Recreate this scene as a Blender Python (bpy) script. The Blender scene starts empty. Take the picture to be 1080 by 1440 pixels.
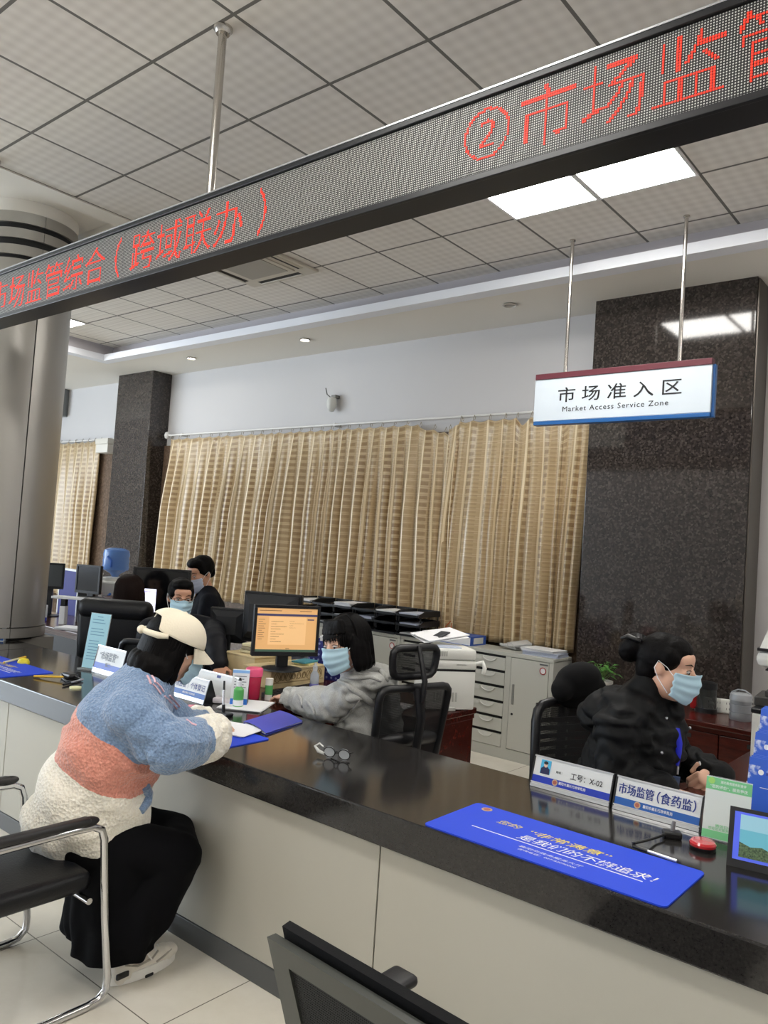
# Service hall with a long stone counter, an LED banner and clerks at work.
import bpy, bmesh, math, random
from mathutils import Vector, Matrix, Euler, noise
from mathutils.bvhtree import BVHTree

SC = bpy.context.scene
COL = SC.collection
PI = math.pi
V = Vector

# ------------------------------------------------------------------ camera
YAW, PITCH, ROLL, FPX, CAMH = -0.689688, 0.0437610, 0.0671785, 1101.076, 1.62
_f = V((math.sin(YAW) * math.cos(PITCH), math.cos(YAW) * math.cos(PITCH), math.sin(PITCH)))
_r0 = V((math.cos(YAW), -math.sin(YAW), 0))
_u0 = _r0.cross(_f)
_r = _r0 * math.cos(ROLL) + _u0 * math.sin(ROLL)
_u = -_r0 * math.sin(ROLL) + _u0 * math.cos(ROLL)
cam_d = bpy.data.cameras.new('camera')
cam = bpy.data.objects.new('camera', cam_d)
COL.objects.link(cam)
M = Matrix((( _r.x, _u.x, -_f.x, 0), (_r.y, _u.y, -_f.y, 0), (_r.z, _u.z, -_f.z, CAMH), (0, 0, 0, 1)))
cam.matrix_world = M
cam_d.sensor_fit = 'VERTICAL'
cam_d.sensor_height = 36
cam_d.lens = FPX / 1440 * 36
cam_d.clip_start = 0.05
SC.camera = cam

# ------------------------------------------------------------------ world, exposure
SC.view_settings.view_transform = 'Standard'
SC.view_settings.look = 'None'
SC.view_settings.gamma = 1
SC.view_settings.use_curve_mapping = False
SC.view_settings.exposure = 0.74
w = bpy.data.worlds.new('sky')
SC.world = w
w.use_nodes = True
w.node_tree.nodes['Background'].inputs[0].default_value = (0.75, 0.85, 1, 1)
w.node_tree.nodes['Background'].inputs[1].default_value = 1.0
DAY = 150.0          # daylight through the entrance windows behind the camera
PANEL = 16.0         # ceiling light panels, the visible ones and the added unseen ones


def area(name, loc, rot, sx, sy, power, color):
    l = bpy.data.lights.new(name, 'AREA')
    l.shape = 'RECTANGLE'
    l.size, l.size_y, l.energy, l.color = sx, sy, power, color
    o = bpy.data.objects.new(name, l)
    o.location, o.rotation_euler = loc, rot
    COL.objects.link(o)
    return o


area('window_daylight', (-11.6, -5.85, 2.1), (PI / 2 + 0.5, 0, 0), 4.2, 2.6, DAY, (0.80, 0.90, 1.0))
area('side_window_daylight', (-13.8, -1.5, 2.1), (PI / 2 + 0.45, 0, -PI / 2), 6.5, 2.6, DAY * 2.2, (0.78, 0.89, 1.0))


# ------------------------------------------------------------------ finding points of the place
def ray(x, y):
    return (x - 540) / FPX * _r - (y - 720) / FPX * _u + _f


def at(x, y, t):
    return ray(x, y) * t + V((0, 0, CAMH))


def on_z(x, y, z):
    d = ray(x, y)
    return d * ((z - CAMH) / d.z) + V((0, 0, CAMH))


def on_y(x, y, Y):
    d = ray(x, y)
    return d * (Y / d.y) + V((0, 0, CAMH))


def on_x(x, y, X):
    d = ray(x, y)
    return d * (X / d.x) + V((0, 0, CAMH))


# ------------------------------------------------------------------ materials
def lin(c):
    def f(v):
        v = v / 255.0
        return v / 12.92 if v <= 0.04045 else ((v + 0.055) / 1.055) ** 2.4
    return (f(c[0]), f(c[1]), f(c[2]), 1)


MATS = {}


class NT:
    def __init__(s, m):
        s.t = m.node_tree
        s.n = s.t.nodes
        s.p = s.n['Principled BSDF']

    def add(s, kind, **kw):
        n = s.n.new(kind)
        for k, v in kw.items():
            setattr(n, k, v)
        return n

    def link(s, a, b):
        s.t.links.new(a, b)

    def math(s, op, a, b=None, c=None):
        n = s.n.new('ShaderNodeMath')
        n.operation = op
        for i, q in enumerate((a, b, c)):
            if q is None:
                continue
            if isinstance(q, (int, float)):
                n.inputs[i].default_value = q
            else:
                s.link(q, n.inputs[i])
        return n.outputs[0]

    def mix(s, fac, a, b):
        n = s.n.new('ShaderNodeMix')
        n.data_type = 'RGBA'
        for sock, q in ((n.inputs[0], fac), (n.inputs[6], a), (n.inputs[7], b)):
            if isinstance(q, (int, float)):
                sock.default_value = q
            elif isinstance(q, tuple):
                sock.default_value = q
            else:
                s.link(q, sock)
        return n.outputs[2]

    def coord(s, which='Object'):
        return s.n.new('ShaderNodeTexCoord').outputs[which]

    def xyz(s, vec):
        n = s.n.new('ShaderNodeSeparateXYZ')
        s.link(vec, n.inputs[0])
        return n.outputs

    def noise(s, scale, detail=4, vec=None, rough=0.5):
        n = s.n.new('ShaderNodeTexNoise')
        n.inputs['Scale'].default_value = scale
        n.inputs['Detail'].default_value = detail
        n.inputs['Roughness'].default_value = rough
        if vec is not None:
            s.link(vec, n.inputs['Vector'])
        return n.outputs[0]

    def voro(s, scale, vec=None, feature='F1'):
        n = s.n.new('ShaderNodeTexVoronoi')
        n.feature = feature
        n.inputs['Scale'].default_value = scale
        if vec is not None:
            s.link(vec, n.inputs['Vector'])
        return n

    def ramp(s, fac, stops):
        n = s.n.new('ShaderNodeValToRGB')
        e = n.color_ramp.elements
        while len(e) < len(stops):
            e.new(0.5)
        for q, (p, c) in zip(e, stops):
            q.position, q.color = p, c
        s.link(fac, n.inputs[0])
        return n.outputs[0]

    def bump(s, h, strength=0.3, dist=0.01):
        n = s.n.new('ShaderNodeBump')
        n.inputs['Strength'].default_value = strength
        n.inputs['Distance'].default_value = dist
        s.link(h, n.inputs['Height'])
        s.link(n.outputs[0], s.p.inputs['Normal'])


def mat(name, rgb=(128, 128, 128), rough=0.5, metal=0.0, emit=0.0, alpha=None, trans=0.0, spec=None,
        coat=0.0, sheen=0.0, nz=None, vary=0.0, ior=None):
    """principled material; nz=(scale,strength) adds a fine noise bump, vary mottles the colour slightly"""
    if name in MATS:
        return MATS[name]
    m = bpy.data.materials.new(name)
    m.use_nodes = True
    t = NT(m)
    p = t.p
    c = lin(rgb)
    p.inputs['Base Color'].default_value = c
    p.inputs['Roughness'].default_value = rough
    p.inputs['Metallic'].default_value = metal
    if spec is not None:
        p.inputs['Specular IOR Level'].default_value = spec
    if emit:
        p.inputs['Emission Color'].default_value = c
        p.inputs['Emission Strength'].default_value = emit
    if trans:
        p.inputs['Transmission Weight'].default_value = trans
    if ior:
        p.inputs['IOR'].default_value = ior
    if alpha is not None:
        p.inputs['Alpha'].default_value = alpha
    if coat:
        p.inputs['Coat Weight'].default_value = coat
        p.inputs['Coat Roughness'].default_value = 0.1
    if sheen:
        p.inputs['Sheen Weight'].default_value = sheen
        p.inputs['Sheen Roughness'].default_value = 0.4
    if nz:
        t.bump(t.noise(nz[0], 3, t.coord()), nz[1], 0.01)
    if vary:
        a = tuple(x * (1 - vary) for x in c[:3]) + (1,)
        b = tuple(min(1, x * (1 + vary)) for x in c[:3]) + (1,)
        t.link(t.ramp(t.noise(9, 5, t.coord()), [(0.35, a), (0.65, b)]), p.inputs['Base Color'])
    MATS[name] = m
    return m


def new_mat(name):
    m = bpy.data.materials.new(name)
    m.use_nodes = True
    MATS[name] = m
    return m, NT(m)


# ------------------------------------------------------------------ geometry
_BOXES = {}


class MB:
    """collects shapes into one mesh"""

    def __init__(s):
        s.b = bmesh.new()
        s.mi = 0

    def _fin(s, vs, mtx=None):
        if mtx is not None:
            bmesh.ops.transform(s.b, matrix=mtx, verts=vs)
        return s

    def _put(s, verts, faces, mt):
        vs = [s.b.verts.new(mt @ V(v)) for v in verts]
        for f in faces:
            q = s.b.faces.new([vs[k] for k in f])
            q.material_index = s.mi
        return s

    def box(s, c, size, rot=(0, 0, 0), bev=0.0, seg=2):
        mt = Matrix.Translation(c) @ Euler(rot).to_matrix().to_4x4()
        key = (round(size[0], 6), round(size[1], 6), round(size[2], 6), bev, seg)
        if not bev:
            x, y, z = size[0] / 2, size[1] / 2, size[2] / 2
            return s._put([(-x, -y, -z), (x, -y, -z), (x, y, -z), (-x, y, -z), (-x, -y, z), (x, -y, z), (x, y, z), (-x, y, z)],
                          [(3, 2, 1, 0), (4, 5, 6, 7), (0, 1, 5, 4), (1, 2, 6, 5), (2, 3, 7, 6), (3, 0, 4, 7)], mt)
        if key not in _BOXES:
            t = bmesh.new()
            bmesh.ops.create_cube(t, size=1, matrix=Matrix.Diagonal((size[0], size[1], size[2], 1)))
            bmesh.ops.bevel(t, geom=t.edges[:], offset=min(bev, min(size) * 0.49), segments=seg, affect='EDGES', profile=0.5)
            t.verts.index_update()
            _BOXES[key] = ([tuple(v.co) for v in t.verts], [[v.index for v in f.verts] for f in t.faces])
            t.free()
        return s._put(*_BOXES[key], mt)

    def span(s, a, b, bev=0.0):
        """box from corner a to corner b"""
        a, b = V(a), V(b)
        d = b - a
        return s.box((a + b) / 2, (abs(d.x), abs(d.y), abs(d.z)), bev=bev)

    def cyl(s, p0, p1, r0, r1=None, seg=20, cap=True):
        p0, p1 = V(p0), V(p1)
        r1 = r0 if r1 is None else r1
        d = p1 - p0
        mt = Matrix.Translation(p0) @ d.to_track_quat('Z', 'Y').to_matrix().to_4x4()
        L = d.length
        vs = [(r * math.cos(2 * PI * k / seg), r * math.sin(2 * PI * k / seg), z) for r, z in ((r0, 0), (r1, L)) for k in range(seg)]
        fs = [(k, (k + 1) % seg, seg + (k + 1) % seg, seg + k) for k in range(seg)]
        if cap:
            fs += [tuple(range(seg))[::-1], tuple(range(seg, 2 * seg))]
        return s._put(vs, fs, mt)

    def ball(s, c, rad, rot=None, seg=20, rings=12):
        if isinstance(rad, (int, float)):
            rad = (rad, rad, rad)
        mt = Matrix.Translation(c)
        if rot is not None:
            mt = mt @ (rot.to_4x4() if isinstance(rot, Matrix) else Euler(rot).to_matrix().to_4x4())
        vs = [(0, 0, -1)]
        for j in range(1, rings):
            e = -PI / 2 + PI * j / rings
            vs += [(math.cos(e) * math.cos(2 * PI * k / seg), math.cos(e) * math.sin(2 * PI * k / seg), math.sin(e)) for k in range(seg)]
        vs.append((0, 0, 1))
        n = len(vs) - 1
        fs = [(0, 1 + (k + 1) % seg, 1 + k) for k in range(seg)]
        for j in range(rings - 2):
            o = 1 + j * seg
            fs += [(o + k, o + (k + 1) % seg, o + seg + (k + 1) % seg, o + seg + k) for k in range(seg)]
        o = 1 + (rings - 2) * seg
        fs += [(o + k, o + (k + 1) % seg, n) for k in range(seg)]
        return s._put(vs, fs, mt @ Matrix.Diagonal((*rad, 1)))

    def cap(s, p0, p1, r0, r1=None, seg=16):
        r1 = r0 if r1 is None else r1
        s.cyl(p0, p1, r0, r1, seg, True)
        s.ball(p0, r0, None, seg, 10)
        return s.ball(p1, r1, None, seg, 10)

    def tube(s, pts, r, seg=10, closed=False, flat=1.0):
        """swept tube through pts; r a number or a list"""
        pts = [V(p) for p in pts]
        n = len(pts)
        rs = r if isinstance(r, (list, tuple)) else [r] * n
        rings = []
        prev = None
        for i, p in enumerate(pts):
            if closed:
                t = (pts[(i + 1) % n] - pts[i - 1]).normalized()
            else:
                t = (pts[min(i + 1, n - 1)] - pts[max(i - 1, 0)]).normalized()
            if prev is None:
                a = t.orthogonal().normalized()
                if abs(t.z) < 0.95:
                    a = t.cross(V((0, 0, 1))).normalized()
            else:
                a = (prev - t * prev.dot(t)).normalized()
            prev = a
            b = t.cross(a)
            rings.append([s.b.verts.new(p + (a * math.cos(2 * PI * k / seg) + b * flat * math.sin(2 * PI * k / seg)) * rs[i]) for k in range(seg)])
        vs = [v for q in rings for v in q]
        m = n if closed else n - 1
        for i in range(m):
            A, B = rings[i], rings[(i + 1) % n]
            for k in range(seg):
                s.b.faces.new((A[k], A[(k + 1) % seg], B[(k + 1) % seg], B[k]))
        if not closed:
            s.b.faces.new(rings[0][::-1])
            s.b.faces.new(rings[-1])
        return s._fin(vs)

    def lathe(s, prof, c=(0, 0, 0), seg=32):
        """profile of (radius, height) turned about z"""
        c = V(c)
        rings = []
        for r, z in prof:
            if r < 1e-5:
                rings.append([s.b.verts.new(c + V((0, 0, z)))])
            else:
                rings.append([s.b.verts.new(c + V((r * math.cos(2 * PI * k / seg), r * math.sin(2 * PI * k / seg), z))) for k in range(seg)])
        for A, B in zip(rings, rings[1:]):
            for k in range(seg):
                k2 = (k + 1) % seg
                if len(A) == 1 and len(B) == 1:
                    continue
                if len(A) == 1:
                    s.b.faces.new((A[0], B[k2], B[k]))
                elif len(B) == 1:
                    s.b.faces.new((A[k], A[k2], B[0]))
                else:
                    s.b.faces.new((A[k], A[k2], B[k2], B[k]))
        return s._fin([v for q in rings for v in q])

    def prism(s, poly, vec):
        """polygon (3d points) pushed along vec"""
        vec = V(vec)
        a = [s.b.verts.new(V(p)) for p in poly]
        b = [s.b.verts.new(V(p) + vec) for p in poly]
        n = len(a)
        s.b.faces.new(a[::-1])
        s.b.faces.new(b)
        for k in range(n):
            s.b.faces.new((a[k], a[(k + 1) % n], b[(k + 1) % n], b[k]))
        return s._fin(a + b)

    def grid(s, fn, nu, nv, thick=0.0):
        """surface fn(i/nu, j/nv) with optional thickness"""
        g = [[s.b.verts.new(fn(i / nu, j / nv)) for j in range(nv + 1)] for i in range(nu + 1)]
        fs = []
        for i in range(nu):
            for j in range(nv):
                fs.append(s.b.faces.new((g[i][j], g[i + 1][j], g[i + 1][j + 1], g[i][j + 1])))
        vs = [v for q in g for v in q]
        if thick:
            s.b.normal_update()
            k = bmesh.ops.solidify(s.b, geom=fs, thickness=thick)
            vs = list({v for q in k['geom'] if isinstance(q, bmesh.types.BMVert) for v in [q]} | set(vs))
        return s._fin(vs)

    def build(s, name, m, parent=None, smooth=None, loc=None, rotz=0.0):
        bmesh.ops.recalc_face_normals(s.b, faces=s.b.faces)
        me = bpy.data.meshes.new(name)
        s.b.to_mesh(me)
        s.b.free()
        return link_mesh(name, me, m, parent, smooth, loc, rotz)


def link_mesh(name, me, m, parent=None, smooth=None, loc=None, rotz=0.0):
    for q in (m if isinstance(m, (list, tuple)) else [m]):
        me.materials.append(q)
    o = bpy.data.objects.new(name, me)
    COL.objects.link(o)
    if parent is not None:
        o.parent = parent
    if loc is not None:
        o.location = loc
        o.rotation_euler = (0, 0, rotz)
    if smooth is not None:
        me.polygons.foreach_set('use_smooth', [True] * len(me.polygons))
        if smooth < 179:
            try:
                me.set_sharp_from_angle(angle=math.radians(smooth))
            except Exception:
                pass
    return o


def tag(o, label=None, cat=None, group=None, kind=None):
    if label:
        o['label'] = label
    if cat:
        o['category'] = cat
    if group:
        o['group'] = group
    if kind:
        o['kind'] = kind
    return o


def thing(name, label, cat, loc=(0, 0, 0), rotz=0.0, group=None):
    o = bpy.data.objects.new(name, None)
    o.empty_display_size = 0.1
    COL.objects.link(o)
    o.location = loc
    o.rotation_euler = (0, 0, rotz)
    return tag(o, label, cat, group)


def struct(o):
    o['kind'] = 'structure'
    return o


def dup(root, loc, rotz, label, group=None):
    r = root.copy()
    COL.objects.link(r)
    r.location = loc
    r.rotation_euler = (0, 0, rotz)
    r['label'] = label
    if group:
        r['group'] = group
    for ch in list(root.children):
        c = ch.copy()
        COL.objects.link(c)
        c.parent = r
        for g in list(ch.children):
            d = g.copy()
            COL.objects.link(d)
            d.parent = c
    return r


def text_mesh(body, size=1.0, bold=0.0, extrude=0.0, space=1.0, shear=0.0):
    cu = bpy.data.curves.new('lettering', 'FONT')
    cu.body = body
    cu.size = 1.0
    cu.offset = bold
    cu.space_character = space
    cu.extrude = extrude
    cu.shear = shear
    cu.resolution_u = 3
    cu.align_x = 'CENTER'
    cu.align_y = 'CENTER'
    o = bpy.data.objects.new('lettering', cu)
    COL.objects.link(o)
    dg = bpy.context.evaluated_depsgraph_get()
    me = bpy.data.meshes.new_from_object(o.evaluated_get(dg))
    bpy.data.objects.remove(o)
    bpy.data.curves.remove(cu)
    # centre on its own bounding box
    xs = [v.co.x for v in me.vertices]
    ys = [v.co.y for v in me.vertices]
    cx, cy = (min(xs) + max(xs)) / 2, (min(ys) + max(ys)) / 2
    for v in me.vertices:
        v.co.x = (v.co.x - cx) * size
        v.co.y = (v.co.y - cy) * size
        v.co.z *= size
    me.materials.clear()
    return me, (max(xs) - min(xs)) * size, (max(ys) - min(ys)) * size


def letters(name, body, m, parent, mtx, height=None, width=None, bold=0.0, space=1.0, shear=0.0, extrude=0.0):
    """lettering lying in the local xy plane of mtx, scaled to the height and width given"""
    me, w0, h0 = text_mesh(body, 1.0, bold, extrude, space, shear)
    sy = height / h0 if height else None
    sx = width / w0 if width else None
    sx = sx or sy
    sy = sy or sx
    me.transform(mtx @ Matrix.Diagonal((sx, sy, sx, 1)))
    return link_mesh(name, me, m, parent)


def frame_mtx(o, ex, ey):
    """matrix with the x axis along ex, the y axis along ey and the origin at o"""
    ex = V(ex).normalized()
    ey = V(ey)
    ey = (ey - ex * ey.dot(ex)).normalized()
    ez = ex.cross(ey)
    o = V(o)
    return Matrix(((ex.x, ey.x, ez.x, o.x), (ex.y, ey.y, ez.y, o.y), (ex.z, ey.z, ez.z, o.z), (0, 0, 0, 1)))


def remeshed(mb, voxel, smooth_iter=6, factor=0.5):
    """union of overlapping closed shapes as one smooth continuous surface"""
    me = bpy.data.meshes.new('form')
    mb.b.to_mesh(me)
    mb.b.free()
    o = bpy.data.objects.new('form', me)
    COL.objects.link(o)
    r = o.modifiers.new('r', 'REMESH')
    r.mode = 'VOXEL'
    r.voxel_size = voxel
    if smooth_iter:
        sm = o.modifiers.new('s', 'SMOOTH')
        sm.factor = factor
        sm.iterations = smooth_iter
    dg = bpy.context.evaluated_depsgraph_get()
    out = bpy.data.meshes.new_from_object(o.evaluated_get(dg))
    bpy.data.objects.remove(o)
    bpy.data.meshes.remove(me)
    out.materials.clear()
    return out


def rnd(seed):
    return random.Random(seed)

# ================================================================== the setting
CEIL, SOFF, WALLY, PILY = 3.865, 3.675, 6.055, 5.765
TOPZ = 0.77          # counter top
m_white_wall = mat('wall_paint', (201, 199, 199), 0.7, nz=(60, 0.05))
m_soffit = mat('soffit_paint', (226, 222, 214), 0.8)
m_cove = mat('cove_paint', (228, 230, 236), 0.7)

# floor: pale glazed tiles 0.8 m
m_floor, t = new_mat('floor_tile')
x, y, z = t.xyz(t.coord())
def seam(v, off, step, wd):
    a = t.math('FRACT', t.math('DIVIDE', t.math('SUBTRACT', v, off), step))
    return t.math('MAXIMUM', t.math('LESS_THAN', a, wd / step), t.math('GREATER_THAN', a, 1 - wd / step))
sm = t.math('MAXIMUM', seam(x, -2.908 - 8, 0.795, 0.0022), seam(y, 1.675 - 8, 0.795, 0.0022))
mott = t.ramp(t.noise(2.2, 6, t.coord(), 0.6), [(0.3, lin((214, 207, 193))), (0.7, lin((232, 227, 215)))])
t.link(t.mix(sm, mott, lin((120, 114, 104))), t.p.inputs['Base Color'])
t.p.inputs['Roughness'].default_value = 0.22
t.bump(t.math('MULTIPLY', sm, -1.0), 0.3, 0.002)
struct(MB().span((-14, -6, -0.1), (4, WALLY, 0)).build('floor', m_floor))

# ceiling tiles 0.6 m with a fine pressed square pattern
m_ceil, t = new_mat('ceiling_tile')
x, y, z = t.xyz(t.coord())
sm = t.math('MAXIMUM', seam(x, -2.70 - 12, 0.6, 0.009), seam(y, 2.03 - 12.08, 0.604, 0.009))
def wave(v, k):
    return t.math('SINE', t.math('MULTIPLY', v, 2 * PI / k))
sq = t.math('MULTIPLY', wave(x, 0.075), wave(y, 0.0755))
sq2 = t.math('ADD', t.math('MULTIPLY', wave(x, 0.075), 0.5), t.math('MULTIPLY', wave(y, 0.0755), 0.5))
pat = t.math('ADD', t.math('MULTIPLY', sq2, 0.25), 0.5)
pat = t.math('ADD', pat, t.math('MULTIPLY', t.math('SUBTRACT', t.noise(1.6, 3, t.coord()), 0.5), 0.5))
tc = t.ramp(pat, [(0.15, lin((206, 201, 194))), (0.85, lin((228, 224, 218)))])
t.link(t.mix(sm, tc, lin((104, 101, 97))), t.p.inputs['Base Color'])
t.p.inputs['Roughness'].default_value = 0.75
t.bump(t.math('SUBTRACT', t.math('MULTIPLY', sq2, 0.3), sm), 0.25, 0.004)
c = MB()
c.span((-5.1, -6, CEIL), (4, 5.25, CEIL + 0.06))
c.span((-8.86, 3.24, CEIL), (-5.1, 5.25, CEIL + 0.06))
struct(c.build('ceiling', m_ceil))
# plain plaster bay round the column, with a dropped rim
struct(MB().span((-14, -6, 3.93), (-5.1, 3.24, 4.0)).build('ceiling_bay', m_soffit))
c = MB()
c.span((-5.28, -6, 3.855), (-5.1, 3.24, 3.93))
c.span((-8.86, 3.1, 3.855), (-5.1, 3.24, 3.93))
struct(c.build('trim_1', m_soffit))
# soffit along the back wall and the left end, with a light lip
c = MB()
c.span((-14, 5.25, SOFF + 0.01), (4, WALLY, 4.0))
c.span((-14, 3.24, SOFF + 0.01), (-9.0, 5.25, 4.0))
struct(c.build('ceiling_soffit', m_soffit))
c = MB()
c.span((-8.86, 5.12, SOFF), (4, 5.25, SOFF + 0.075))
c.span((-9.0, 3.24, SOFF), (-8.86, 5.25, SOFF + 0.075))
struct(c.build('trim_2', m_cove))
c = MB()
c.span((-8.9, 5.245, SOFF + 0.075), (4, 5.26, CEIL + 0.01))
c.span((-9.0, 3.24, SOFF + 0.075), (-8.87, 5.25, CEIL + 0.01))
struct(c.build('trim_3', mat('cove_back', (176, 172, 176), 0.8)))

# walls
struct(MB().span((-14, WALLY, 0), (4, WALLY + 0.2, 4.0)).build('wall_back', m_white_wall))
f = MB()
f.span((-14.2, -6, 0), (-14, WALLY, 0.75))
f.span((-14.2, -6, 3.45), (-14, WALLY, 4.0))
f.span((-14.2, -6, 0.75), (-14, -4.8, 3.45))
f.span((-14.2, 1.9, 0.75), (-14, WALLY, 3.45))
struct(f.build('wall_left', m_white_wall))
struct(MB().span((4, -6, 0), (4.2, WALLY, 4.0)).build('wall_right', m_white_wall))
f = MB()
f.span((-14, -6.2, 0), (4, -6, 0.75))
f.span((-14, -6.2, 3.45), (4, -6, 4.0))
f.span((-9.4, -6.2, 0.75), (4, -6, 3.45))
struct(f.build('wall_front', m_white_wall))

# stone: speckled granite
def granite(name, dark, mid, fleck, rough, scale=70):
    m, t = new_mat(name)
    co = t.coord()
    v = t.voro(scale, co)
    a = t.ramp(v.outputs['Color'], [(0.0, lin(dark)), (0.55, lin(mid)), (1.0, lin(fleck))])
    b = t.ramp(t.noise(scale * 1.7, 6, co, 0.7), [(0.35, lin(dark)), (0.75, lin(mid))])
    t.link(t.mix(0.5, a, b), t.p.inputs['Base Color'])
    t.p.inputs['Roughness'].default_value = rough
    return m


m_granite = granite('polished_brown_granite', (25, 22, 22), (64, 57, 53), (112, 103, 95), 0.065, 70)
m_marble = granite('brown_marble_cladding', (82, 66, 54), (112, 92, 76), (136, 116, 98), 0.2, 40)
m_black_stone, t = new_mat('black_stone_top')
co = t.coord()
t.link(t.ramp(t.noise(160, 5, co, 0.7), [(0.3, lin((26, 25, 25))), (0.62, lin((44, 42, 41))), (0.8, lin((70, 67, 64)))]), t.p.inputs['Base Color'])
t.p.inputs['Roughness'].default_value = 0.13

# dark dado under the curtain line, and the two granite pillars
d = MB()
d.span((-14, WALLY - 0.035, 0), (-2.71, WALLY, 2.74))
struct(d.build('wall_dado', m_marble))
m_joint = mat('pillar_joint', (16, 14, 13), 0.5)
p = MB()
p.span((-9.56, PILY, 0), (-8.76, WALLY, SOFF + 0.02), 0.004)
struct(p.build('wall_pillar_left', m_granite))
p = MB()
p.span((-2.71, PILY, 0), (-1.505, WALLY, SOFF + 0.02), 0.004)
struct(p.build('wall_pillar_right', m_granite))
j = MB()
j.span((-1.503, PILY + 0.012, 0), (-1.493, WALLY, SOFF))
struct(j.build('trim_4', mat('steel_edge', (92, 86, 80), 0.35, 0.6)))

# clad round column
m_steel = mat('brushed_column_cladding', (172, 169, 163), 0.38, 0.7, nz=(300, 0.02))
m_dark = mat('dark_joint', (14, 14, 15), 0.6)
CX, CY, CR = -5.905, 2.716, 0.34
c = MB()
def arc_panel(mb, a0, a1, r0, r1, z0, z1, n=14):
    pts = [(CX + r1 * math.cos(a0 + (a1 - a0) * k / n), CY + r1 * math.sin(a0 + (a1 - a0) * k / n), z0) for k in range(n + 1)]
    pts += [(CX + r0 * math.cos(a0 + (a1 - a0) * k / n), CY + r0 * math.sin(a0 + (a1 - a0) * k / n), z0) for k in range(n, -1, -1)]
    mb.prism(pts, (0, 0, z1 - z0))
aj = math.radians(-7.6)
for k in range(3):
    a0 = aj + k * 2 * PI / 3
    arc_panel(c, a0 + 0.012, a0 + 2 * PI / 3 - 0.012, CR - 0.02, CR, 0.865, 3.50, 28)
    for (za, zb, dr) in ((0.79, 0.858, 0.006), (3.53, 3.60, 0.0), (3.65, 3.72, 0.0), (3.76, 3.84, 0.004)):
        arc_panel(c, a0 + 0.005, a0 + 2 * PI / 3 - 0.005, CR - 0.02, CR + dr, za, zb, 28)
struct(c.build('column_cladding', m_steel, smooth=30))
c = MB()
c.cyl((CX, CY, 0.772), (CX, CY, 3.86), CR - 0.021, seg=48)
struct(c.build('column_core', m_dark, smooth=40))
c = MB()
c.cyl((CX, CY, 3.84), (CX, CY, 3.94), CR + 0.004, seg=48)
struct(c.build('column_collar', m_soffit, smooth=40))
c = MB()
c.span((-6.2, 2.765, 0), (-5.62, 3.03, 0.78))
struct(c.build('column_plinth', mat('plinth_grey', (120, 116, 110), 0.5)))

# ------------------------------------------------------------------ ceiling fittings
m_diff = mat('lit_diffuser', (255, 252, 246), 0.5, emit=PANEL)
m_alu = mat('white_aluminium_frame', (225, 225, 225), 0.4)
def light_panel(x0, y0, label, name='ceiling_light'):
    o = thing(name, label, 'ceiling light', (x0 + 0.3, y0 + 0.302, CEIL), 0, 'ceiling light panels')
    fr = MB()
    for sx in (-1, 1):
        fr.box((sx * 0.29, 0, -0.006), (0.016, 0.6, 0.012))
        fr.box((0, sx * 0.29, -0.006), (0.564, 0.016, 0.012))
    fr.build('frame', m_alu, o)
    MB().box((0, 0, -0.004), (0.564, 0.564, 0.006)).build('diffuser', m_diff, o)
light_panel(-2.70, 3.845, 'lit square ceiling panel, left one of the pair under the long red lettering banner')
light_panel(-2.10, 3.845, 'lit square ceiling panel, right one of the pair above the hanging sign rods')
light_panel(-8.70, 3.845, 'lit square ceiling panel far off, peeking out beside the round steel column')
for i, (x0, y0, dsc) in enumerate(((0.9, 3.845, 'over the far right of the counter'), (1.5, 3.845, 'over the far right corner'),  # extra panels out of view, added to light the room
                                   (-2.7, 0.22, 'over the waiting side in front of the counter'), (-2.1, 0.22, 'over the waiting side, beside its twin'),
                                   (0.9, 0.22, 'above and right of the viewer'), (1.5, 0.22, 'furthest right of the waiting side'),
                                   (-2.7, -3.4, 'near the entrance windows on the left'), (-2.1, -3.4, 'near the entrance windows in the middle'),
                                   (0.9, -3.4, 'near the entrance windows on the right'))):
    light_panel(x0, y0, 'added unseen lit square ceiling panel ' + dsc)

m_lamp = mat('downlight_glow', (255, 250, 240), 0.4, emit=14)
m_lamp_off = mat('downlight_unlit', (150, 148, 142), 0.25)
m_bezel = mat('downlight_bezel', (190, 186, 178), 0.3, 0.4)
for (px_, py_, lit, lab) in ((429, 477, 1, 'small lit round downlight in the soffit above the middle of the curtain'),
                             (269, 503, 1, 'small lit round downlight in the soffit just right of the far dark pillar'),
                             (717, 428, 0, 'small unlit round downlight in the soffit left of the big granite pillar')):
    q = on_z(px_, py_, SOFF + 0.01)
    o = thing('downlight', lab, 'ceiling light', q, 0, 'recessed downlights')
    MB().lathe([(0.055, 0.0), (0.062, -0.012), (0.05, -0.016), (0.042, -0.004), (0.042, 0.0)], (0, 0, 0)).build('bezel', m_bezel, o, 40)
    MB().lathe([(0, -0.006), (0.043, -0.006), (0.043, -0.001)], (0, 0, 0)).build('lamp', m_lamp if lit else m_lamp_off, o, 40)

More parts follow.
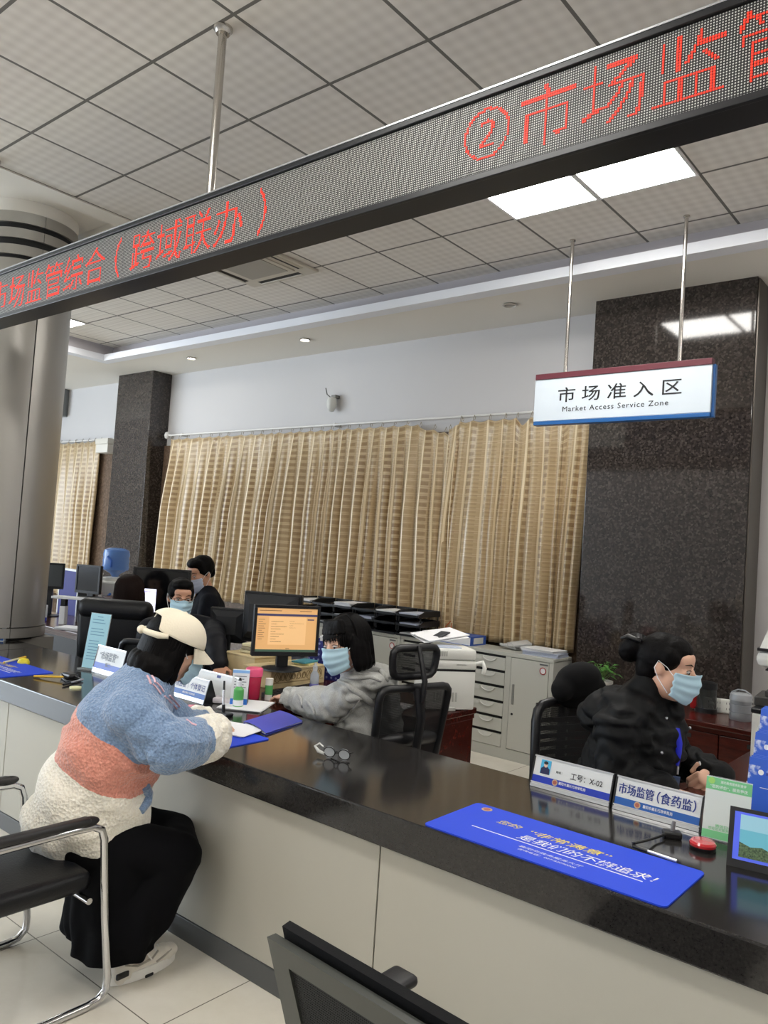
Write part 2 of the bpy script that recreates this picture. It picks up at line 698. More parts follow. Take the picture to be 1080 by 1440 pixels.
# ceiling cassette air conditioner
o = thing('air_conditioner', 'pale square ceiling cassette air conditioner with dark slots seen past the banner', 'air conditioner', (-4.98, 4.10, CEIL))
m_ac = mat('cassette_cream', (196, 190, 178), 0.5)
f = MB()
f.box((0, 0, -0.012), (0.80, 0.80, 0.024), bev=0.008)
f.box((0.0, 0.0, -0.028), (0.52, 0.52, 0.014), bev=0.005)
f.build('panel', m_ac, o)
MB().box((0, 0, -0.0365), (0.44, 0.44, 0.004)).build('grille', mat('grille_grey', (160, 155, 146), 0.6), o)
for sx, sy in ((1, 0), (-1, 0), (0, 1), (0, -1)):
    MB().box((sx * 0.33, sy * 0.33, -0.022), (0.05 if sx else 0.5, 0.05 if sy else 0.5, 0.006)).build('air_slot', m_dark, o)
    MB().box((sx * 0.355, sy * 0.355, -0.027), (0.022 if sx else 0.5, 0.022 if sy else 0.5, 0.006), rot=(0.3 * sy, -0.3 * sx, 0)).build('louvre', m_ac, o)

# ------------------------------------------------------------------ the counter
cn = thing('service_counter', 'long service counter with polished black stone top and grey panel front', 'counter', (0, 0, 0))
SLABF, SLABR, SLABB = 2.003, 2.745, 0.662
sx = [-7.4, -5.2, 1.6]
for a, b in zip(sx, sx[1:]):
    MB().span((a + 0.0006, SLABF, SLABB), (b - 0.0006, SLABR, TOPZ), 0.006).build('countertop_slab', m_black_stone, cn)
m_panel = mat('grey_laminate_panel', (182, 179, 168), 0.42)
px0 = on_y(529, 1280, 2.035).x
pl = [-7.4, on_y(10, 1020, 2.035).x, px0, 1.6]
w_ = px0 - pl[1]
for a, b in zip(pl, pl[1:]):
    MB().span((a + 0.003, 2.035, 0.085), (b - 0.003, 2.055, SLABB), 0.002).build('front_panel', m_panel, cn)
MB().span((-7.4, 2.056, 0.0), (1.6, 2.075, SLABB)).build('backing_board', mat('dark_carcass', (46, 44, 42), 0.7), cn)
MB().span((-7.4, 2.03, 0.0), (1.6, 2.056, 0.083), 0.002).build('kick_board', mat('kick_grey', (84, 86, 87), 0.4), cn)

# ================================================================== LED banner hung from the ceiling
LX0, LX1, LY, LZ0, LZ1 = -5.22, 0.62, 1.996, 2.80, 3.04
PIT = 0.0075
led = thing('led_banner', 'long black LED message banner with red dot lettering hung under the ceiling', 'led display', (0, LY, LZ0))
m_ledframe = mat('black_led_frame', (30, 31, 34), 0.35, 0.2)
fr = MB()
fr.span((LX0 - 0.02, 0.004, -0.012), (LX1 + 0.02, 0.135, LZ1 - LZ0 + 0.016), 0.003)
fr.span((LX0 - 0.02, -0.012, -0.022), (LX1 + 0.02, 0.004, -0.001), 0.002)
fr.span((LX0 - 0.02, -0.012, LZ1 - LZ0 + 0.001), (LX1 + 0.02, 0.004, LZ1 - LZ0 + 0.02), 0.002)
fr.build('frame', m_ledframe, led)
MB().span((LX0 - 0.02, -0.014, LZ1 - LZ0 + 0.02), (LX1 + 0.02, 0.13, LZ1 - LZ0 + 0.026)).build('top_trim', mat('bright_alu_trim', (190, 192, 196), 0.3, 0.7), led)
m_led, t = new_mat('led_dot_matrix')
x, y, z = t.xyz(t.coord())
def cell(v, off):
    return t.math('SUBTRACT', t.math('FRACT', t.math('DIVIDE', t.math('ADD', v, off), PIT)), 0.5)
u_, v_ = cell(x, 10.0 * PIT * 100), cell(z, 10 * PIT)
rr = t.math('SQRT', t.math('ADD', t.math('MULTIPLY', u_, u_), t.math('MULTIPLY', v_, v_)))
dot = t.math('LESS_THAN', rr, 0.27)
jt = t.math('FRACT', t.math('DIVIDE', t.math('ADD', x, 12.0), 0.24))
jt = t.math('LESS_THAN', jt, 0.012)
base = t.mix(dot, lin((20, 20, 21)), lin((200, 200, 194)))
t.link(t.mix(jt, base, lin((16, 16, 16))), t.p.inputs['Base Color'])
t.p.inputs['Roughness'].default_value = 0.5
MB().span((LX0, -0.001, 0), (LX1, 0.004, LZ1 - LZ0)).build('dot_panel', m_led, led)
m_red, t = new_mat('lit_red_diode')
t.p.inputs['Base Color'].default_value = lin((255, 56, 36))
t.p.inputs['Emission Color'].default_value = lin((255, 52, 30))
t.p.inputs['Emission Strength'].default_value = 0.6
def led_text(body, xc0, step, size, zc):
    dots, quads = MB(), []
    for i, ch in enumerate(body):
        me, w_, h_ = text_mesh(ch, size, -0.007)
        bm = bmesh.new()
        bm.from_mesh(me)
        bpy.data.meshes.remove(me)
        tree = BVHTree.FromBMesh(bm)
        bm.free()
        xc = xc0 + i * step
        k0, k1 = int((xc - LX0 - w_ / 2) / PIT) - 1, int((xc - LX0 + w_ / 2) / PIT) + 2
        for k in range(k0, k1):
            px_ = LX0 + (k + 0.5) * PIT
            if not LX0 < px_ < LX1:
                continue
            for r_ in range(32):
                pz = (r_ + 0.5) * PIT
                if tree.ray_cast(V((px_ - xc, pz - zc, 1)), V((0, 0, -1)))[0] is not None:
                    quads.append((px_, pz))
    g_ = PIT * 0.31
    for (a, b_) in quads:
        f1 = [dots.b.verts.new((a + sx * g_, -0.003, b_ + sz * g_)) for sx, sz in ((-1, -1), (1, -1), (1, 1), (-1, 1))]
        f0 = [dots.b.verts.new((v.co.x, -0.001, v.co.z)) for v in f1]
        dots.b.faces.new(f1)
        for k in range(4):
            dots.b.faces.new((f0[k], f0[(k + 1) % 4], f1[(k + 1) % 4], f1[k]))
    return tag(dots.build('lettering', m_red, led), kind='stuff')
led_text('①市场监管综合（跨域联办）', -4.84, 0.2055, 0.205, 0.112)
led_text('②市场监管综合', -1.334, 0.2065, 0.205, 0.125)
m_chrome = mat('brushed_steel_rod', (196, 192, 186), 0.22, 1.0)
for rx in (-2.81, 0.1, -5.05):
    MB().cyl((rx, 0.066, LZ1 - LZ0 + 0.02), (rx, 0.066, CEIL - LZ0 - 0.01), 0.019, seg=20).build('hanger_rod', m_chrome, led, 60)
    MB().lathe([(0, -0.03), (0.03, -0.03), (0.042, -0.012), (0.042, 0)], (rx, 0.066, CEIL - LZ0)).build('rod_flange', m_chrome, led, 40)

# ------------------------------------------------------------------ hanging zone sign
sg = thing('hanging_sign', 'white hanging sign reading Market Access Service Zone with maroon top strip', 'sign', (-2.14, 4.955, 2.55))
m_signw = mat('sign_white', (198, 207, 215), 0.35)
m_signb = mat('sign_blue', (28, 88, 150), 0.35)
m_maroon = mat('sign_maroon', (92, 38, 48), 0.4)
m_ink = mat('black_ink', (18, 18, 22), 0.5)
MB().span((-0.607, -0.024, 0.028), (0.612, -0.004, 0.326), 0.003).build('face_panel', m_signw, sg)
MB().span((-0.602, -0.006, 0.0), (0.628, 0.03, 0.33), 0.003).build('back_panel', m_signb, sg)
MB().span((-0.602, -0.03, 0.0), (0.612, -0.004, 0.026), 0.002).build('bottom_strip', m_signb, sg)
MB().span((-0.604, -0.03, 0.326), (0.612, 0.03, 0.366), 0.002).build('top_strip', m_maroon, sg)
fx = frame_mtx((0.005, -0.0255, 0.205), (1, 0, 0), (0, 0, 1))
letters('lettering', '市场准入区', m_ink, sg, fx, 0.105, 0.855, bold=0.007, space=1.55)
letters('lettering', 'Market Access Service Zone', m_ink, sg, frame_mtx((-0.015, -0.0255, 0.105), (1, 0, 0), (0, 0, 1)), 0.036, 0.735, bold=0.0, space=1.15)
for rx in (-0.39, 0.40):
    MB().cyl((rx, 0, 0.36), (rx, 0, CEIL - 2.55 - 0.004), 0.0125, seg=16).build('hanger_rod', m_chrome, sg, 60)
    MB().cyl((rx, 0, CEIL - 2.55 - 0.012), (rx, 0, CEIL - 2.55), 0.02, seg=16).build('rod_flange', m_chrome, sg, 60)

# ------------------------------------------------------------------ curtains
m_cloth, t = new_mat('gold_striped_curtain')
uv = t.n.new('ShaderNodeUVMap').outputs[0]
u_, v_, w_ = t.xyz(uv)
fu = t.math('FRACT', t.math('DIVIDE', u_, 0.22))
fv = t.math('FRACT', t.math('DIVIDE', v_, 0.068))
colm = t.math('MULTIPLY', t.math('GREATER_THAN', fu, 0.60), t.math('LESS_THAN', fu, 0.93))
blk = t.math('MULTIPLY', colm, t.math('LESS_THAN', fv, 0.52))
line = t.math('LESS_THAN', t.math('FRACT', t.math('DIVIDE', v_, 0.0185)), 0.3)
line = t.math('MULTIPLY', line, t.math('GREATER_THAN', fv, 0.5))
base = t.mix(t.noise(3, 3, uv), lin((172, 147, 108)), lin((194, 170, 130)))
base = t.mix(t.math('MULTIPLY', line, 0.3), base, lin((236, 218, 182)))
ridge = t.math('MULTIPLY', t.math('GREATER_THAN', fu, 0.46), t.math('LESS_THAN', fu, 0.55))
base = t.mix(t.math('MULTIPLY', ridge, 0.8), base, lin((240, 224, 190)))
edge = t.math('MULTIPLY', t.math('LESS_THAN', t.math('FRACT', t.math('DIVIDE', v_, 0.037)), 0.45), t.math('LESS_THAN', fu, 0.30))
base = t.mix(t.math('MULTIPLY', edge, 0.35), base, lin((140, 112, 74)))
thr = t.math('GREATER_THAN', t.noise(40, 2, uv), 0.46)
cmb = t.n.new('ShaderNodeCombineXYZ')
t.link(t.math('MULTIPLY', t.math('FLOOR', t.math('DIVIDE', u_, 0.22)), 0.37), cmb.inputs[0])
t.link(t.math('MULTIPLY', v_, 0.25), cmb.inputs[1])
stg = t.n.new('ShaderNodeMapRange')
stg.inputs[1].default_value, stg.inputs[2].default_value, stg.inputs[3].default_value, stg.inputs[4].default_value = 0.35, 0.65, 0.12, 0.72
t.link(t.noise(2.3, 2, cmb.outputs[0]), stg.inputs[0])
bl2 = t.math('MULTIPLY', blk, t.math('ADD', t.math('MULTIPLY', thr, 0.08), stg.outputs[0]))
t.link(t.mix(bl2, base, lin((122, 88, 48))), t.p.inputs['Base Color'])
t.p.inputs['Roughness'].default_value = 0.3
t.p.inputs['Specular IOR Level'].default_value = 0.7
t.p.inputs['Sheen Weight'].default_value = 0.25
t.bump(t.noise(120, 3, uv), 0.12, 0.003)

def curtain(name, label, hooks, y0, zt, zb, slant, amp, seed, sag=None, gather=1.0, regular=lambda x_: False):
    """hooks: world x of each hook, left to right; slant(x) = sideways shift per metre of drop"""
    R = rnd(seed)
    n = len(hooks)
    per = 14
    cols = []
    ph = [R.uniform(-0.2, 0.2) for _ in range(n)]
    am = [R.uniform(0.75, 1.25) for _ in range(n)]
    sub = [R.choice((0.0, 0.0, 0.5, 0.8)) for _ in range(n)]
    for i in range(n - 1):
        for k in range(per):
            cols.append((i, k / per))
    cols.append((n - 2, 1.0))
    NV = 34
    me = bpy.data.meshes.new(name)
    bm = bmesh.new()
    uvl = bm.loops.layers.uv.new('UVMap')
    grid_, us = [], []
    ulen = 0
    prev = None
    for (i, f_) in cols:
        x0 = hooks[i] + (hooks[i + 1] - hooks[i]) * f_
        wd = hooks[i + 1] - hooks[i]
        col_ = []
        for j in range(NV + 1):
            v = j / NV
            z_ = zt + (zb - zt) * v
            drop = zt - z_
            # pleats: pinched at the hooks, rolling out lower down
            a = amp * (0.45 + 0.75 * min(1, v * 2.2)) * (am[i] * (1 - f_) + am[i + 1] * f_)
            fw = f_ + (ph[i] * (1 - f_) + ph[i + 1] * f_) * 0.5 * min(1, v * 1.5)
            sh = abs(math.sin(PI * fw)) ** 0.75
            y_ = -a * sh + 0.35 * a * sub[i] * math.sin(2 * PI * fw * 2) * min(1, v * 3)
            pinch = math.exp(-((min(f_, 1 - f_) * wd) / 0.018) ** 2) * math.exp(-v * 9)
            y_ -= 0.02 * pinch
            y_ += 0.012 * noise.noise(V((x0 * 2.1, v * 2.5, seed)))
            x_ = x0 + slant(x0) * drop + 0.25 * wd * 0.5 * math.sin(2 * PI * fw) * 0.5 + 0.02 * v * noise.noise(V((x0 * 3, v * 2, seed + 7)))
            zz = z_
            if sag and j < 6:
                zz -= sag(i, f_) * (1 - j / 6)
            else:
                zz += 0.0
            if j == NV:
                zz += 0.01 * noise.noise(V((x0 * 4, 0, seed)))
            col_.append(bm.verts.new((x_, y0 + y_, zz)))
        q = col_[NV // 3].co
        if prev is not None:
            ulen += math.hypot(q.x - prev.x, q.y - prev.y) * gather
        prev = q
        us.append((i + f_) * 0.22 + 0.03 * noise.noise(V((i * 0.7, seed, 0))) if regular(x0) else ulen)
        grid_.append(col_)
    for a in range(len(cols) - 1):
        for j in range(NV):
            f_ = bm.faces.new((grid_[a][j], grid_[a + 1][j], grid_[a + 1][j + 1], grid_[a][j + 1]))
            for lp, (aa, jj) in zip(f_.loops, ((a, j), (a + 1, j), (a + 1, j + 1), (a, j + 1))):
                lp[uvl].uv = (us[aa], (zt - zb) * (1 - jj / NV))
    bm.to_mesh(me)
    bm.free()
    o = link_mesh(name, me, m_cloth, None, 180)
    so = o.modifiers.new('thickness', 'SOLIDIFY')
    so.thickness = 0.003
    tag(o, label, 'curtain')
    hm = mat('hook_steel', (150, 140, 120), 0.3, 0.8)
    for i, hx in enumerate(hooks):
        if not (-9.9 < hx < -2.7 or hx < -9.9):
            continue
        zt_ = zt - (sag(i, 0.0) if sag and i < n - 1 else 0)
        MB().tube([(hx, y0 + 0.0, zt_ - 0.05), (hx, y0 - 0.018, zt_ - 0.01), (hx, y0 - 0.016, zt_ + 0.02), (hx, y0, zt_ + 0.052),
                   (hx, y0 + 0.016, zt_ + 0.03), (hx, y0 + 0.008, zt_ + 0.01)], 0.003, 6).build('hook', hm, o, 60)
    return o

CYY = 5.975
RODZ = 2.865
h1 = [-8.53, -8.37, -8.2, -7.95, -7.74, -7.57, -7.41, -7.16, -6.98, -6.81, -6.63, -6.51, -6.32, -6.18, -6.02, -5.86, -5.71, -5.59, -5.47, -5.32, -5.17, -5.02, -4.86, -4.70, -4.54, -4.37, -4.24, -4.12, -4.06]
h2 = [-4.18, -4.06, -3.92, -3.75, -3.59, -3.47, -3.33, -3.19, -3.07, -2.96, -2.85, -2.76]
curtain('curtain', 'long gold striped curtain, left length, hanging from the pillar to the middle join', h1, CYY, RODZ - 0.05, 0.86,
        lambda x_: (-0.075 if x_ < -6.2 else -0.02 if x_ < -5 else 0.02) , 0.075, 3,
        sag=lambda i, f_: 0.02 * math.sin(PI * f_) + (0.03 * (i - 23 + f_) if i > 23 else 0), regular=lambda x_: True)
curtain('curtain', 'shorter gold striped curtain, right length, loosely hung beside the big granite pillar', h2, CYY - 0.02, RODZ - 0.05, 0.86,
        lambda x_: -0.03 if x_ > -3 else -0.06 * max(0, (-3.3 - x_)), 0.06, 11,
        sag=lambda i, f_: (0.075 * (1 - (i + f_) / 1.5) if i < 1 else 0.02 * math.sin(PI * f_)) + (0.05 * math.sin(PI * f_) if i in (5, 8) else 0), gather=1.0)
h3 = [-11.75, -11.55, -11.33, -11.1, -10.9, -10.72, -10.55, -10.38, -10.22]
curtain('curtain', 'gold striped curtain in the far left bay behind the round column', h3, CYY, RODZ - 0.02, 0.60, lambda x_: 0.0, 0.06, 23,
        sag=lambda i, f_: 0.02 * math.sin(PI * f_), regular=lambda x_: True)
m_rod = mat('white_curtain_rod', (222, 220, 216), 0.35)
for (a, b, lab) in ((-8.64, -2.72, 'thin white curtain rod over the long gold curtains'), (-12.2, -9.70, 'thin white curtain rod in the far left bay')):
    rd = thing('curtain_rod', lab, 'curtain rod', ((a + b) / 2, CYY, RODZ))
    L = (b - a) / 2
    MB().cyl((-L, 0, 0), (L, 0, 0), 0.012, seg=12).build('rod', m_rod, rd, 60)
    for s_ in (-1, 1):
        MB().lathe([(0, -0.05), (0.03, -0.035), (0.04, 0), (0.03, 0.035), (0.016, 0.045), (0, 0.05)], (s_ * (L + 0.01), 0, 0), 16).build('finial', m_rod, rd, 60)
    for q in range(3):
        bx = -L + 0.3 + q * (L - 0.3)
        MB().span((bx - 0.01, -0.012, -0.02), (bx + 0.01, WALLY - CYY, 0.02), 0.003).build('bracket', m_rod, rd)

# small fittings on the wall
q = on_y(473, 568, WALLY)
o = thing('wall_lamp', 'small pale wall fitting with bent wire above the curtain', 'wall fitting', (q.x, WALLY, q.z))
MB().lathe([(0, -0.09), (0.03, -0.08), (0.052, -0.03), (0.056, 0.02), (0.045, 0.06), (0.0, 0.07)], (0, -0.07, -0.01), 20).build('shade', mat('pale_fitting', (206, 206, 200), 0.4), o, 60)
MB().span((-0.02, -0.07, 0.05), (0.05, 0.0, 0.085), 0.008).build('bracket', mat('dull_bracket', (120, 118, 112), 0.4, 0.5), o)
MB().tube([(-0.02, -0.08, 0.06), (-0.06, -0.09, 0.09), (-0.085, -0.09, 0.16)], 0.006, 8).build('wire', mat('dull_wire', (90, 88, 84), 0.4, 0.4), o)
q = on_y(91, 568, WALLY)
o = thing('wall_speaker', 'grey louvred speaker box high on the far left wall beside the column', 'speaker', (q.x - 0.06, WALLY, q.z - 0.21), math.radians(20))
MB().span((-0.16, -0.20, 0), (0.16, -0.02, 0.42), 0.01).build('case', mat('speaker_grey', (122, 124, 124), 0.5), o)
for k in range(11):
    MB().box((0, -0.203, 0.04 + k * 0.034), (0.27, 0.012, 0.018), rot=(0.4, 0, 0)).build('louvre', mat('louvre_grey', (78, 80, 82), 0.5), o)
o = thing('wall_box', 'small white box on the wall under the far left curtain rod end', 'box', (-10.0, WALLY - 0.035, 2.66))
MB().span((-0.16, -0.16, 0), (0.14, 0, 0.12), 0.006).build('case', mat('box_white', (216, 212, 204), 0.5), o)
MB().span((-0.17, -0.17, 0.12), (0.15, 0, 0.20), 0.006).build('lid', mat('box_lid', (206, 202, 192), 0.5), o)

# ================================================================== filing cabinets along the back wall
m_cab = mat('pale_grey_steel', (186, 186, 178), 0.42, 0.0)
m_cab2 = mat('pale_grey_drawer', (192, 192, 184), 0.4)
m_slot = mat('drawer_shadow_gap', (22, 21, 20), 0.7)
m_pull = mat('drawer_pull_grey', (206, 206, 200), 0.3)
m_redring = mat('red_seal', (170, 40, 44), 0.5)
m_paper = mat('white_paper', (232, 232, 234), 0.7)
m_inkblue = mat('blue_ink', (34, 62, 140), 0.5)
CABY, CABZ = 5.54, 0.84
def cabinet(x0, label):
    w_, d_ = 0.745, 0.31
    o = thing('filing_cabinet', label, 'cabinet', (x0, CABY, 0), 0, 'grey steel cabinets along the back wall')
    b = MB()
    b.span((0, 0.02, 0.0), (w_, d_, CABZ - 0.02))
    b.span((0, 0, CABZ - 0.03), (w_, d_, CABZ), 0.004)
    b.span((0, 0.0, 0), (w_, 0.02, 0.085))
    b.span((0, 0.0, 0.085), (0.03, 0.02, CABZ - 0.03))
    b.span((w_ - 0.035, 0.0, 0.085), (w_, 0.02, CABZ - 0.03))
    b.span((0.325, 0.0, 0.085), (0.375, 0.02, CABZ - 0.03))
    b.build('body', m_cab, o)
    MB().span((0.03, 0.016, 0.085), (0.325, 0.0215, CABZ - 0.03)).build('drawer_recess', m_slot, o)
    hz = (CABZ - 0.03 - 0.085) / 6
    for k in range(6):
        z0 = 0.085 + k * hz
        dr = MB().span((0.035, -0.004, z0 + 0.003), (0.322, 0.018, z0 + hz - 0.02), 0.003).build('drawer', m_cab2, o)
        pm = MB()
        pts = []
        for q in range(13):
            a = PI * q / 12
            pts.append((0.178 - 0.062 * math.cos(a), -0.008, z0 + hz - 0.022 - 0.034 * math.sin(a)))
        pm.prism(pts, (0, 0.004, 0))
        pm.tube([(p[0], p[1] - 0.002, p[2]) for p in pts], 0.0045, 6)
        pm.build('pull', m_pull, dr, 40)
        if k > 1:
            MB().span((0.052, -0.0065, z0 + hz - 0.052), (0.098, -0.0035, z0 + hz - 0.026)).build('label_holder', m_pull, dr)
    d = MB().span((0.378, -0.004, 0.09), (w_ - 0.038, 0.018, CABZ - 0.035), 0.003).build('door', m_cab2, o)
    MB().span((0.40, -0.01, 0.44), (0.42, -0.003, 0.60), 0.003).build('handle', mat('handle_dull', (150, 150, 146), 0.35, 0.5), d)
    MB().cyl((0.41, -0.008, 0.365), (0.41, -0.002, 0.365), 0.009, seg=14).build('lock', m_slot, d)
    sl = MB().cyl((w_ - 0.085, -0.0062, CABZ - 0.10), (w_ - 0.085, -0.0035, CABZ - 0.10), 0.021, seg=24).build('seal', m_paper, d)
    rg = MB()
    rg.tube([(w_ - 0.085 + 0.025 * math.cos(2 * PI * q / 24), -0.006, CABZ - 0.10 + 0.025 * math.sin(2 * PI * q / 24)) for q in range(24)], 0.0035, 6, True)
    rg.build('seal_ring', m_redring, d)
    MB().span((w_ - 0.115, -0.0055, CABZ - 0.058), (w_ - 0.045, -0.0035, CABZ - 0.046)).build('name_plate', mat('plate_grey', (96, 98, 100), 0.4), d)
    return o
cabinet(-3.53, 'grey steel cabinet with six drawers and a door, next to the big granite pillar')
cabinet(-4.28, 'grey steel cabinet carrying the blue binder, behind the white printer')
cabinet(-5.03, 'grey steel cabinet carrying letter trays, behind the woman in the grey hoodie')
cabinet(-5.78, 'grey steel cabinet furthest left, under the end of the letter trays')

# ------------------------------------------------------------------ letter tray towers with papers
m_trayblk = mat('black_tray_plastic', (22, 23, 26), 0.4)
m_paperb = mat('bluish_paper', (200, 206, 222), 0.7)
RT = rnd(5)
def tray_tower(x0, w_, label, z0=CABZ):
    o = thing('letter_tray_tower', label, 'letter tray', (x0, CABY + 0.155, z0), RT.uniform(-0.06, 0.06), 'black three-tier letter trays')
    for k in range(3):
        z_ = k * 0.088
        yo = -0.012 * k
        b = MB()
        b.span((-w_ / 2, -0.15 + yo, z_ + 0.004), (w_ / 2, 0.15, z_ + 0.009))
        for s_ in (-1, 1):
            b.prism([(s_ * w_ / 2 - 0.003, -0.15 + yo, z_), (s_ * w_ / 2 - 0.003, 0.15, z_), (s_ * w_ / 2 - 0.003, 0.15, z_ + 0.052), (s_ * w_ / 2 - 0.003, -0.09, z_ + 0.052),
                     (s_ * w_ / 2 - 0.003, -0.15 + yo, z_ + 0.026)], (0.006, 0, 0))
        b.span((-w_ / 2, 0.16, z_), (w_ / 2, 0.166, z_ + 0.052))
        b.span((-w_ / 2, -0.168 + yo, z_ + 0.002), (w_ / 2, -0.162 + yo, z_ + 0.02))
        if k < 2:
            for sx in (-1, 1):
                for sy in (-1, 1):
                    b.cyl((sx * (w_ / 2 - 0.006), sy * 0.14, z_ + 0.04), (sx * (w_ / 2 - 0.006), sy * 0.14, z_ + 0.09), 0.006, seg=8)
        b.build('tray', m_trayblk, o)
    return o
tx = [-5.51, -5.25, -5.0, -4.73, -4.47, -4.21]
tn = ['first from the left', 'second from the left', 'third from the left', 'fourth from the left', 'fifth from the left', 'nearest the blue binder']
for i, (x_, nm) in enumerate(zip(tx, tn)):
    tray_tower(x_, 0.242, 'black three-tier letter tray on the grey cabinets, ' + nm)
def paper_stack(name, x_, y_, z_, w_, d_, h_, rot, label, cat='papers', m=None, group=None, n=None, R=None):
    R = R or rnd(int(abs(x_ * 1000 + y_ * 77)))
    o = MB()
    n = n or max(2, min(9, int(h_ / 0.004)))
    for k in range(n):
        zz = (k + 0.5) * h_ / n
        o.box((R.uniform(-0.006, 0.006), R.uniform(-0.006, 0.006), zz), (w_ - R.uniform(0, 0.008), d_ - R.uniform(0, 0.008), h_ / n * 0.8), rot=(0, 0, R.uniform(-0.05, 0.05)))
    ob = o.build(name, m or m_paper, None, None, (x_, y_, z_), rot)
    tag(ob, label, cat, group)
    return ob
tier = ['bottom', 'middle', 'top']
for i, (x_, nm) in enumerate(zip(tx, tn)):
    for k in range(3):
        if RT.random() < (0.6 if k == 2 else 0.85):
            paper_stack('paper_stack', x_, CABY + 0.15 - 0.012 * k, CABZ + 0.0095 + 0.088 * k, 0.20, 0.285, RT.uniform(0.012, 0.04), RT.uniform(-0.05, 0.05),
                        'white papers in the %s tray of the tower %s' % (tier[k], nm), 'papers', m_paper if RT.random() < 0.6 else m_paperb, 'papers in the letter trays')

# binders and papers on the cabinets
m_binder = mat('blue_binder_board', (46, 84, 168), 0.5)
def binder(name, a, b, z0, label, mm, spine):
    """box file lying on its side; spine end towards +x"""
    o = thing(name, label, 'binder', ((a[0] + b[0]) / 2, (a[1] + b[1]) / 2, z0))
    hx, hy, h_ = (b[0] - a[0]) / 2, (b[1] - a[1]) / 2, 0.075
    MB().span((-hx, -hy, 0), (hx, hy, 0.004)).build('cover', mm, o)
    MB().span((-hx, -hy, h_ - 0.004), (hx, hy, h_)).build('cover', mm, o)
    MB().span((hx - 0.004, -hy, 0.004), (hx, hy, h_ - 0.004)).build('spine', mm, o)
    MB().span((-hx + 0.01, -hy + 0.005, 0.004), (hx - 0.006, hy - 0.01, h_ - 0.012)).build('pages', m_paper, o)
    MB().span((hx - 0.001, -hy * 0.62, 0.012), (hx + 0.001, hy * 0.62, h_ - 0.012)).build('spine_label', spine, o)
    return o
def box_file(x0, x1, label, mm):
    o = thing('box_file', label, 'box file', ((x0 + x1) / 2, CABY + 0.155, CABZ), 0.02)
    h_ = (x1 - x0) / 2
    MB().span((-h_, -0.13, 0), (h_, 0.13, 0.072), 0.004).build('case', mm, o)
    MB().span((-h_ + 0.01, -0.134, 0.058), (h_ - 0.01, -0.13, 0.064)).build('flap_edge', mat('file_edge_grey', (170, 172, 180), 0.6), o)
    MB().span((h_ - 0.06, -0.133, 0.012), (h_ - 0.02, -0.13, 0.05)).build('label', mat('label_card', (212, 214, 220), 0.6), o)
box_file(-4.07, -3.90, 'white box file lying on the cabinet to the left of the blue binder', m_paper)
binder('ring_binder', (-3.885, 5.56), (-3.56, 5.80), CABZ, 'blue ring binder lying on a grey cabinet behind the printer', m_binder, mat('spine_card', (206, 208, 204), 0.6))
o = MB()
R = rnd(8)
for k in range(7):
    a = R.uniform(0, 6)
    o.tube([(R.uniform(-0.03, 0.03), R.uniform(-0.03, 0.03), 0.01 + 0.014 * k), (0.05 * math.cos(a), 0.04 * math.sin(a), 0.03 + 0.012 * k), (0.03 * math.sin(a), 0.02, 0.05 + 0.018 * k)], 0.004, 6)
tag(o.build('tangled_cord', mat('orange_cord', (196, 84, 40), 0.5), None, 60, (-3.96, 5.79, CABZ)), 'tangle of orange cord on the cabinet behind the white box file', 'cord')
o = MB()
for k in range(4):
    o.box((0.03 * k - 0.05, 0.01 * (k % 2), 0.022 + 0.012 * k), (0.16, 0.10, 0.022), rot=(0.1 * k - 0.1, 0.15 - 0.1 * k, 0.3 * k), bev=0.008)
tag(o.build('plastic_bags', mat('clear_wrap', (214, 214, 212), 0.15, alpha=0.75), None, 30, (-3.24, 5.75, CABZ)), 'small pile of clear plastic packets on the cabinet before the curtain', 'packets')
pp = on_z(770, 915, CABZ)
for k, (dx, dz, lab) in enumerate(((0, 0, 'thick lower ream of white papers on the right end of the near cabinet'), (-0.012, 0.034, 'thin upper sheaf of white papers lying on the ream by the pillar'))):
    paper_stack('paper_stack', -2.945 + dx, 5.70, CABZ + dz, 0.30, 0.22, 0.034 if k == 0 else 0.02, 0.06 - 0.1 * k, lab, 'papers', m_paperb if k == 0 else m_paper, None, 8 - 4 * k)

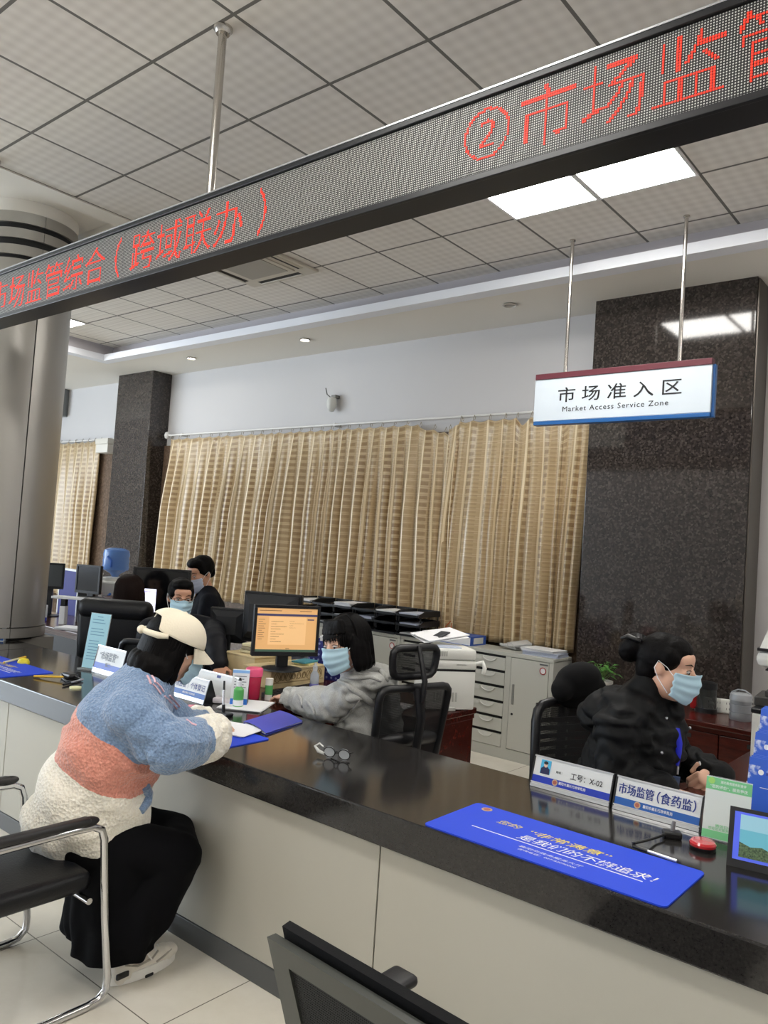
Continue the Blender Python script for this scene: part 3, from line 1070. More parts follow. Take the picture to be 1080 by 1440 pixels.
# ================================================================== desks
m_redwood, t = new_mat('dark_red_wood')
co = t.coord()
mp = t.n.new('ShaderNodeMapping')
mp.inputs['Scale'].default_value = (2, 14, 14)
t.link(co, mp.inputs[0])
t.link(t.ramp(t.noise(3, 5, mp.outputs[0], 0.6), [(0.3, lin((44, 15, 11))), (0.7, lin((80, 30, 22)))]), t.p.inputs['Base Color'])
t.p.inputs['Roughness'].default_value = 0.22
DZ = 0.75
m_mon_dark = mat('near_black_panel', (14, 14, 17), 0.5)
def desk(label, x0, y0, x1, y1, z1=DZ, drawer=False, name='desk', front=False):
    o = thing(name, label, 'desk', ((x0 + x1) / 2, (y0 + y1) / 2, 0))
    hx, hy = (x1 - x0) / 2, (y1 - y0) / 2
    MB().span((-hx, -hy, z1 - 0.035), (hx, hy, z1), 0.006).build('desk_top', m_redwood, o)
    MB().span((-hx + 0.01, -hy + 0.01, z1 - 0.06), (hx - 0.01, hy - 0.01, z1 - 0.0355)).build('apron', m_redwood, o)
    for s_ in (-1, 1):
        MB().span((s_ * (hx - 0.03) - 0.02, -hy + 0.02, 0), (s_ * (hx - 0.03) + 0.02, hy - 0.02, z1 - 0.061), 0.003).build('side_panel', m_redwood, o)
    MB().span((-hx + 0.055, hy - 0.06, 0.1), (hx - 0.055, hy - 0.04, z1 - 0.061)).build('modesty_panel', m_redwood, o)
    if front:
        MB().span((-hx + 0.055, -hy + 0.04, 0.02), (hx - 0.055, -hy + 0.06, z1 - 0.061)).build('front_panel', m_mon_dark, o)
    if drawer:
        n = 3
        for k in range(n):
            a = -hx + 0.06 + k * (2 * hx - 0.12) / n
            b_ = a + (2 * hx - 0.12) / n - 0.006
            d = MB().span((a, -hy + 0.01, 0.1), (b_, -hy + 0.03, z1 - 0.065), 0.003).build('door', m_redwood, o)
            MB().span(((a + b_) / 2 - 0.06, -hy + 0.006, z1 - 0.11), ((a + b_) / 2 + 0.06, -hy + 0.0105, z1 - 0.085), 0.002).build('finger_slot', m_dark, d)
    return o
desk('dark red wood return desk carrying the white printer, behind the grey mesh chair', -2.94, 3.30, -2.375, 3.82)
desk('dark red wood desk of the woman in the grey hoodie, crowded with crates', -3.98, 2.765, -2.945, 3.95)
desk('dark red wood desk in front of the woman in black, under her papers', -1.02, 2.765, 1.2, 4.45)
desk('low dark red credenza against the big granite pillar, holding the plant', -2.34, 4.98, -0.9, 5.62, 0.69, True, 'credenza')
desk('dark desk far left, half hidden by the round column', -7.7, 3.40, -5.75, 4.0, 0.75, front=True)

# ================================================================== white printer on the return desk
m_pw = mat('printer_white', (226, 226, 220), 0.4)
m_pg = mat('printer_grey', (176, 176, 170), 0.45)
PX0, PX1, PY0, PY1 = -0.12, 0.12, -0.14, 0.14
pq = on_z(634, 1001, DZ)
o = thing('printer', 'tall white laser printer on the dark red return desk', 'printer', (pq.x - 0.115, pq.y + 0.085, DZ), math.radians(-36))
hx, hy = (PX1 - PX0) / 2, (PY1 - PY0) / 2
MB().span((-hx, -hy, 0.006), (hx, hy, 0.215), 0.01).build('lower_case', m_pw, o, 30)
MB().span((-hx - 0.004, -hy - 0.004, 0.222), (hx + 0.004, hy + 0.004, 0.272), 0.014).build('middle_case', m_pw, o, 30)
MB().span((-hx + 0.01, -hy, 0.274), (hx, hy, 0.335), 0.016).build('scanner_lid', m_pw, o, 30)
MB().span((-hx + 0.003, -hy + 0.003, 0.213), (hx - 0.003, hy - 0.003, 0.224)).build('seam_gap', m_dark, o)
g = MB()
for k in range(8):
    g.span((hx - 0.001, -0.10 + k * 0.018, 0.05), (hx + 0.002, -0.09 + k * 0.018, 0.10))
g.build('vent', m_pg, o)
g = MB()
for k in range(6):
    g.span((hx - 0.001, -hy + 0.04 + k * 0.012, 0.295), (hx + 0.002, -hy + 0.047 + k * 0.012, 0.322))
g.build('vent', m_pg, o)
MB().span((hx - 0.001, 0.02, 0.245), (hx + 0.004, 0.09, 0.256), 0.002).build('catch', m_pg, o)
MB().span((hx - 0.03, -0.05, -0.0), (hx + 0.012, 0.03, 0.02), 0.003).build('tray_grip', m_pg, o)
MB().tube([(hx - 0.02, hy - 0.01, 0.25), (hx + 0.02, hy + 0.03, 0.27), (hx + 0.035, hy + 0.035, 0.24), (hx + 0.03, hy + 0.03, 0.21)], 0.012, 10).build('side_handle', m_pw, o, 60)
fd = MB()
fd.prism([(-hx + 0.04, -hy + 0.02, 0.337), (hx - 0.14, -hy + 0.04, 0.337), (-0.06, hy - 0.10, 0.40), (-hx + 0.02, hy - 0.14, 0.40)], (0, 0, 0.008))
fd.build('feeder_flap', mat('printer_dark', (56, 57, 60), 0.4), o)
MB().span((hx - 0.13, -hy + 0.06, 0.335), (hx - 0.03, hy - 0.08, 0.341), 0.002).build('control_panel', mat('panel_tint', (190, 200, 220), 0.3), o)
for k in range(2):
    MB().box((-hx - 0.0, 0.0, 0.375 + 0.012 * k), (0.2, 0.28, 0.003), rot=(0.12, 0.10, 0.1 + 0.2 * k)).build('paper_sheet', m_paper, o)
paper_stack('paper_sheets', -2.72, 3.40, DZ, 0.30, 0.16, 0.012, 0.2, 'loose white sheets on the return desk in front of the printer', 'papers')

# ================================================================== monitors
m_mon = mat('monitor_black', (20, 21, 25), 0.35)
m_monback = mat('monitor_back', (32, 34, 38), 0.5)
m_scr_off = mat('dark_screen', (12, 13, 16), 0.12)
def monitor(label, cx, cy, cz, w_, h_, yaw, base_z, screen=m_scr_off, content=None, tilt=0.0, deep=False, group=None):
    """cx,cy,cz centre of the screen; yaw 0 faces -y"""
    o = thing('monitor', label, 'monitor', (cx, cy, base_z), yaw, group)
    dz = cz - base_z
    tl = Matrix.Translation((0, 0, dz)) @ Matrix.Rotation(tilt, 4, 'X')
    def put(mb, n, m, par=o):
        ob = mb.build(n, m, par)
        ob.data.transform(tl)
        return ob
    b = MB()
    f_ = 0.018
    b.span((-w_ / 2 - f_, 0, -h_ / 2 - f_ - 0.008), (w_ / 2 + f_, 0.03, h_ / 2 + f_), 0.006)
    for (a, c2) in (((-w_ / 2 - f_, -0.008, -h_ / 2 - f_ - 0.008), (w_ / 2 + f_, 0.0, -h_ / 2)), ((-w_ / 2 - f_, -0.008, h_ / 2), (w_ / 2 + f_, 0, h_ / 2 + f_)),
                    ((-w_ / 2 - f_, -0.008, -h_ / 2), (-w_ / 2, 0, h_ / 2)), ((w_ / 2, -0.008, -h_ / 2), (w_ / 2 + f_, 0, h_ / 2))):
        b.span(a, c2, 0.002)
    put(b, 'bezel', m_mon)
    d_ = 0.11 if deep else 0.05
    b = MB()
    b.prism([(-w_ / 2, 0.03, -h_ / 2), (w_ / 2, 0.03, -h_ / 2), (w_ / 2, 0.03, h_ / 2), (-w_ / 2, 0.03, h_ / 2)], (0, 0.015, 0))
    q = 0.62
    pa = [(-w_ / 2, 0.045, -h_ / 2), (w_ / 2, 0.045, -h_ / 2), (w_ / 2, 0.045, h_ / 2), (-w_ / 2, 0.045, h_ / 2)]
    pb = [(x_ * q, 0.03 + d_, z_ * q) for x_, y_, z_ in pa]
    va = [b.b.verts.new(p) for p in pa]
    vb = [b.b.verts.new(p) for p in pb]
    b.b.faces.new(vb)
    b.b.faces.new(va[::-1])
    for k in range(4):
        b.b.faces.new((va[k], va[(k + 1) % 4], vb[(k + 1) % 4], vb[k]))
    put(b, 'back_shell', m_monback)
    s_ = MB()
    s_.span((-w_ / 2, -0.002, -h_ / 2), (w_ / 2, 0.0005, h_ / 2))
    so = put(s_, 'screen', screen)
    if content:
        for (mm, x0, z0, x1, z1) in content:
            c_ = MB()
            c_.span((-w_ / 2 + x0 * w_, -0.004, h_ / 2 - z1 * h_), (-w_ / 2 + x1 * w_, -0.0021, h_ / 2 - z0 * h_))
            put(c_, 'screen_window', mm, so)
    st = MB()
    st.span((-0.035, 0.04, 0.012), (0.035, 0.075, dz), 0.006)
    st.build('stand_neck', m_mon, o)
    MB().lathe([(0, 0.0), (0.12, 0.0), (0.118, 0.008), (0.06, 0.016), (0, 0.018)], (0, 0.05, 0), 28).build('stand_base', m_mon, o, 40)
    return o
def glow(name, rgb, e=0.9):
    m = mat(name, rgb, 0.4, emit=e)
    return m
g_or = glow('screen_orange', (206, 160, 106), 0.42)
g_or2 = glow('screen_orange_light', (216, 174, 122), 0.44)
g_navy = glow('screen_navy', (62, 60, 96), 0.3)
g_line = glow('screen_line', (140, 96, 60), 0.25)
g_bar = glow('screen_taskbar', (60, 84, 70), 0.4)
g_wht = glow('screen_white', (226, 226, 244), 0.75)
g_pur = glow('screen_violet', (120, 110, 190), 0.6)
CR1Z = 0.87
rows = [(g_navy, 0, 0.13, 1, 0.18), (g_or2, 0.20, 0.20, 0.82, 0.84), (g_bar, 0, 0.95, 1, 1.0), (g_navy, 0.04, 0.15, 0.32, 0.15)]
rows += [(g_line, 0.235, 0.30 + 0.058 * k, 0.235 + (0.20, 0.10, 0.26, 0.16, 0.08, 0.22, 0.14, 0.09, 0.18)[k], 0.312 + 0.058 * k) for k in range(9)]
rows += [(g_line, 0.54, 0.29 + 0.05 * k, 0.54 + (0.08, 0.24, 0.06, 0.11)[k], 0.302 + 0.05 * k) for k in range(4)]
rows += [(g_line, 0.03, 0.26 + 0.05 * k, 0.03 + (0.1, 0.07, 0.12, 0.09, 0.11, 0.06, 0.1, 0.08, 0.1, 0.07)[k], 0.27 + 0.05 * k) for k in range(10)]
rows += [(g_line, 0.03, 0.05, 0.40, 0.065), (g_line, 0.7, 0.05, 0.9, 0.065), (g_navy, 0.84, 0.24, 0.95, 0.265), (g_line, 0.5, 0.92, 0.56, 0.935)]
c_ = at(403, 886, 4.55)
monitor('lit monitor with an orange page on a wooden crate beside the grey hoodie', c_.x, c_.y, c_.z, 0.36, 0.25, math.radians(62), 0.862, g_or, rows)
c_ = at(384, 868, 5.2)
monitor('black monitor seen from behind, just behind the lit orange one', c_.x, c_.y, c_.z, 0.37, 0.29, math.radians(205), 0.75, deep=True)
c_ = at(322, 878, 5.35)
monitor('dark grey monitor seen from behind, right of the standing man in the suit', c_.x, c_.y, c_.z, 0.22, 0.19, math.radians(215), 0.75)
c_ = at(226, 832, 6.2)
monitor('monitor with black upper screen and white page, behind the man in glasses', c_.x, c_.y, c_.z, 0.42, 0.33, math.radians(40), 0.75, m_scr_off,
        [(g_wht, 0.06, 0.45, 0.42, 1.0), (g_pur, 0.06, 0.50, 0.42, 0.56)])
c_ = at(124, 814, 7.0)
monitor('black screen monitor far left beside the blue water bottle', c_.x, c_.y, c_.z, 0.23, 0.21, math.radians(20), 0.98)
c_ = at(70, 809, 7.4)
monitor('grey monitor far left, half hidden behind the round column', c_.x, c_.y, c_.z, 0.22, 0.20, math.radians(55), 0.75, mat('grey_screen', (74, 78, 80), 0.3))

# ================================================================== things on the counter and desks
m_matblue = mat('royal_blue_mat', (14, 66, 216), 0.55, nz=(500, 0.05))
m_white = mat('white_print', (236, 238, 242), 0.5)
m_yellow = mat('yellow_print', (236, 214, 90), 0.5)
m_gold = mat('gold_emblem', (196, 168, 130), 0.4)
m_redem = mat('red_emblem', (176, 96, 80), 0.5)
m_pblack = mat('black_plastic', (20, 20, 22), 0.35)
m_aluf = mat('silver_rail', (205, 206, 208), 0.28, 0.6)
m_pblue = mat('plate_blue', (20, 52, 176), 0.4)
m_pblue2 = mat('plate_mid_blue', (30, 92, 172), 0.4)
m_platew = mat('plate_white', (222, 224, 224), 0.4)
m_navy = mat('navy_ink', (28, 52, 130), 0.5)


def rounded(w_, d_, r=0.02, n=5):
    pts = []
    for cx, cy, a0 in ((w_ / 2 - r, -d_ / 2 + r, -PI / 2), (w_ / 2 - r, d_ / 2 - r, 0), (-w_ / 2 + r, d_ / 2 - r, PI / 2), (-w_ / 2 + r, -d_ / 2 + r, PI)):
        for k in range(n + 1):
            a = a0 + PI / 2 * k / n
            pts.append((cx + r * math.cos(a), cy + r * math.sin(a), 0))
    return pts


def emblem(parent, mtx, r):
    b = MB()
    b.cyl((0, 0, 0), (0, 0, 0.0006), r, seg=24)
    b.b.transform(mtx)
    b.build('emblem', m_gold, parent)
    b = MB()
    b.cyl((0, 0, 0.0004), (0, 0, 0.001), r * 0.66, seg=24)
    b.b.transform(mtx)
    b.build('emblem', m_redem, parent)


def desk_mat(cx, cy, label, rot=0.0):
    o = thing('desk_mat', label, 'mat', (cx, cy, TOPZ), rot, 'blue slogan mats along the counter')
    MB().prism(rounded(0.75, 0.315, 0.018), (0, 0, 0.004)).build('sheet', m_matblue, o)
    z_ = 0.0046
    ex, ey = (1, 0, 0), (0, 1, 0)
    letters('lettering', '您的', m_yellow, o, frame_mtx((-0.19, 0.052, z_), ex, ey), 0.035, 0.082, 0.004, shear=0.2)
    letters('lettering', '“非常满意”', m_yellow, o, frame_mtx((0.015, 0.047, z_), ex, ey), 0.04, 0.26, 0.006, shear=0.2)
    letters('lettering', '是我们的不懈追求！', m_white, o, frame_mtx((0.09, -0.012, z_), ex, ey), 0.046, 0.42, 0.005, shear=0.2)
    MB().span((-0.265, -0.052, z_ - 0.0004), (0.275, -0.048, z_ + 0.0002)).build('underline', m_white, o)
    letters('lettering', '襄阳市政务服务大厅', m_white, o, frame_mtx((0.02, -0.083, z_), ex, ey), 0.014, 0.2, 0.0, shear=0.2)
    letters('lettering', '咨询电话：027-83090000', m_white, o, frame_mtx((0.02, -0.106, z_), ex, ey), 0.012, 0.18, 0.0, shear=0.2)
    emblem(o, Matrix.Translation((-0.315, 0.118, z_ - 0.0005)), 0.018)
    return o


dm = desk_mat(-1.047, 2.172, 'blue slogan mat on the counter in front of the two name plates')
dup(dm, (-2.836, 2.172, TOPZ), 0, 'blue slogan mat under the forearms and papers of the woman in the white cap')
dup(dm, (-4.655, 2.172, TOPZ), 0, 'blue slogan mat at the far left end of the counter')


def name_plate(x0, x1, y0, label, band, h_=0.108, rot=0.0):
    """leaning plate with rails and triangular end caps; local origin at its left front foot"""
    w_ = x1 - x0
    o = thing('name_plate', label, 'name plate', (x0, y0, TOPZ), rot, 'white and blue name plates on the counter')
    ln = 0.032
    def face(x_, s_, lift=0.0):
        # point at x along the plate, s up the slope, lifted off the face
        n = V((0, -h_, ln)).normalized()
        return V((x_, ln * s_, h_ * s_)) + n * lift
    b = MB()
    b.prism([(0.006, 0.0, 0.0), (0.006, ln, h_), (0.006, ln + 0.004, h_), (0.006, 0.005, 0.0)], (w_ - 0.012, 0, 0))
    b.build('board', m_platew, o)
    for s0, s1 in ((0.0, 0.10), (0.125, 0.17), (0.965, 1.01)):
        p = [face(0.004, s0, 0.0), face(0.004, s1, 0.0), face(0.004, s1, 0.004), face(0.004, s0, 0.004)]
        MB().prism(p, (w_ - 0.008, 0, 0)).build('rail', m_aluf, o)
    p = [face(0.006, 0.17, 0.0), face(0.006, 0.385, 0.0), face(0.006, 0.385, 0.0008), face(0.006, 0.17, 0.0008)]
    MB().prism(p, (w_ - 0.012, 0, 0)).build('band', band, o)
    for xx in (0.0, w_ - 0.006):
        MB().prism([(xx, -0.003, 0), (xx, ln - 0.002, h_ * 1.01), (xx, ln + 0.008, h_ * 1.01), (xx, 0.085, 0)], (0.006, 0, 0)).build('end_cap', m_pblack, o)
    MB().span((0.006, 0.07, 0), (w_ - 0.006, 0.082, 0.01)).build('foot_bar', m_pblack, o)
    def fm(x_, s_, lift=0.0016):
        return frame_mtx(face(x_, s_, lift), (1, 0, 0), (0, ln, h_))
    o['_'] = 0
    del o['_']
    return o, fm, w_


P1, fm, w_ = name_plate(-1.412, -1.098, 2.668, 'white name plate with a blue and navy portrait photo, number X-02', m_pblue)
MB().box((0, 0, 0), (0.040, 0.050, 0.0008)).build('photo', mat('photo_sky', (72, 178, 222), 0.4), P1).data.transform(fm(0.052, 0.685, 0.001))
b = MB()
b.prism([(-0.018, -0.025, 0), (0.018, -0.025, 0), (0.017, -0.006, 0), (0.006, 0.003, 0), (-0.006, 0.003, 0), (-0.017, -0.006, 0)], (0, 0, 0.0006))
b.build('photo_suit', mat('photo_navy', (18, 24, 72), 0.5), P1).data.transform(fm(0.052, 0.685, 0.0014))
b = MB()
b.ball((0, 0.009, 0), (0.008, 0.0105, 0.0006))
b.build('photo_face', mat('photo_skin', (226, 190, 168), 0.5), P1).data.transform(fm(0.052, 0.685, 0.0021))
b = MB()
b.ball((0, 0.015, 0), (0.0088, 0.006, 0.0006))
b.build('photo_hair', m_ink, P1).data.transform(fm(0.052, 0.685, 0.0028))
letters('lettering', '工号：X-02', m_ink, P1, fm(0.215, 0.60), 0.024, 0.122, 0.008)
letters('lettering', '姓名：', m_ink, P1, fm(0.108, 0.62), 0.009, 0.024, 0.01)
letters('lettering', '襄阳市襄城行政审批局', m_white, P1, fm(0.165, 0.30), 0.011, 0.105, 0.01)
emblem(P1, fm(0.098, 0.285, 0.001), 0.011)
P2, fm, w_ = name_plate(-1.090, -0.792, 2.664, 'white and blue name plate with bold navy market supervision lettering', m_pblue2)
for dx in (0, 0.0014):
    letters('lettering', '市场监管', m_navy, P2, fm(0.075 + dx, 0.66, 0.0016 + dx * 0.1), 0.036, 0.122, 0.005)
    letters('lettering', '（食药监）', m_navy, P2, fm(0.211 + dx, 0.655, 0.0016 + dx * 0.1), 0.038, 0.128, 0.005)
letters('lettering', '襄阳市襄城行政审批局', m_white, P2, fm(0.155, 0.285), 0.011, 0.10, 0.01)
emblem(P2, fm(0.086, 0.28, 0.001), 0.011)
q = on_z(283, 990, TOPZ)
P3, fm, w_ = name_plate(q.x - 0.30, q.x + 0.02, q.y, 'white and blue name plate beside the face of the woman in the white cap', m_pblue2, 0.115)
letters('lettering', '市场监管｜个体登记', m_navy, P3, fm(0.162, 0.62), 0.036, 0.27, 0.005)
letters('lettering', '襄阳市襄城行政审批局', m_white, P3, fm(0.18, 0.29), 0.010, 0.10, 0.01)
P4, fm, w_ = name_plate(q.x - 0.27, q.x + 0.12, q.y + 0.105, 'taller white plate with a small blue mark, behind the other plate by the cap', m_platew, 0.135)
MB().box((0, 0, 0), (0.03, 0.014, 0.001)).build('mark', m_navy, P4).data.transform(fm(0.23, 0.88, 0.001))
q = on_z(129, 944, TOPZ)
P5, fm, w_ = name_plate(q.x, q.x + 0.30, q.y, 'white name plate with grey lettering beside the pale blue leaflet stand', mat('plate_violet', (84, 112, 206), 0.4), 0.155)
m_greyink = mat('grey_ink', (120, 126, 136), 0.5)
letters('lettering', '“市场监管”', m_greyink, P5, fm(0.135, 0.66), 0.05, 0.19, 0.01)
letters('lettering', '窗口一', m_greyink, P5, fm(0.16, 0.36), 0.024, 0.08, 0.01)

# pale blue leaflet stand
q = on_z(114, 941, TOPZ)
o = thing('leaflet_stand', 'pale blue printed notice in a tall clear stand on the counter', 'leaflet stand', (q.x, q.y, TOPZ), 0.32)
m_acr = mat('clear_acrylic', (230, 238, 240), 0.08, alpha=0.28)
MB().prism([(0, 0.0, 0.012), (0, 0.05, 0.335), (0, 0.054, 0.335), (0, 0.004, 0.012)], (0.15, 0, 0)).build('holder', m_acr, o)
MB().span((-0.006, -0.03, 0), (0.156, 0.07, 0.012), 0.003).build('base', m_acr, o)
MB().prism([(0.003, -0.0012, 0.014), (0.003, 0.0488, 0.333), (0.003, 0.0498, 0.333), (0.003, 0.0, 0.014)], (0.144, 0, 0)).build('notice', mat('pale_blue_paper', (168, 216, 230), 0.6), o)
b = MB()
R = rnd(3)
ey = V((0, 0.05, 0.323)).normalized()
for k in range(15):
    s_ = 0.93 - k * 0.055
    if k in (3, 7):
        continue
    wl = R.uniform(0.07, 0.12) if k else 0.04
    xa = 0.022 if k else 0.055
    p = V((xa, 0.05 * s_ - 0.0022, 0.012 + 0.323 * s_))
    b.prism([p, p + V((wl, 0, 0)), p + V((wl, 0, 0)) + ey * 0.004, p + ey * 0.004], (0, -0.0004, 0.0001))
b.build('print_lines', mat('notice_print', (110, 158, 186), 0.6), o)

# card stand at the very left edge
q = on_z(-9, 901, TOPZ)
o = thing('card_stand', 'white and blue upright card at the extreme left end of the counter', 'card stand', (q.x, q.y, TOPZ), 0.66)
MB().prism([(-0.06, 0, 0.0), (-0.06, 0.03, 0.21), (-0.06, 0.034, 0.21), (-0.06, 0.06, 0)], (0.13, 0, 0)).build('holder', mat('card_white', (226, 230, 236), 0.4), o)
for s0, s1 in ((0.02, 0.2), (0.9, 0.99)):
    MB().prism([(-0.058, 0.03 * s0 - 0.001, 0.21 * s0), (-0.058, 0.03 * s1 - 0.001, 0.21 * s1), (-0.058, 0.03 * s1, 0.21 * s1), (-0.058, 0.03 * s0, 0.21 * s0)], (0.126, 0, 0)).build('band', m_pblue2, o)

# green card stand (code left out)
q = on_z(986, 1177, TOPZ)
o = thing('card_stand', 'green and white acrylic card stand beside the blue brochures', 'card stand', (q.x, q.y, TOPZ), 0.10)
gw, gh, gl = 0.135, 0.185, 0.05
def gp(s_, l=0):
    return V((0, gl * s_ - l, gh * s_))
MB().prism([gp(0), gp(1), gp(1) + V((0, 0.003, 0)), gp(0) + V((0, 0.003, 0))], (gw, 0, 0)).build('holder', m_acr, o)
MB().prism([gp(0.0, 0), gp(0.0) + V((0, 0.10, 0)), gp(0.0) + V((0, 0.10, 0.003)), gp(0.0, 0) + V((0, 0, 0.003))], (gw, 0, 0)).build('foot', m_acr, o)
MB().prism([gp(0.02, 0.001), gp(0.99, 0.001), gp(0.99, 0.002), gp(0.02, 0.002)], (gw, 0, 0)).build('card', mat('card_pale', (214, 222, 218), 0.4), o)
m_green = mat('card_green', (120, 200, 140), 0.5)
m_green2 = mat('card_lime', (160, 214, 110), 0.5)
MB().prism([gp(0.79, 0.0022), gp(0.985, 0.0022), gp(0.985, 0.0026), gp(0.79, 0.0026)], (gw, 0, 0)).build('band', m_green, o)
MB().prism([gp(0.03, 0.0022), gp(0.15, 0.0022), gp(0.15, 0.0026), gp(0.03, 0.0026)], (gw, 0, 0)).build('band', m_green, o)
gm = lambda x_, s_: frame_mtx(gp(s_, 0.0032) + V((x_, 0, 0)), (1, 0, 0), (0, gl, gh))
letters('lettering', '湖北政务服务好差评', m_white, o, gm(0.08, 0.93), 0.009, 0.075, 0.01)
letters('lettering', '“您的评价”，服务更优', m_white, o, gm(0.068, 0.845), 0.011, 0.11, 0.01)
letters('lettering', '微信扫一扫', m_green, o, gm(0.068, 0.235), 0.010, 0.06, 0.01)
letters('lettering', '欢迎您对服务作出评价', m_green, o, gm(0.068, 0.185), 0.009, 0.10, 0.01)
b = MB()
b.cyl((0, 0, 0), (0, 0, 0.0006), 0.010, seg=20)
b.build('seal', m_green2, o).data.transform(gm(0.016, 0.93))

# brochure rack with blue brochures
q = on_z(1043, 1172, TOPZ)
by = q.y + 0.11
bx = on_y(1044, 1135, by + 0.03).x
o = thing('brochure_rack', 'clear three-tier rack holding blue brochures at the right end of the counter', 'brochure rack', (bx, by, TOPZ), 0.0)
for k in range(3):
    y_, z_ = 0.062 * k, 0.075 * k
    MB().prism([(0, y_, z_), (0, y_ + 0.03, z_ + 0.075), (0, y_ + 0.032, z_ + 0.075), (0, y_ + 0.003, z_)], (0.23, 0, 0)).build('front_lip', m_acr, o)
    MB().span((0, y_, 0.0 if k == 0 else z_ - 0.003), (0.23, y_ + 0.06, z_ + 0.003)).build('shelf', m_acr, o)
MB().span((0, 0.185, 0), (0.23, 0.188, 0.30)).build('back_panel', m_acr, o)
for s_ in (0, 0.227):
    MB().prism([(s_, 0, 0), (s_, 0.188, 0), (s_, 0.188, 0.22), (s_, 0, 0.05)], (0.003, 0, 0)).build('side_panel', m_acr, o)
m_broch, t = new_mat('brochure_sky_print')
co = t.coord()
x, y, z = t.xyz(co)
cl = t.ramp(t.noise(26, 4, co, 0.6), [(0.48, (0, 0, 0, 1)), (0.6, (1, 1, 1, 1))])
top = t.math('MULTIPLY', t.math('GREATER_THAN', z, 0.140), t.math('LESS_THAN', z, 0.185))
t.link(t.mix(t.math('MULTIPLY', cl, t.math('MULTIPLY', top, 0.8)), lin((48, 96, 204)), lin((222, 232, 246))), t.p.inputs['Base Color'])
t.p.inputs['Roughness'].default_value = 0.3
br = thing('brochure', 'blue sky brochure at the front of the lowest rack tier', 'brochure', (bx + 0.115, by + 0.01, TOPZ + 0.005), 0, 'blue brochures in the rack')
MB().prism([(-0.105, 0.0, 0), (-0.105, 0.045, 0.21), (-0.105, 0.0475, 0.21), (-0.105, 0.0025, 0)], (0.21, 0, 0)).build('cover', m_broch, br)
fmb = lambda x_, s_: frame_mtx((x_, 0.045 * s_ - 0.0012, 0.21 * s_), (1, 0, 0), (0, 0.045, 0.21))
b = MB()
b.cyl((0, 0, 0), (0, 0, 0.0006), 0.009, seg=20)
b.build('emblem', m_white, br).data.transform(fmb(-0.065, 0.79))
letters('lettering', '襄阳政务', m_navy, br, fmb(-0.02, 0.78), 0.010, 0.06, 0.01)
letters('lettering', '一次办好', m_white, br, fmb(0.0, 0.56), 0.022, 0.13, 0.006, shear=0.3)
tn3 = ['lowest', 'middle', 'top']
for k in range(3):
    for j in range(3):
        if k == 0 and j == 0:
            continue
        dup(br, (bx + 0.115 + 0.004 * j, by + 0.01 + 0.062 * k + 0.0055 * j, TOPZ + 0.005 + 0.075 * k + 0.004 * j), 0,
            'blue sky brochure in the %s rack tier, %s' % (tn3[k], ('at the front', 'second in the stack', 'last in the stack')[j]))

# tablet
q0, q1 = on_z(1021, 1216, TOPZ), on_z(1080, 1230, TOPZ)
o = thing('tablet', 'black tablet screen leaning at the right end showing sea and a green hill', 'tablet', (q0.x, q0.y, TOPZ), math.atan2(q1.y - q0.y, q1.x - q0.x))
th, tl_ = 0.155, 0.055
def tp(x_, s_, l=0.0):
    n = V((0, -th, tl_)).normalized()
    return V((x_, tl_ * s_, th * s_)) + n * l
def tq(name, m, x0, x1, s0, s1, l0, l1, par=None):
    return MB().prism([tp(x0, s0, l0), tp(x0, s1, l0), tp(x0, s1, l1), tp(x0, s0, l1)], (x1 - x0, 0, 0)).build(name, m, par or o)
tq('body', m_mon, 0, 0.27, 0.0, 1.0, -0.01, 0.0)
sc_ = tq('screen', glow('tablet_blue', (70, 88, 200), 0.35), 0.014, 0.256, 0.13, 0.93, 0.0, 0.001)
tq('screen_window', glow('tablet_sky', (124, 164, 178), 0.4), 0.03, 0.25, 0.64, 0.89, 0.001, 0.0016, sc_)
tq('screen_window', glow('tablet_sea', (84, 148, 164), 0.4), 0.03, 0.25, 0.18, 0.64, 0.001, 0.0016, sc_)
pts = [(0.03, 0.18), (0.25, 0.18), (0.25, 0.30), (0.22, 0.34), (0.19, 0.30), (0.15, 0.36), (0.12, 0.33), (0.09, 0.40), (0.06, 0.37), (0.03, 0.43)]
hill_m, t = new_mat('tablet_hill')
hc = t.ramp(t.noise(220, 4, t.coord()), [(0.35, lin((34, 50, 34))), (0.7, lin((84, 104, 70)))])
t.link(hc, t.p.inputs['Base Color'])
t.link(hc, t.p.inputs['Emission Color'])
t.p.inputs['Emission Strength'].default_value = 0.3
nrm = V((0, -th, tl_)).normalized()
MB().prism([tp(x_, s_, 0.0018) for x_, s_ in pts], nrm * 0.0006).build('screen_window', hill_m, sc_)
MB().prism([(0.10, 0.02, 0.0), (0.10, 0.05, 0.10), (0.10, 0.14, 0.0)], (0.07, 0, 0)).build('stand', m_mon, o)

# ink pads
def ink_pad(px_, py_, label, mm):
    q = on_z(px_, py_, TOPZ)
    o = thing('ink_pad', label, 'ink pad', (q.x, q.y, TOPZ))
    MB().lathe([(0, 0), (0.036, 0), (0.038, 0.004), (0.038, 0.014), (0, 0.014)], (0, 0, 0), 36).build('base', m_pblack, o, 40)
    MB().lathe([(0.0385, 0.012), (0.039, 0.019), (0.034, 0.025), (0, 0.026), ], (0, 0, 0), 36).build('lid', mm, o, 40)
ink_pad(988, 1194, 'round red ink pad with glossy lid in front of the green card stand', mat('red_glossy_lid', (196, 42, 50), 0.08, coat=1.0))
ink_pad(271, 1000, 'round pink ink pad in front of the plate beside the white cap', mat('pink_glossy_lid', (226, 92, 112), 0.15, coat=0.6))

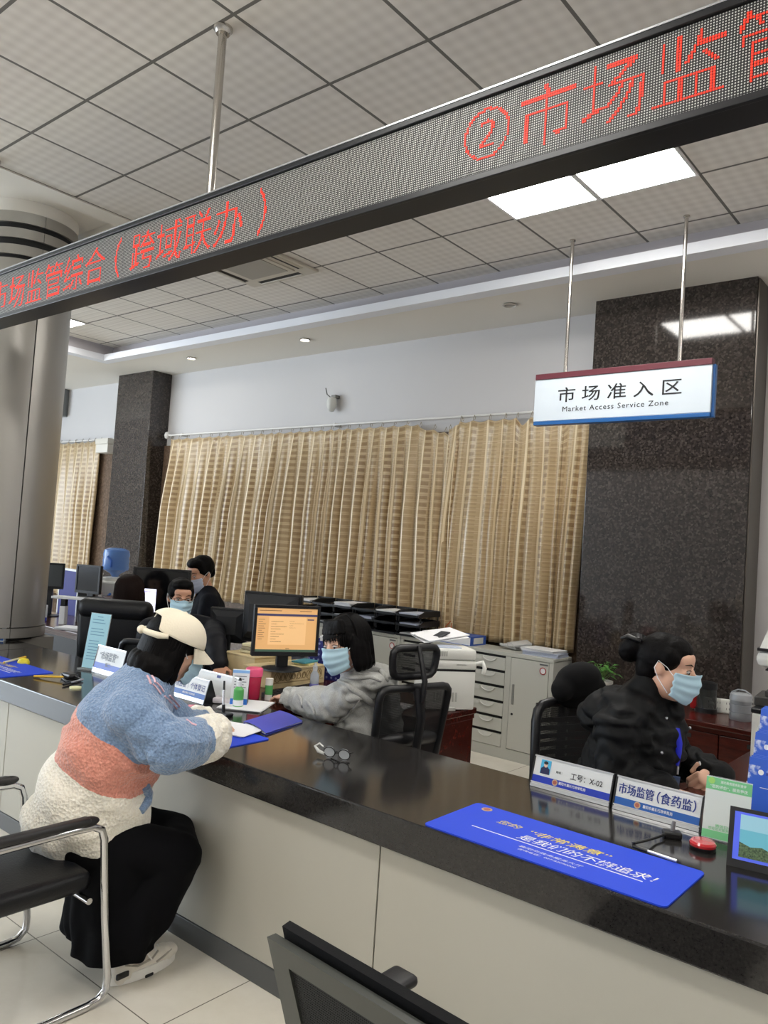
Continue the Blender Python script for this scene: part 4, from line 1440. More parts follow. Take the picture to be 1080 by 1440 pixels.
# pens with holders
def pen(name, a, b, r, label, body, tip, cat='pen', group=None):
    a, b = V(a), V(b)
    o = thing(name, label, cat, a, 0, group)
    d = b - a
    u = d.normalized()
    MB().cyl(u * 0.012, d * 0.68, r, seg=12).build('barrel', body, o, 40)
    MB().cyl(d * 0.68, d, r * 1.15, r * 1.02, seg=12).build('grip', tip, o, 40)
    MB().cyl(u * 0.012, (0, 0, 0), r * 0.8, 0.0008, seg=12).build('nib', tip, o, 40)
    return o
m_silver = mat('silver_pen', (200, 202, 206), 0.25, 0.7)
q = on_z(945, 1178, TOPZ)
o = thing('pen_holder', 'black desk pen holder with loose black cord beside the right name plate', 'pen holder', (q.x, q.y, TOPZ), 0.5)
MB().span((-0.028, -0.02, 0), (0.028, 0.02, 0.022), 0.006).build('base', m_pblack, o)
MB().tube([(0, 0, 0.02), (0.004, 0.002, 0.05)], [0.007, 0.006], 10).build('socket', mat('clear_socket', (120, 120, 124), 0.15), o, 40)
pa, pb = on_z(958, 1213, TOPZ + 0.009), on_z(890, 1190, TOPZ + 0.010)
iv = Matrix.Rotation(-0.5, 3, 'Z')
def loc_(p):
    return iv @ (V(p) - V((q.x, q.y, TOPZ)))
c1, c2 = on_z(908, 1182, TOPZ + 0.02), on_z(892, 1186, TOPZ + 0.02)
b = MB()
b.tube([(-0.02, -0.01, 0.012), loc_(on_z(922, 1178, TOPZ + 0.012)), loc_(c1), loc_(c2), loc_(pb) + V((0, 0.004, 0.01)), loc_(pb)], 0.004, 8)
b.build('cord', m_pblack, o, 60)
pen('pen', pa, pb, 0.005, 'black and silver pen lying on the right blue mat edge by the pen holder', m_silver, m_pblack)
q = on_z(314, 1006, TOPZ)
o = thing('pen_holder', 'small black pen holder on the counter by the blue folder', 'pen holder', (q.x, q.y, TOPZ))
MB().span((-0.03, -0.022, 0), (0.05, 0.022, 0.016), 0.005).build('base', m_pblack, o)
MB().cyl((0, 0, 0.014), (-0.004, 0, 0.05), 0.008, seg=14).build('socket', m_pblack, o, 40)
pen('pen', (q.x - 0.004, q.y, TOPZ + 0.03), (q.x - 0.035, q.y + 0.02, TOPZ + 0.155), 0.005, 'silver pen standing upright in the holder by the blue folder', m_silver, m_pblack)
m_ylw = mat('yellow_pen', (232, 186, 60), 0.4)
q = on_z(98, 954, TOPZ)
o = thing('pen_holder', 'black pen holder with tangled cord on the counter behind the woman in the cap', 'pen holder', (q.x, q.y, TOPZ))
MB().span((-0.05, -0.03, 0), (0.05, 0.03, 0.03), 0.012).build('base', m_pblack, o)
MB().tube([(0.04, 0, 0.02), (0.1, 0.01, 0.012), (0.14, -0.04, 0.008), (0.09, -0.07, 0.006), (0.02, -0.05, 0.006), (-0.04, -0.03, 0.02)], 0.005, 8).build('cord', m_pblack, o, 60)
pen('pen', on_z(90, 952, TOPZ + 0.02), on_z(48, 951, TOPZ + 0.008), 0.006, 'yellow pen lying beside the far black pen holder', m_ylw, m_ylw)
pen('pen', on_z(118, 955, TOPZ + 0.01), on_z(89, 963, TOPZ + 0.008), 0.006, 'grey pen lying in front of the far black pen holder', m_silver, m_pblack)
pen('pen', on_z(4, 932, TOPZ + 0.012), on_z(36, 924, TOPZ + 0.014), 0.007, 'yellow and white pen on the far left mat', mat('ivory_pen', (226, 222, 190), 0.4), m_ylw)
q = on_z(33, 933, TOPZ)
o = MB()
o.lathe([(0, 0), (0.034, 0.0), (0.036, 0.01), (0.026, 0.026), (0, 0.034)], (0, 0, 0), 24)
tag(o.build('stamp_pad', mat('bright_yellow', (238, 222, 60), 0.4), None, 50, (q.x, q.y, TOPZ)), 'small bright yellow round pad on the far left of the counter', 'stamp pad')
q = on_z(106, 968, TOPZ)
o = MB()
o.lathe([(0, 0), (0.03, 0.0), (0.03, 0.008), (0, 0.012)], (0, 0, 0), 20)
tag(o.build('eraser', mat('cream_rubber', (226, 226, 180), 0.5), None, 50, (q.x, q.y, TOPZ)), 'small cream disc on the counter beside the shoulder of the woman in the cap', 'disc')

# eyeglasses lying on the counter
q = on_z(474, 1068, TOPZ)
o = thing('eyeglasses', 'folded black eyeglasses lying on the bare counter in front of the grey hoodie', 'glasses', (q.x, q.y, TOPZ + 0.004), 0.25)
m_lens = mat('lens', (225, 230, 235), 0.02, alpha=0.35, spec=1.0)
m_bright = mat('clear_frame', (214, 214, 210), 0.1)
fr = MB()
for s_ in (-1, 1):
    fr.tube([(s_ * 0.033 + 0.025 * math.cos(2 * PI * k / 20), -0.006, 0.021 + 0.019 * math.sin(2 * PI * k / 20)) for k in range(20)], 0.0024, 8, True)
fr.tube([(-0.009, -0.006, 0.026), (0, -0.008, 0.030), (0.009, -0.006, 0.026)], 0.002, 8)
fr.build('frame', m_pblack, o, 60)
for s_ in (-1, 1):
    MB().cyl((s_ * 0.033, -0.007, 0.021), (s_ * 0.033, -0.005, 0.021), 0.0235, seg=24).build('lens', m_lens, o)
    MB().tube([(s_ * 0.058, -0.004, 0.03), (s_ * 0.062, 0.01, 0.03), (s_ * 0.03, 0.022 + 0.006 * s_, 0.02), (-s_ * 0.045, 0.026 + 0.006 * s_, 0.008)], [0.0025, 0.0025, 0.0025, 0.004], 8).build('temple', m_pblack, o, 60)
MB().tube([(-0.055, -0.01, 0.012), (-0.085, 0.0, 0.014), (-0.105, 0.004, 0.03), (-0.09, 0.012, 0.042), (-0.07, 0.01, 0.032)], [0.006, 0.008, 0.006, 0.004, 0.003], 8).build('ear_tip', m_bright, o, 60)

# papers and folders around the forearms of the woman in the cap
m_folder = mat('blue_card_folder', (62, 74, 190), 0.45)
fA, fB, fC = on_z(374, 1033, TOPZ + 0.004), on_z(444, 1009, TOPZ + 0.004), on_z(318, 1003, TOPZ + 0.004)
o = thing('document_folder', 'blue card folder lying half open on the counter before the grey hoodie', 'folder', (fA.x, fA.y, TOPZ + 0.0005))
eB, eC = fB - fA, fC - fA
eB.z = eC.z = 0
eB = eB.normalized() * 0.31
eC = eC.normalized() * 0.235
eB2 = V((eB.x, eB.y, 0))
if fA.y + eB.y > 2.74:
    eB *= (2.74 - fA.y) / eB.y
MB().prism([V((0, 0, 0)), eB, eB + eC, eC], (0, 0, 0.002)).build('back_cover', m_folder, o)
MB().prism([V((0, 0, 0.004)) + eC * 0.04, eB * 0.97 + V((0, 0, 0.004)), eB * 0.97 + eC * 0.9 + V((0, 0, 0.004)), eC * 0.9 + V((0, 0, 0.004))], (0, 0, 0.003)).build('sheets', m_paper, o)
nn = 10
b = MB()
b.grid(lambda u, v: eB * u + eC * v + V((0, 0, 0.0085 + 0.011 * math.sin(PI * min(1, v)) * (1 - 0.4 * u))), 4, nn, 0.0015)
b.build('front_cover', m_folder, o)
q = on_z(345, 995, TOPZ)
paper_stack('paper_sheets', q.x - 0.02, q.y + 0.03, TOPZ + 0.0005, 0.22, 0.25, 0.008, 0.55, 'white forms fanned on the counter behind the blue folder', 'papers', None, None, 3)
q = on_z(325, 1028, TOPZ)
paper_stack('paper_sheets', q.x - 0.03, q.y - 0.0, TOPZ + 0.0055, 0.29, 0.20, 0.006, 0.28, 'white form on the blue mat under the cuff of the fleece jacket', 'papers', None, None, 2)

# card stand, cup, tube, spray bottle
q = on_z(328, 994, TOPZ)
o = thing('card_stand', 'white card with pale blue ends leaning beside the pink cup', 'card stand', (q.x - 0.03, q.y, TOPZ), 0.75)
cs = lambda s_, l=0.0: V((0, 0.055 * s_ - l, 0.175 * s_))
MB().prism([cs(0), cs(1), cs(1) + V((0, 0.003, 0)), cs(0) + V((0, 0.003, 0))], (0.085, 0, 0)).build('card', m_white, o)
MB().prism([cs(0.02, 0.0005), cs(0.2, 0.0005), cs(0.2, 0.001), cs(0.02, 0.001)], (0.085, 0, 0)).build('band', mat('azure', (44, 120, 220), 0.4), o)
MB().prism([cs(0.9, 0.0005), cs(0.98, 0.0005), cs(0.98, 0.001), cs(0.9, 0.001)], (0.085, 0, 0)).build('band', mat('pale_azure', (130, 180, 236), 0.4), o)
b = MB()
for k in range(5):
    s_ = 0.8 - k * 0.075
    b.prism([cs(s_, 0.0005), cs(s_ + 0.02, 0.0005), cs(s_ + 0.02, 0.001), cs(s_, 0.001)], (0.06 - 0.012 * (k % 2), 0, 0))
pl_ = b.build('print_lines', m_greyink, o)
pl_.location = (0.012, 0, 0)
MB().prism([(0.0, 0.0, 0), (0.0, 0.055, 0.17), (0.0, 0.08, 0)], (0.004, 0, 0)).build('side_support', m_pblack, o)
MB().prism([(0.081, 0.004, 0), (0.081, 0.059, 0.17), (0.081, 0.08, 0)], (0.004, 0, 0)).build('side_support', m_pblack, o)
q = on_z(355, 982, DZ)
o = thing('cup', 'pink plastic tumbler with a pink lid by the wooden crate', 'cup', (q.x, q.y, DZ))
MB().lathe([(0, 0), (0.034, 0), (0.037, 0.006), (0.042, 0.125), (0.038, 0.125), (0.033, 0.012), (0, 0.012)], (0, 0, 0), 32).build('body', mat('pink_clear_plastic', (222, 60, 100), 0.12, alpha=0.8), o, 40)
MB().lathe([(0.0385, 0.118), (0.046, 0.122), (0.047, 0.158), (0.042, 0.165), (0, 0.166)], (0, 0, 0), 32).build('lid', mat('pink_lid', (236, 92, 136), 0.35), o, 40)
q = on_z(377, 984, DZ)
o = thing('lotion_tube', 'small white tube with a green label between the cup and the crate', 'tube', (q.x, q.y, DZ))
MB().lathe([(0, 0), (0.02, 0), (0.021, 0.10), (0.021, 0.115), (0, 0.118)], (0, 0, 0), 20).build('body', m_pw, o, 40)
MB().lathe([(0.0213, 0.03), (0.0213, 0.08)], (0, 0, 0), 20).build('label', mat('label_green', (80, 160, 90), 0.5), o, 40)
q = on_z(441, 973, DZ)
o = thing('spray_bottle', 'small clear spray bottle standing by the keyboard', 'spray bottle', (q.x, q.y, DZ))
MB().lathe([(0, 0), (0.024, 0), (0.026, 0.006), (0.026, 0.10), (0.014, 0.118), (0.012, 0.125), (0, 0.125)], (0, 0, 0), 24).build('bottle', mat('clear_bottle', (190, 200, 214), 0.08, alpha=0.6), o, 40)
MB().lathe([(0.014, 0.122), (0.015, 0.15), (0.008, 0.152), (0.007, 0.168), (0, 0.168)], (0, 0, 0), 20).build('nozzle', mat('clear_cap', (214, 220, 226), 0.2, alpha=0.8), o, 40)
MB().lathe([(0.0263, 0.015), (0.0263, 0.05)], (0, 0, 0), 24).build('label', mat('label_violet', (120, 120, 190), 0.5), o, 40)
q = on_z(311, 1000, TOPZ)
o = thing('lotion_bottle', 'small green and white bottle behind the silver upright pen', 'bottle', (q.x - 0.02, q.y + 0.12, TOPZ))
MB().lathe([(0, 0), (0.024, 0), (0.025, 0.004), (0.025, 0.025), (0.025, 0.09), (0.012, 0.105), (0, 0.106)], (0, 0, 0), 24).build('body', mat('bottle_green', (92, 178, 96), 0.35), o, 40)
MB().lathe([(0.0254, 0.012), (0.0254, 0.04)], (0, 0, 0), 24).build('label', m_white, o, 40)
MB().lathe([(0.012, 0.103), (0.013, 0.13), (0, 0.132)], (0, 0, 0), 16).build('cap', m_white, o, 40)

# wooden crates and what stands on them
m_crate = mat('pale_wood', (206, 186, 142), 0.6, vary=0.12)
m_carve = mat('carved_lines', (150, 128, 88), 0.7)
def crate(label, x0, y0, x1, y1, z1):
    o = thing('wooden_crate', label, 'crate', ((x0 + x1) / 2, (y0 + y1) / 2, DZ), 0, 'pale wooden crates on the desk')
    hx, hy, h_ = (x1 - x0) / 2, (y1 - y0) / 2, z1 - DZ
    MB().span((-hx, -hy, 0), (hx, hy, h_ - 0.012), 0.004).build('box', m_crate, o)
    MB().span((-hx - 0.004, -hy - 0.004, h_ - 0.0115), (hx + 0.004, hy + 0.004, h_), 0.003).build('lid', m_crate, o)
    b = MB()
    R = rnd(int(x0 * 100))
    for k in range(9):
        yy = -hy + 0.05 + k * (2 * hy - 0.1) / 8
        r_ = R.uniform(0.014, 0.024)
        b.tube([(hx + 0.001, yy + r_ * math.cos(2 * PI * j / 10), h_ * 0.58 + r_ * 1.2 * math.sin(2 * PI * j / 10)) for j in range(10)], 0.0022, 5, True)
        b.tube([(hx + 0.001, yy - 0.02, h_ * 0.4), (hx + 0.001, yy, h_ * 0.75), (hx + 0.001, yy + 0.015, h_ * 0.5)], 0.002, 5)
    b.box((hx + 0.001, 0, h_ * 0.28), (0.002, 2 * hy - 0.03, 0.004))
    b.build('carving', m_carve, o)
    return o
crate('pale wooden crate with carved front carrying the lit monitor', -3.60, 3.15, -3.36, 3.60, 0.861)
crate('plain pale wooden crate left of the carved one, carrying cream notepads', -3.90, 3.24, -3.61, 3.55, 0.895)
for k in range(3):
    tag(MB().box((0, 0, 0.01), (0.15, 0.20, 0.018), bev=0.003).build('notepad', mat('cream_pad', (224, 214, 178), 0.6) if k != 1 else mat('grey_pad', (150, 142, 122), 0.6), None, None, (-3.75 + 0.006 * k, 3.40, 0.8955 + 0.021 * k), 0.1 * k),
        'cream notepad on the plain crate, %s of the pile' % ('bottom', 'middle', 'top')[k], 'notepad', 'notepads piled on the plain crate')
for k, (c, l) in enumerate((((74, 150, 164), 'teal notebook lying on the carved crate beside the monitor foot'), ((226, 216, 150), 'pale yellow notebook lying on the carved crate under the teal one'))):
    tag(MB().box((0, 0, 0.005), (0.10, 0.15, 0.010), bev=0.002).build('notebook', mat('notebook_%s' % ('teal', 'yellow')[k], c, 0.5), None, None, (-3.44, 3.50 + 0.01 * k, 0.862 + 0.011 * (1 - k)), 0.2 + 0.2 * k), l, 'notebook')

# keyboard
q = on_z(428, 968, DZ)
o = thing('keyboard', 'black keyboard on the desk in front of the carved crate', 'keyboard', (-3.19, 3.20, DZ + 0.0), PI / 2 + 0.12)
m_key = mat('key_black', (30, 30, 33), 0.45)
MB().prism([(-0.22, -0.075, 0), (-0.22, 0.075, 0), (-0.22, 0.075, 0.024), (-0.22, -0.075, 0.012)], (0.44, 0, 0)).build('case', m_pblack, o)
ks = MB()
for r_ in range(6):
    for k in range(18):
        ks.box((-0.205 + k * 0.0242, -0.058 + r_ * 0.0225, 0.0165 + r_ * 0.0018), (0.0195, 0.0185, 0.008))
tag(ks.build('keys', m_key, o), kind='stuff')

# perforated blue basket and what is in it
m_basket, t = new_mat('blue_perforated_plastic')
co = t.coord()
x, y, z = t.xyz(co)
a = t.math('SUBTRACT', t.math('FRACT', t.math('DIVIDE', t.math('ADD', t.math('ADD', x, y), 5.0), 0.034)), 0.5)
c_ = t.math('SUBTRACT', t.math('FRACT', t.math('DIVIDE', z, 0.034)), 0.5)
rr = t.math('ADD', t.math('MULTIPLY', a, a), t.math('MULTIPLY', c_, c_))
t.link(t.mix(t.math('LESS_THAN', rr, 0.045), lin((38, 46, 128)), lin((150, 160, 206))), t.p.inputs['Base Color'])
t.p.inputs['Roughness'].default_value = 0.4
bc = at(462, 950, 4.75)
BSX, BSY = -3.46, 3.78
o = thing('desk_basket', 'blue perforated plastic basket between the monitor and the woman in the hoodie', 'basket', (BSX, BSY, DZ), 0.25)
m_basket2 = mat('blue_plastic', (40, 46, 126), 0.4)
for (a, b_) in (((-0.13, -0.10, 0), (0.13, -0.095, 0.24)), ((-0.13, 0.095, 0), (0.13, 0.10, 0.24)), ((-0.13, -0.095, 0), (-0.125, 0.095, 0.24)), ((0.125, -0.095, 0), (0.13, 0.095, 0.24))):
    MB().span(a, b_).build('wall', m_basket, o)
MB().span((-0.125, -0.095, 0), (0.125, 0.095, 0.006)).build('bottom', m_basket2, o)
b = MB()
for k in range(5):
    b.span((0.1305, -0.035, 0.10 + k * 0.026), (0.132, 0.03, 0.112 + k * 0.026))
b.build('slots', mat('slot_dark', (16, 18, 54), 0.6), o)
for k in range(3):
    tag(MB().box((0, 0, 0.13), (0.004 + 0.01 * k, 0.16, 0.25 + 0.012 * k), rot=(0, 0.04 * k - 0.04, 0)).build('paper_file', m_paper, None, None, (BSX - 0.07 + 0.06 * k, BSY, DZ + 0.012), 0.25),
        'white file standing in the blue basket, %s' % ('left', 'middle', 'right')[k], 'file', 'files standing in the blue basket')
q = on_z(305, 955, DZ)
o = MB()
o.ball((0, 0, 0.05), (0.10, 0.06, 0.05), (0, 0.2, 0.4))
o.ball((0.06, 0.02, 0.04), (0.07, 0.05, 0.04))
tag(link_mesh('pouch', remeshed(o, 0.012, 4), mat('red_cloth', (150, 20, 30), 0.6), None, 180, (-3.52, 2.87, DZ)), 'red cloth pouch behind the white card stand', 'pouch')
o = MB()
o.box((0, 0, 0.016), (0.15, 0.10, 0.03), bev=0.01)
tag(o.build('tissue_pack', mat('tissue_white', (224, 218, 222), 0.6), None, 40, (-3.13, 2.655, TOPZ), 0.6), 'white tissue pack on the counter edge behind the card stand', 'tissues')

# upright file holder with blue folders, acrylic file rack, bottle
o = thing('file_holder', 'white upright file holder on the desk behind the white cap', 'file holder', (-3.72, 2.84, DZ), 0.72)
MB().span((0.04, -0.05, 0), (0.046, 0.10, 0.26)).build('side_wall', m_paper, o)
MB().span((-0.08, -0.05, 0), (0.04, 0.10, 0.005)).build('bottom', m_paper, o)
MB().span((-0.08, 0.096, 0.0051), (0.0395, 0.10, 0.22)).build('back_wall', m_paper, o)
for k in range(4):
    tag(MB().span((-0.003, -0.06, 0.0), (0.003, 0.085, 0.255 + 0.012 * (k % 2))).build('plastic_folder', mat('folder_blue_%s' % 'abab'[k], ((66, 120, 220), (44, 72, 190))[k % 2], 0.3), None, None,
        (-3.72 + (-0.06 + 0.026 * k) * math.cos(0.72), 2.84 + (-0.06 + 0.026 * k) * math.sin(0.72), DZ + 0.0055), 0.72), 'blue plastic folder standing in the white file holder, %s' % ('far left', 'second', 'third', 'beside the white wall')[k], 'folder', 'blue folders in the white holder')
q = at(291, 885, 5.15)
o = thing('file_rack', 'clear acrylic rack of papers in front of the man in the suit', 'file rack', (-3.82, 3.84, DZ), 0.6)
for k in range(4):
    MB().span((-0.11, -0.10, 0.07 * k), (0.11, 0.12, 0.07 * k + 0.005)).build('shelf', m_acr, o)
for s_ in (-1, 1):
    MB().span((s_ * 0.11 - 0.003, -0.10, 0), (s_ * 0.11 + 0.003, 0.12, 0.215)).build('side_wall', m_acr, o)
for k in range(3):
    paper_stack('paper_stack', -3.82, 3.84, DZ + 0.0055 + 0.07 * k, 0.19, 0.2, 0.035, 0.6 + 0.1 * k, 'papers on the %s shelf of the clear rack' % tier[k], 'papers', m_paperb if k % 2 else m_paper, 'papers in the clear rack')
tag(MB().box((0, 0, 0.008), (0.2, 0.19, 0.014), bev=0.002).build('book', mat('red_book', (128, 40, 34), 0.5), None, None, (-3.82, 3.84, DZ + 0.216), 0.62), 'dark red book on top of the clear rack', 'book')
o = thing('water_bottle', 'small dark blue water bottle on the red book of the clear rack', 'bottle', (-3.80, 3.82, DZ + 0.2315))
MB().lathe([(0, 0), (0.033, 0), (0.035, 0.01), (0.035, 0.09), (0.03, 0.105), (0.022, 0.115), (0, 0.115)], (0, 0, 0), 24).build('body', mat('blue_clear_bottle', (30, 66, 120), 0.1, alpha=0.85), o, 40)
MB().lathe([(0.024, 0.113), (0.025, 0.135), (0, 0.138)], (0, 0, 0), 20).build('cap', mat('blue_cap', (60, 100, 150), 0.3), o, 40)
q = at(322, 912, 5.0)
o = thing('window_sign', 'small white social security counter sign under the dark grey monitor', 'sign', (-4.0 + 0.11, 3.36, DZ + 0.0), 0.66)
o.location = (-3.95, 3.62, DZ)
MB().span((-0.10, 0, 0), (0.10, 0.02, 0.13), 0.002).build('board', m_platew, o)
MB().span((-0.10, -0.0008, 0.045), (0.10, 0.0, 0.075)).build('band', m_navy, o)
letters('lettering', '社保窗口', m_ink, o, frame_mtx((0.0, -0.001, 0.102), (1, 0, 0), (0, 0, 1)), 0.03, 0.155, 0.01, space=1.4)

# far left office clutter
m_dkblue = mat('partition_blue', (8, 12, 116), 0.6)
pa = at(98, 815, 7.45)
o = thing('desk_partition', 'deep blue desk partition far left behind the monitors', 'partition', (pa.x - 0.1, 4.05, 0))
for k in range(2):
    MB().span((-0.36 + k * 0.36, 0, 0.06), (-0.01 + k * 0.36, 0.03, 1.17)).build('panel', m_dkblue, o)
MB().span((-0.38, -0.002, 1.17), (0.37, 0.032, 1.19)).build('top_rail', m_alu, o)
for k in range(3):
    MB().span((-0.375 + k * 0.36, -0.003, 0), (-0.355 + k * 0.36, 0.033, 1.17)).build('post', m_alu, o)
wb = at(162, 806, 7.8)
o = thing('water_dispenser', 'white water dispenser far left against the dark pillar', 'water dispenser', (wb.x, wb.y, 0), 0.5)
MB().span((-0.15, -0.15, 0), (0.15, 0.15, 1.10), 0.02).build('cabinet', m_pw, o)
MB().lathe([(0.13, 1.10), (0.13, 1.13), (0.06, 1.14), (0, 1.14)], (0, 0, 0), 28).build('collar', m_pw, o, 40)
MB().cyl((-0.05, -0.151, 0.98), (-0.05, -0.19, 0.96), 0.012, seg=10).build('tap', m_redring, o, 40)
MB().cyl((0.05, -0.151, 0.98), (0.05, -0.19, 0.96), 0.012, seg=10).build('tap', m_pblue2, o, 40)
o = thing('water_jug', 'big translucent blue water bottle upside down on the dispenser', 'water bottle', (wb.x, wb.y, 1.14))
MB().lathe([(0.03, 0.0), (0.05, 0.03), (0.125, 0.07), (0.13, 0.10), (0.125, 0.13), (0.13, 0.16), (0.125, 0.19), (0.13, 0.22), (0.12, 0.265), (0.08, 0.285), (0, 0.285)], (0, 0, 0), 32).build('shell', mat('blue_jug', (96, 140, 206), 0.08, alpha=0.72), o, 40)
MB().tube([(0.08, -0.1, 0.1), (0.1, -0.115, 0.16), (0.06, -0.135, 0.2)], 0.012, 8).build('grip', mat('jug_grip', (70, 110, 190), 0.2), o, 40)
q = on_z(108, 884, DZ)
paper_stack('paper_sheets', -6.12, 3.52, DZ, 0.36, 0.18, 0.02, 0.5, 'loose white papers on the far left desk', 'papers', None, None, 4)
o = thing('document_box', 'tall white document box on the far left desk', 'box', (-5.98, 3.72, DZ), 0.55)
MB().span((-0.10, -0.10, 0), (0.10, 0.10, 0.23), 0.003).build('case', m_paper, o)
MB().span((-0.10, -0.1015, 0.13), (0.10, -0.0995, 0.134)).build('flap_edge', m_greyink, o)
MB().span((-0.09, -0.09, 0.23), (0.09, 0.09, 0.236)).build('sheet', m_white, o)
q = at(92, 842, 6.5)
o = thing('monitor_riser', 'white T-shaped riser shelf on the far left desk', 'riser', (-6.48, 3.62, DZ), 0.6)
MB().span((-0.15, -0.06, 0.225), (0.18, 0.06, 0.245), 0.003).build('shelf', m_alu, o)
MB().span((-0.08, -0.03, 0.0), (-0.03, 0.03, 0.16), 0.003).build('leg', m_alu, o)
MB().span((-0.075, -0.025, 0.16), (-0.035, 0.025, 0.225)).build('leg_top', m_pblack, o)
MB().span((0.09, -0.03, 0.0), (0.13, 0.03, 0.225), 0.003).build('leg', mat('riser_grey', (120, 122, 124), 0.5), o)
o = MB()
o.span((-0.012, -0.09, 0), (0.012, 0.09, 0.30), 0.004)
tag(o.build('grey_panel', mat('mid_grey_plastic', (112, 114, 116), 0.5), None, None, (-6.62, 3.86, DZ), -0.3), 'grey plastic tray standing on edge behind the white riser', 'tray')
desk('dark raised desk shelf carrying the far left black monitor', -6.72, 4.06, -5.95, 4.45, 0.98, False, 'shelf_desk')
desk('dark red desk under the monitor that shows a white page', -5.60, 3.56, -4.92, 3.90)
q = on_z(70, 862, DZ)
o = thing('window_sign', 'small white and blue plate on the far left desk beside the column', 'sign', (-6.85, 3.50, DZ), 0.9)
MB().span((-0.10, 0, 0), (0.10, 0.02, 0.14), 0.002).build('board', m_platew, o)
MB().span((-0.10, -0.0008, 0.0), (0.10, 0.0, 0.03)).build('band', m_pblue, o)
letters('lettering', '征求意见', m_navy, o, frame_mtx((0.0, -0.001, 0.09), (1, 0, 0), (0, 0, 1)), 0.035, 0.17, 0.01)

# right-hand clutter: plant, flask, power strip, kettle, scanner, printer
q = on_z(843, 981, 0.69)
PLX, PLY = q.x, q.y
o = thing('potted_plant', 'small green leafy plant in a white pot on the dark red credenza', 'plant', (PLX, PLY, 0.69))
MB().lathe([(0, 0), (0.055, 0), (0.06, 0.004), (0.078, 0.10), (0.084, 0.102), (0.084, 0.118), (0.072, 0.118), (0.07, 0.1), (0, 0.1)], (0, 0, 0), 28).build('pot', mat('pot_white', (196, 194, 186), 0.4), o, 40)
R = rnd(12)
lf = MB()
st = MB()
for k in range(62):
    a, e, r_ = R.uniform(0, 2 * PI), R.uniform(0.0, 1.0), R.uniform(0.02, 0.11)
    tip = V((r_ * math.cos(a), r_ * math.sin(a), 0.12 + 0.15 * (1 - 0.5 * r_ / 0.11) * R.uniform(0.35, 1)))
    d = V((math.cos(a), math.sin(a), R.uniform(-0.5, 0.5))).normalized()
    sd = d.cross(V((0, 0, 1))).normalized()
    L, W = R.uniform(0.035, 0.06), R.uniform(0.012, 0.02)
    p = [tip, tip + d * L * 0.4 + sd * W + V((0, 0, 0.004)), tip + d * L + V((0, 0, -0.01)), tip + d * L * 0.4 - sd * W + V((0, 0, 0.004))]
    lf.prism(p, (0, 0, 0.0012))
    st.tube([(0.01 * math.cos(a), 0.01 * math.sin(a), 0.1), tip * 0.6 + V((0, 0, 0.05)), tip], 0.0018, 5)
lf.build('leaves', mat('leaf_green', (74, 130, 52), 0.4, vary=0.3), o)
st.build('stems', mat('stem_green', (96, 128, 66), 0.5), o)
o = MB()
o.box((0, 0, 0.04), (0.12, 0.09, 0.08), bev=0.02)
tag(o.build('clear_box', mat('clear_box_plastic', (150, 150, 148), 0.1, alpha=0.6), None, 40, (PLX + 0.21, PLY - 0.05, 0.69)), 'small clear plastic box on the credenza right of the plant', 'box')
q = on_z(1037, 1014, 0.69)
o = thing('thermal_pot', 'round grey insulated food pot with a carry handle on the credenza', 'pot', (q.x, q.y + 0.06, 0.69))
m_pot = mat('pot_grey', (146, 150, 154), 0.35, 0.3)
MB().lathe([(0, 0), (0.062, 0), (0.064, 0.004), (0.064, 0.045), (0.061, 0.047), (0.064, 0.05), (0.064, 0.095), (0.061, 0.097), (0.064, 0.10), (0.064, 0.125), (0, 0.125)], (0, 0, 0), 36).build('body', m_pot, o, 30)
MB().lathe([(0.067, 0.122), (0.067, 0.128), (0.064, 0.158), (0.05, 0.166), (0, 0.168)], (0, 0, 0), 36).build('lid', mat('pot_lid', (172, 176, 180), 0.3, 0.2), o, 30)
MB().tube([(0.066, 0, 0.13), (0.055, 0, 0.165), (0.02, 0, 0.185), (-0.02, 0, 0.185), (-0.055, 0, 0.165), (-0.066, 0, 0.13)], 0.005, 8).build('handle', m_pot, o, 60)
q = on_z(1010, 1006, 0.69)
o = thing('power_strip', 'white multi-socket power strip propped on the credenza beside the grey pot', 'power strip', (q.x, q.y + 0.10, 0.69), 0.35)
rt = Matrix.Rotation(0.35, 4, 'X')
b = MB().span((-0.12, 0, 0.0), (0.12, 0.035, 0.095), 0.01).build('case', m_pw, o)
b.data.transform(Matrix.Rotation(-0.25, 4, 'X'))
sl = MB()
for k in range(4):
    for j in range(2):
        for s_ in (-1, 1):
            sl.box((-0.08 + k * 0.054 + s_ * 0.008, -0.001, 0.03 + j * 0.036), (0.003, 0.003, 0.012))
sl = sl.build('sockets', mat('socket_grey', (110, 110, 112), 0.5), o)
sl.data.transform(Matrix.Rotation(-0.25, 4, 'X'))
for (xx, mm, nm) in ((-0.07, m_pw, 'white_plug'), (0.075, m_pblack, 'black_plug')):
    p = MB()
    p.cyl((xx, -0.002, 0.05), (xx, -0.04, 0.045), 0.02, 0.016, seg=16)
    p.tube([(xx, -0.035, 0.045), (xx + 0.01, -0.06, 0.03), (xx + (0.06 if mm is m_pblack else -0.05), -0.05, 0.09 if mm is m_pblack else 0.006), (xx + (0.1 if mm is m_pblack else -0.10), 0.02, 0.08 if mm is m_pblack else 0.006)], 0.005, 8)
    tag(p.build('plug', mm, o, 40), nm.replace('_', ' ') + ' with its cord')
q = on_z(982, 1003, 0.69)
o = thing('kettle', 'red and clear kettle with black lid on the credenza behind the woman in black', 'kettle', (q.x + 0.02, q.y + 0.09, 0.69))
MB().lathe([(0, 0), (0.06, 0), (0.062, 0.02), (0.06, 0.16), (0.0, 0.16)], (0, 0, 0), 28).build('jar', mat('smoky_glass', (60, 62, 60), 0.05, alpha=0.8), o, 40)
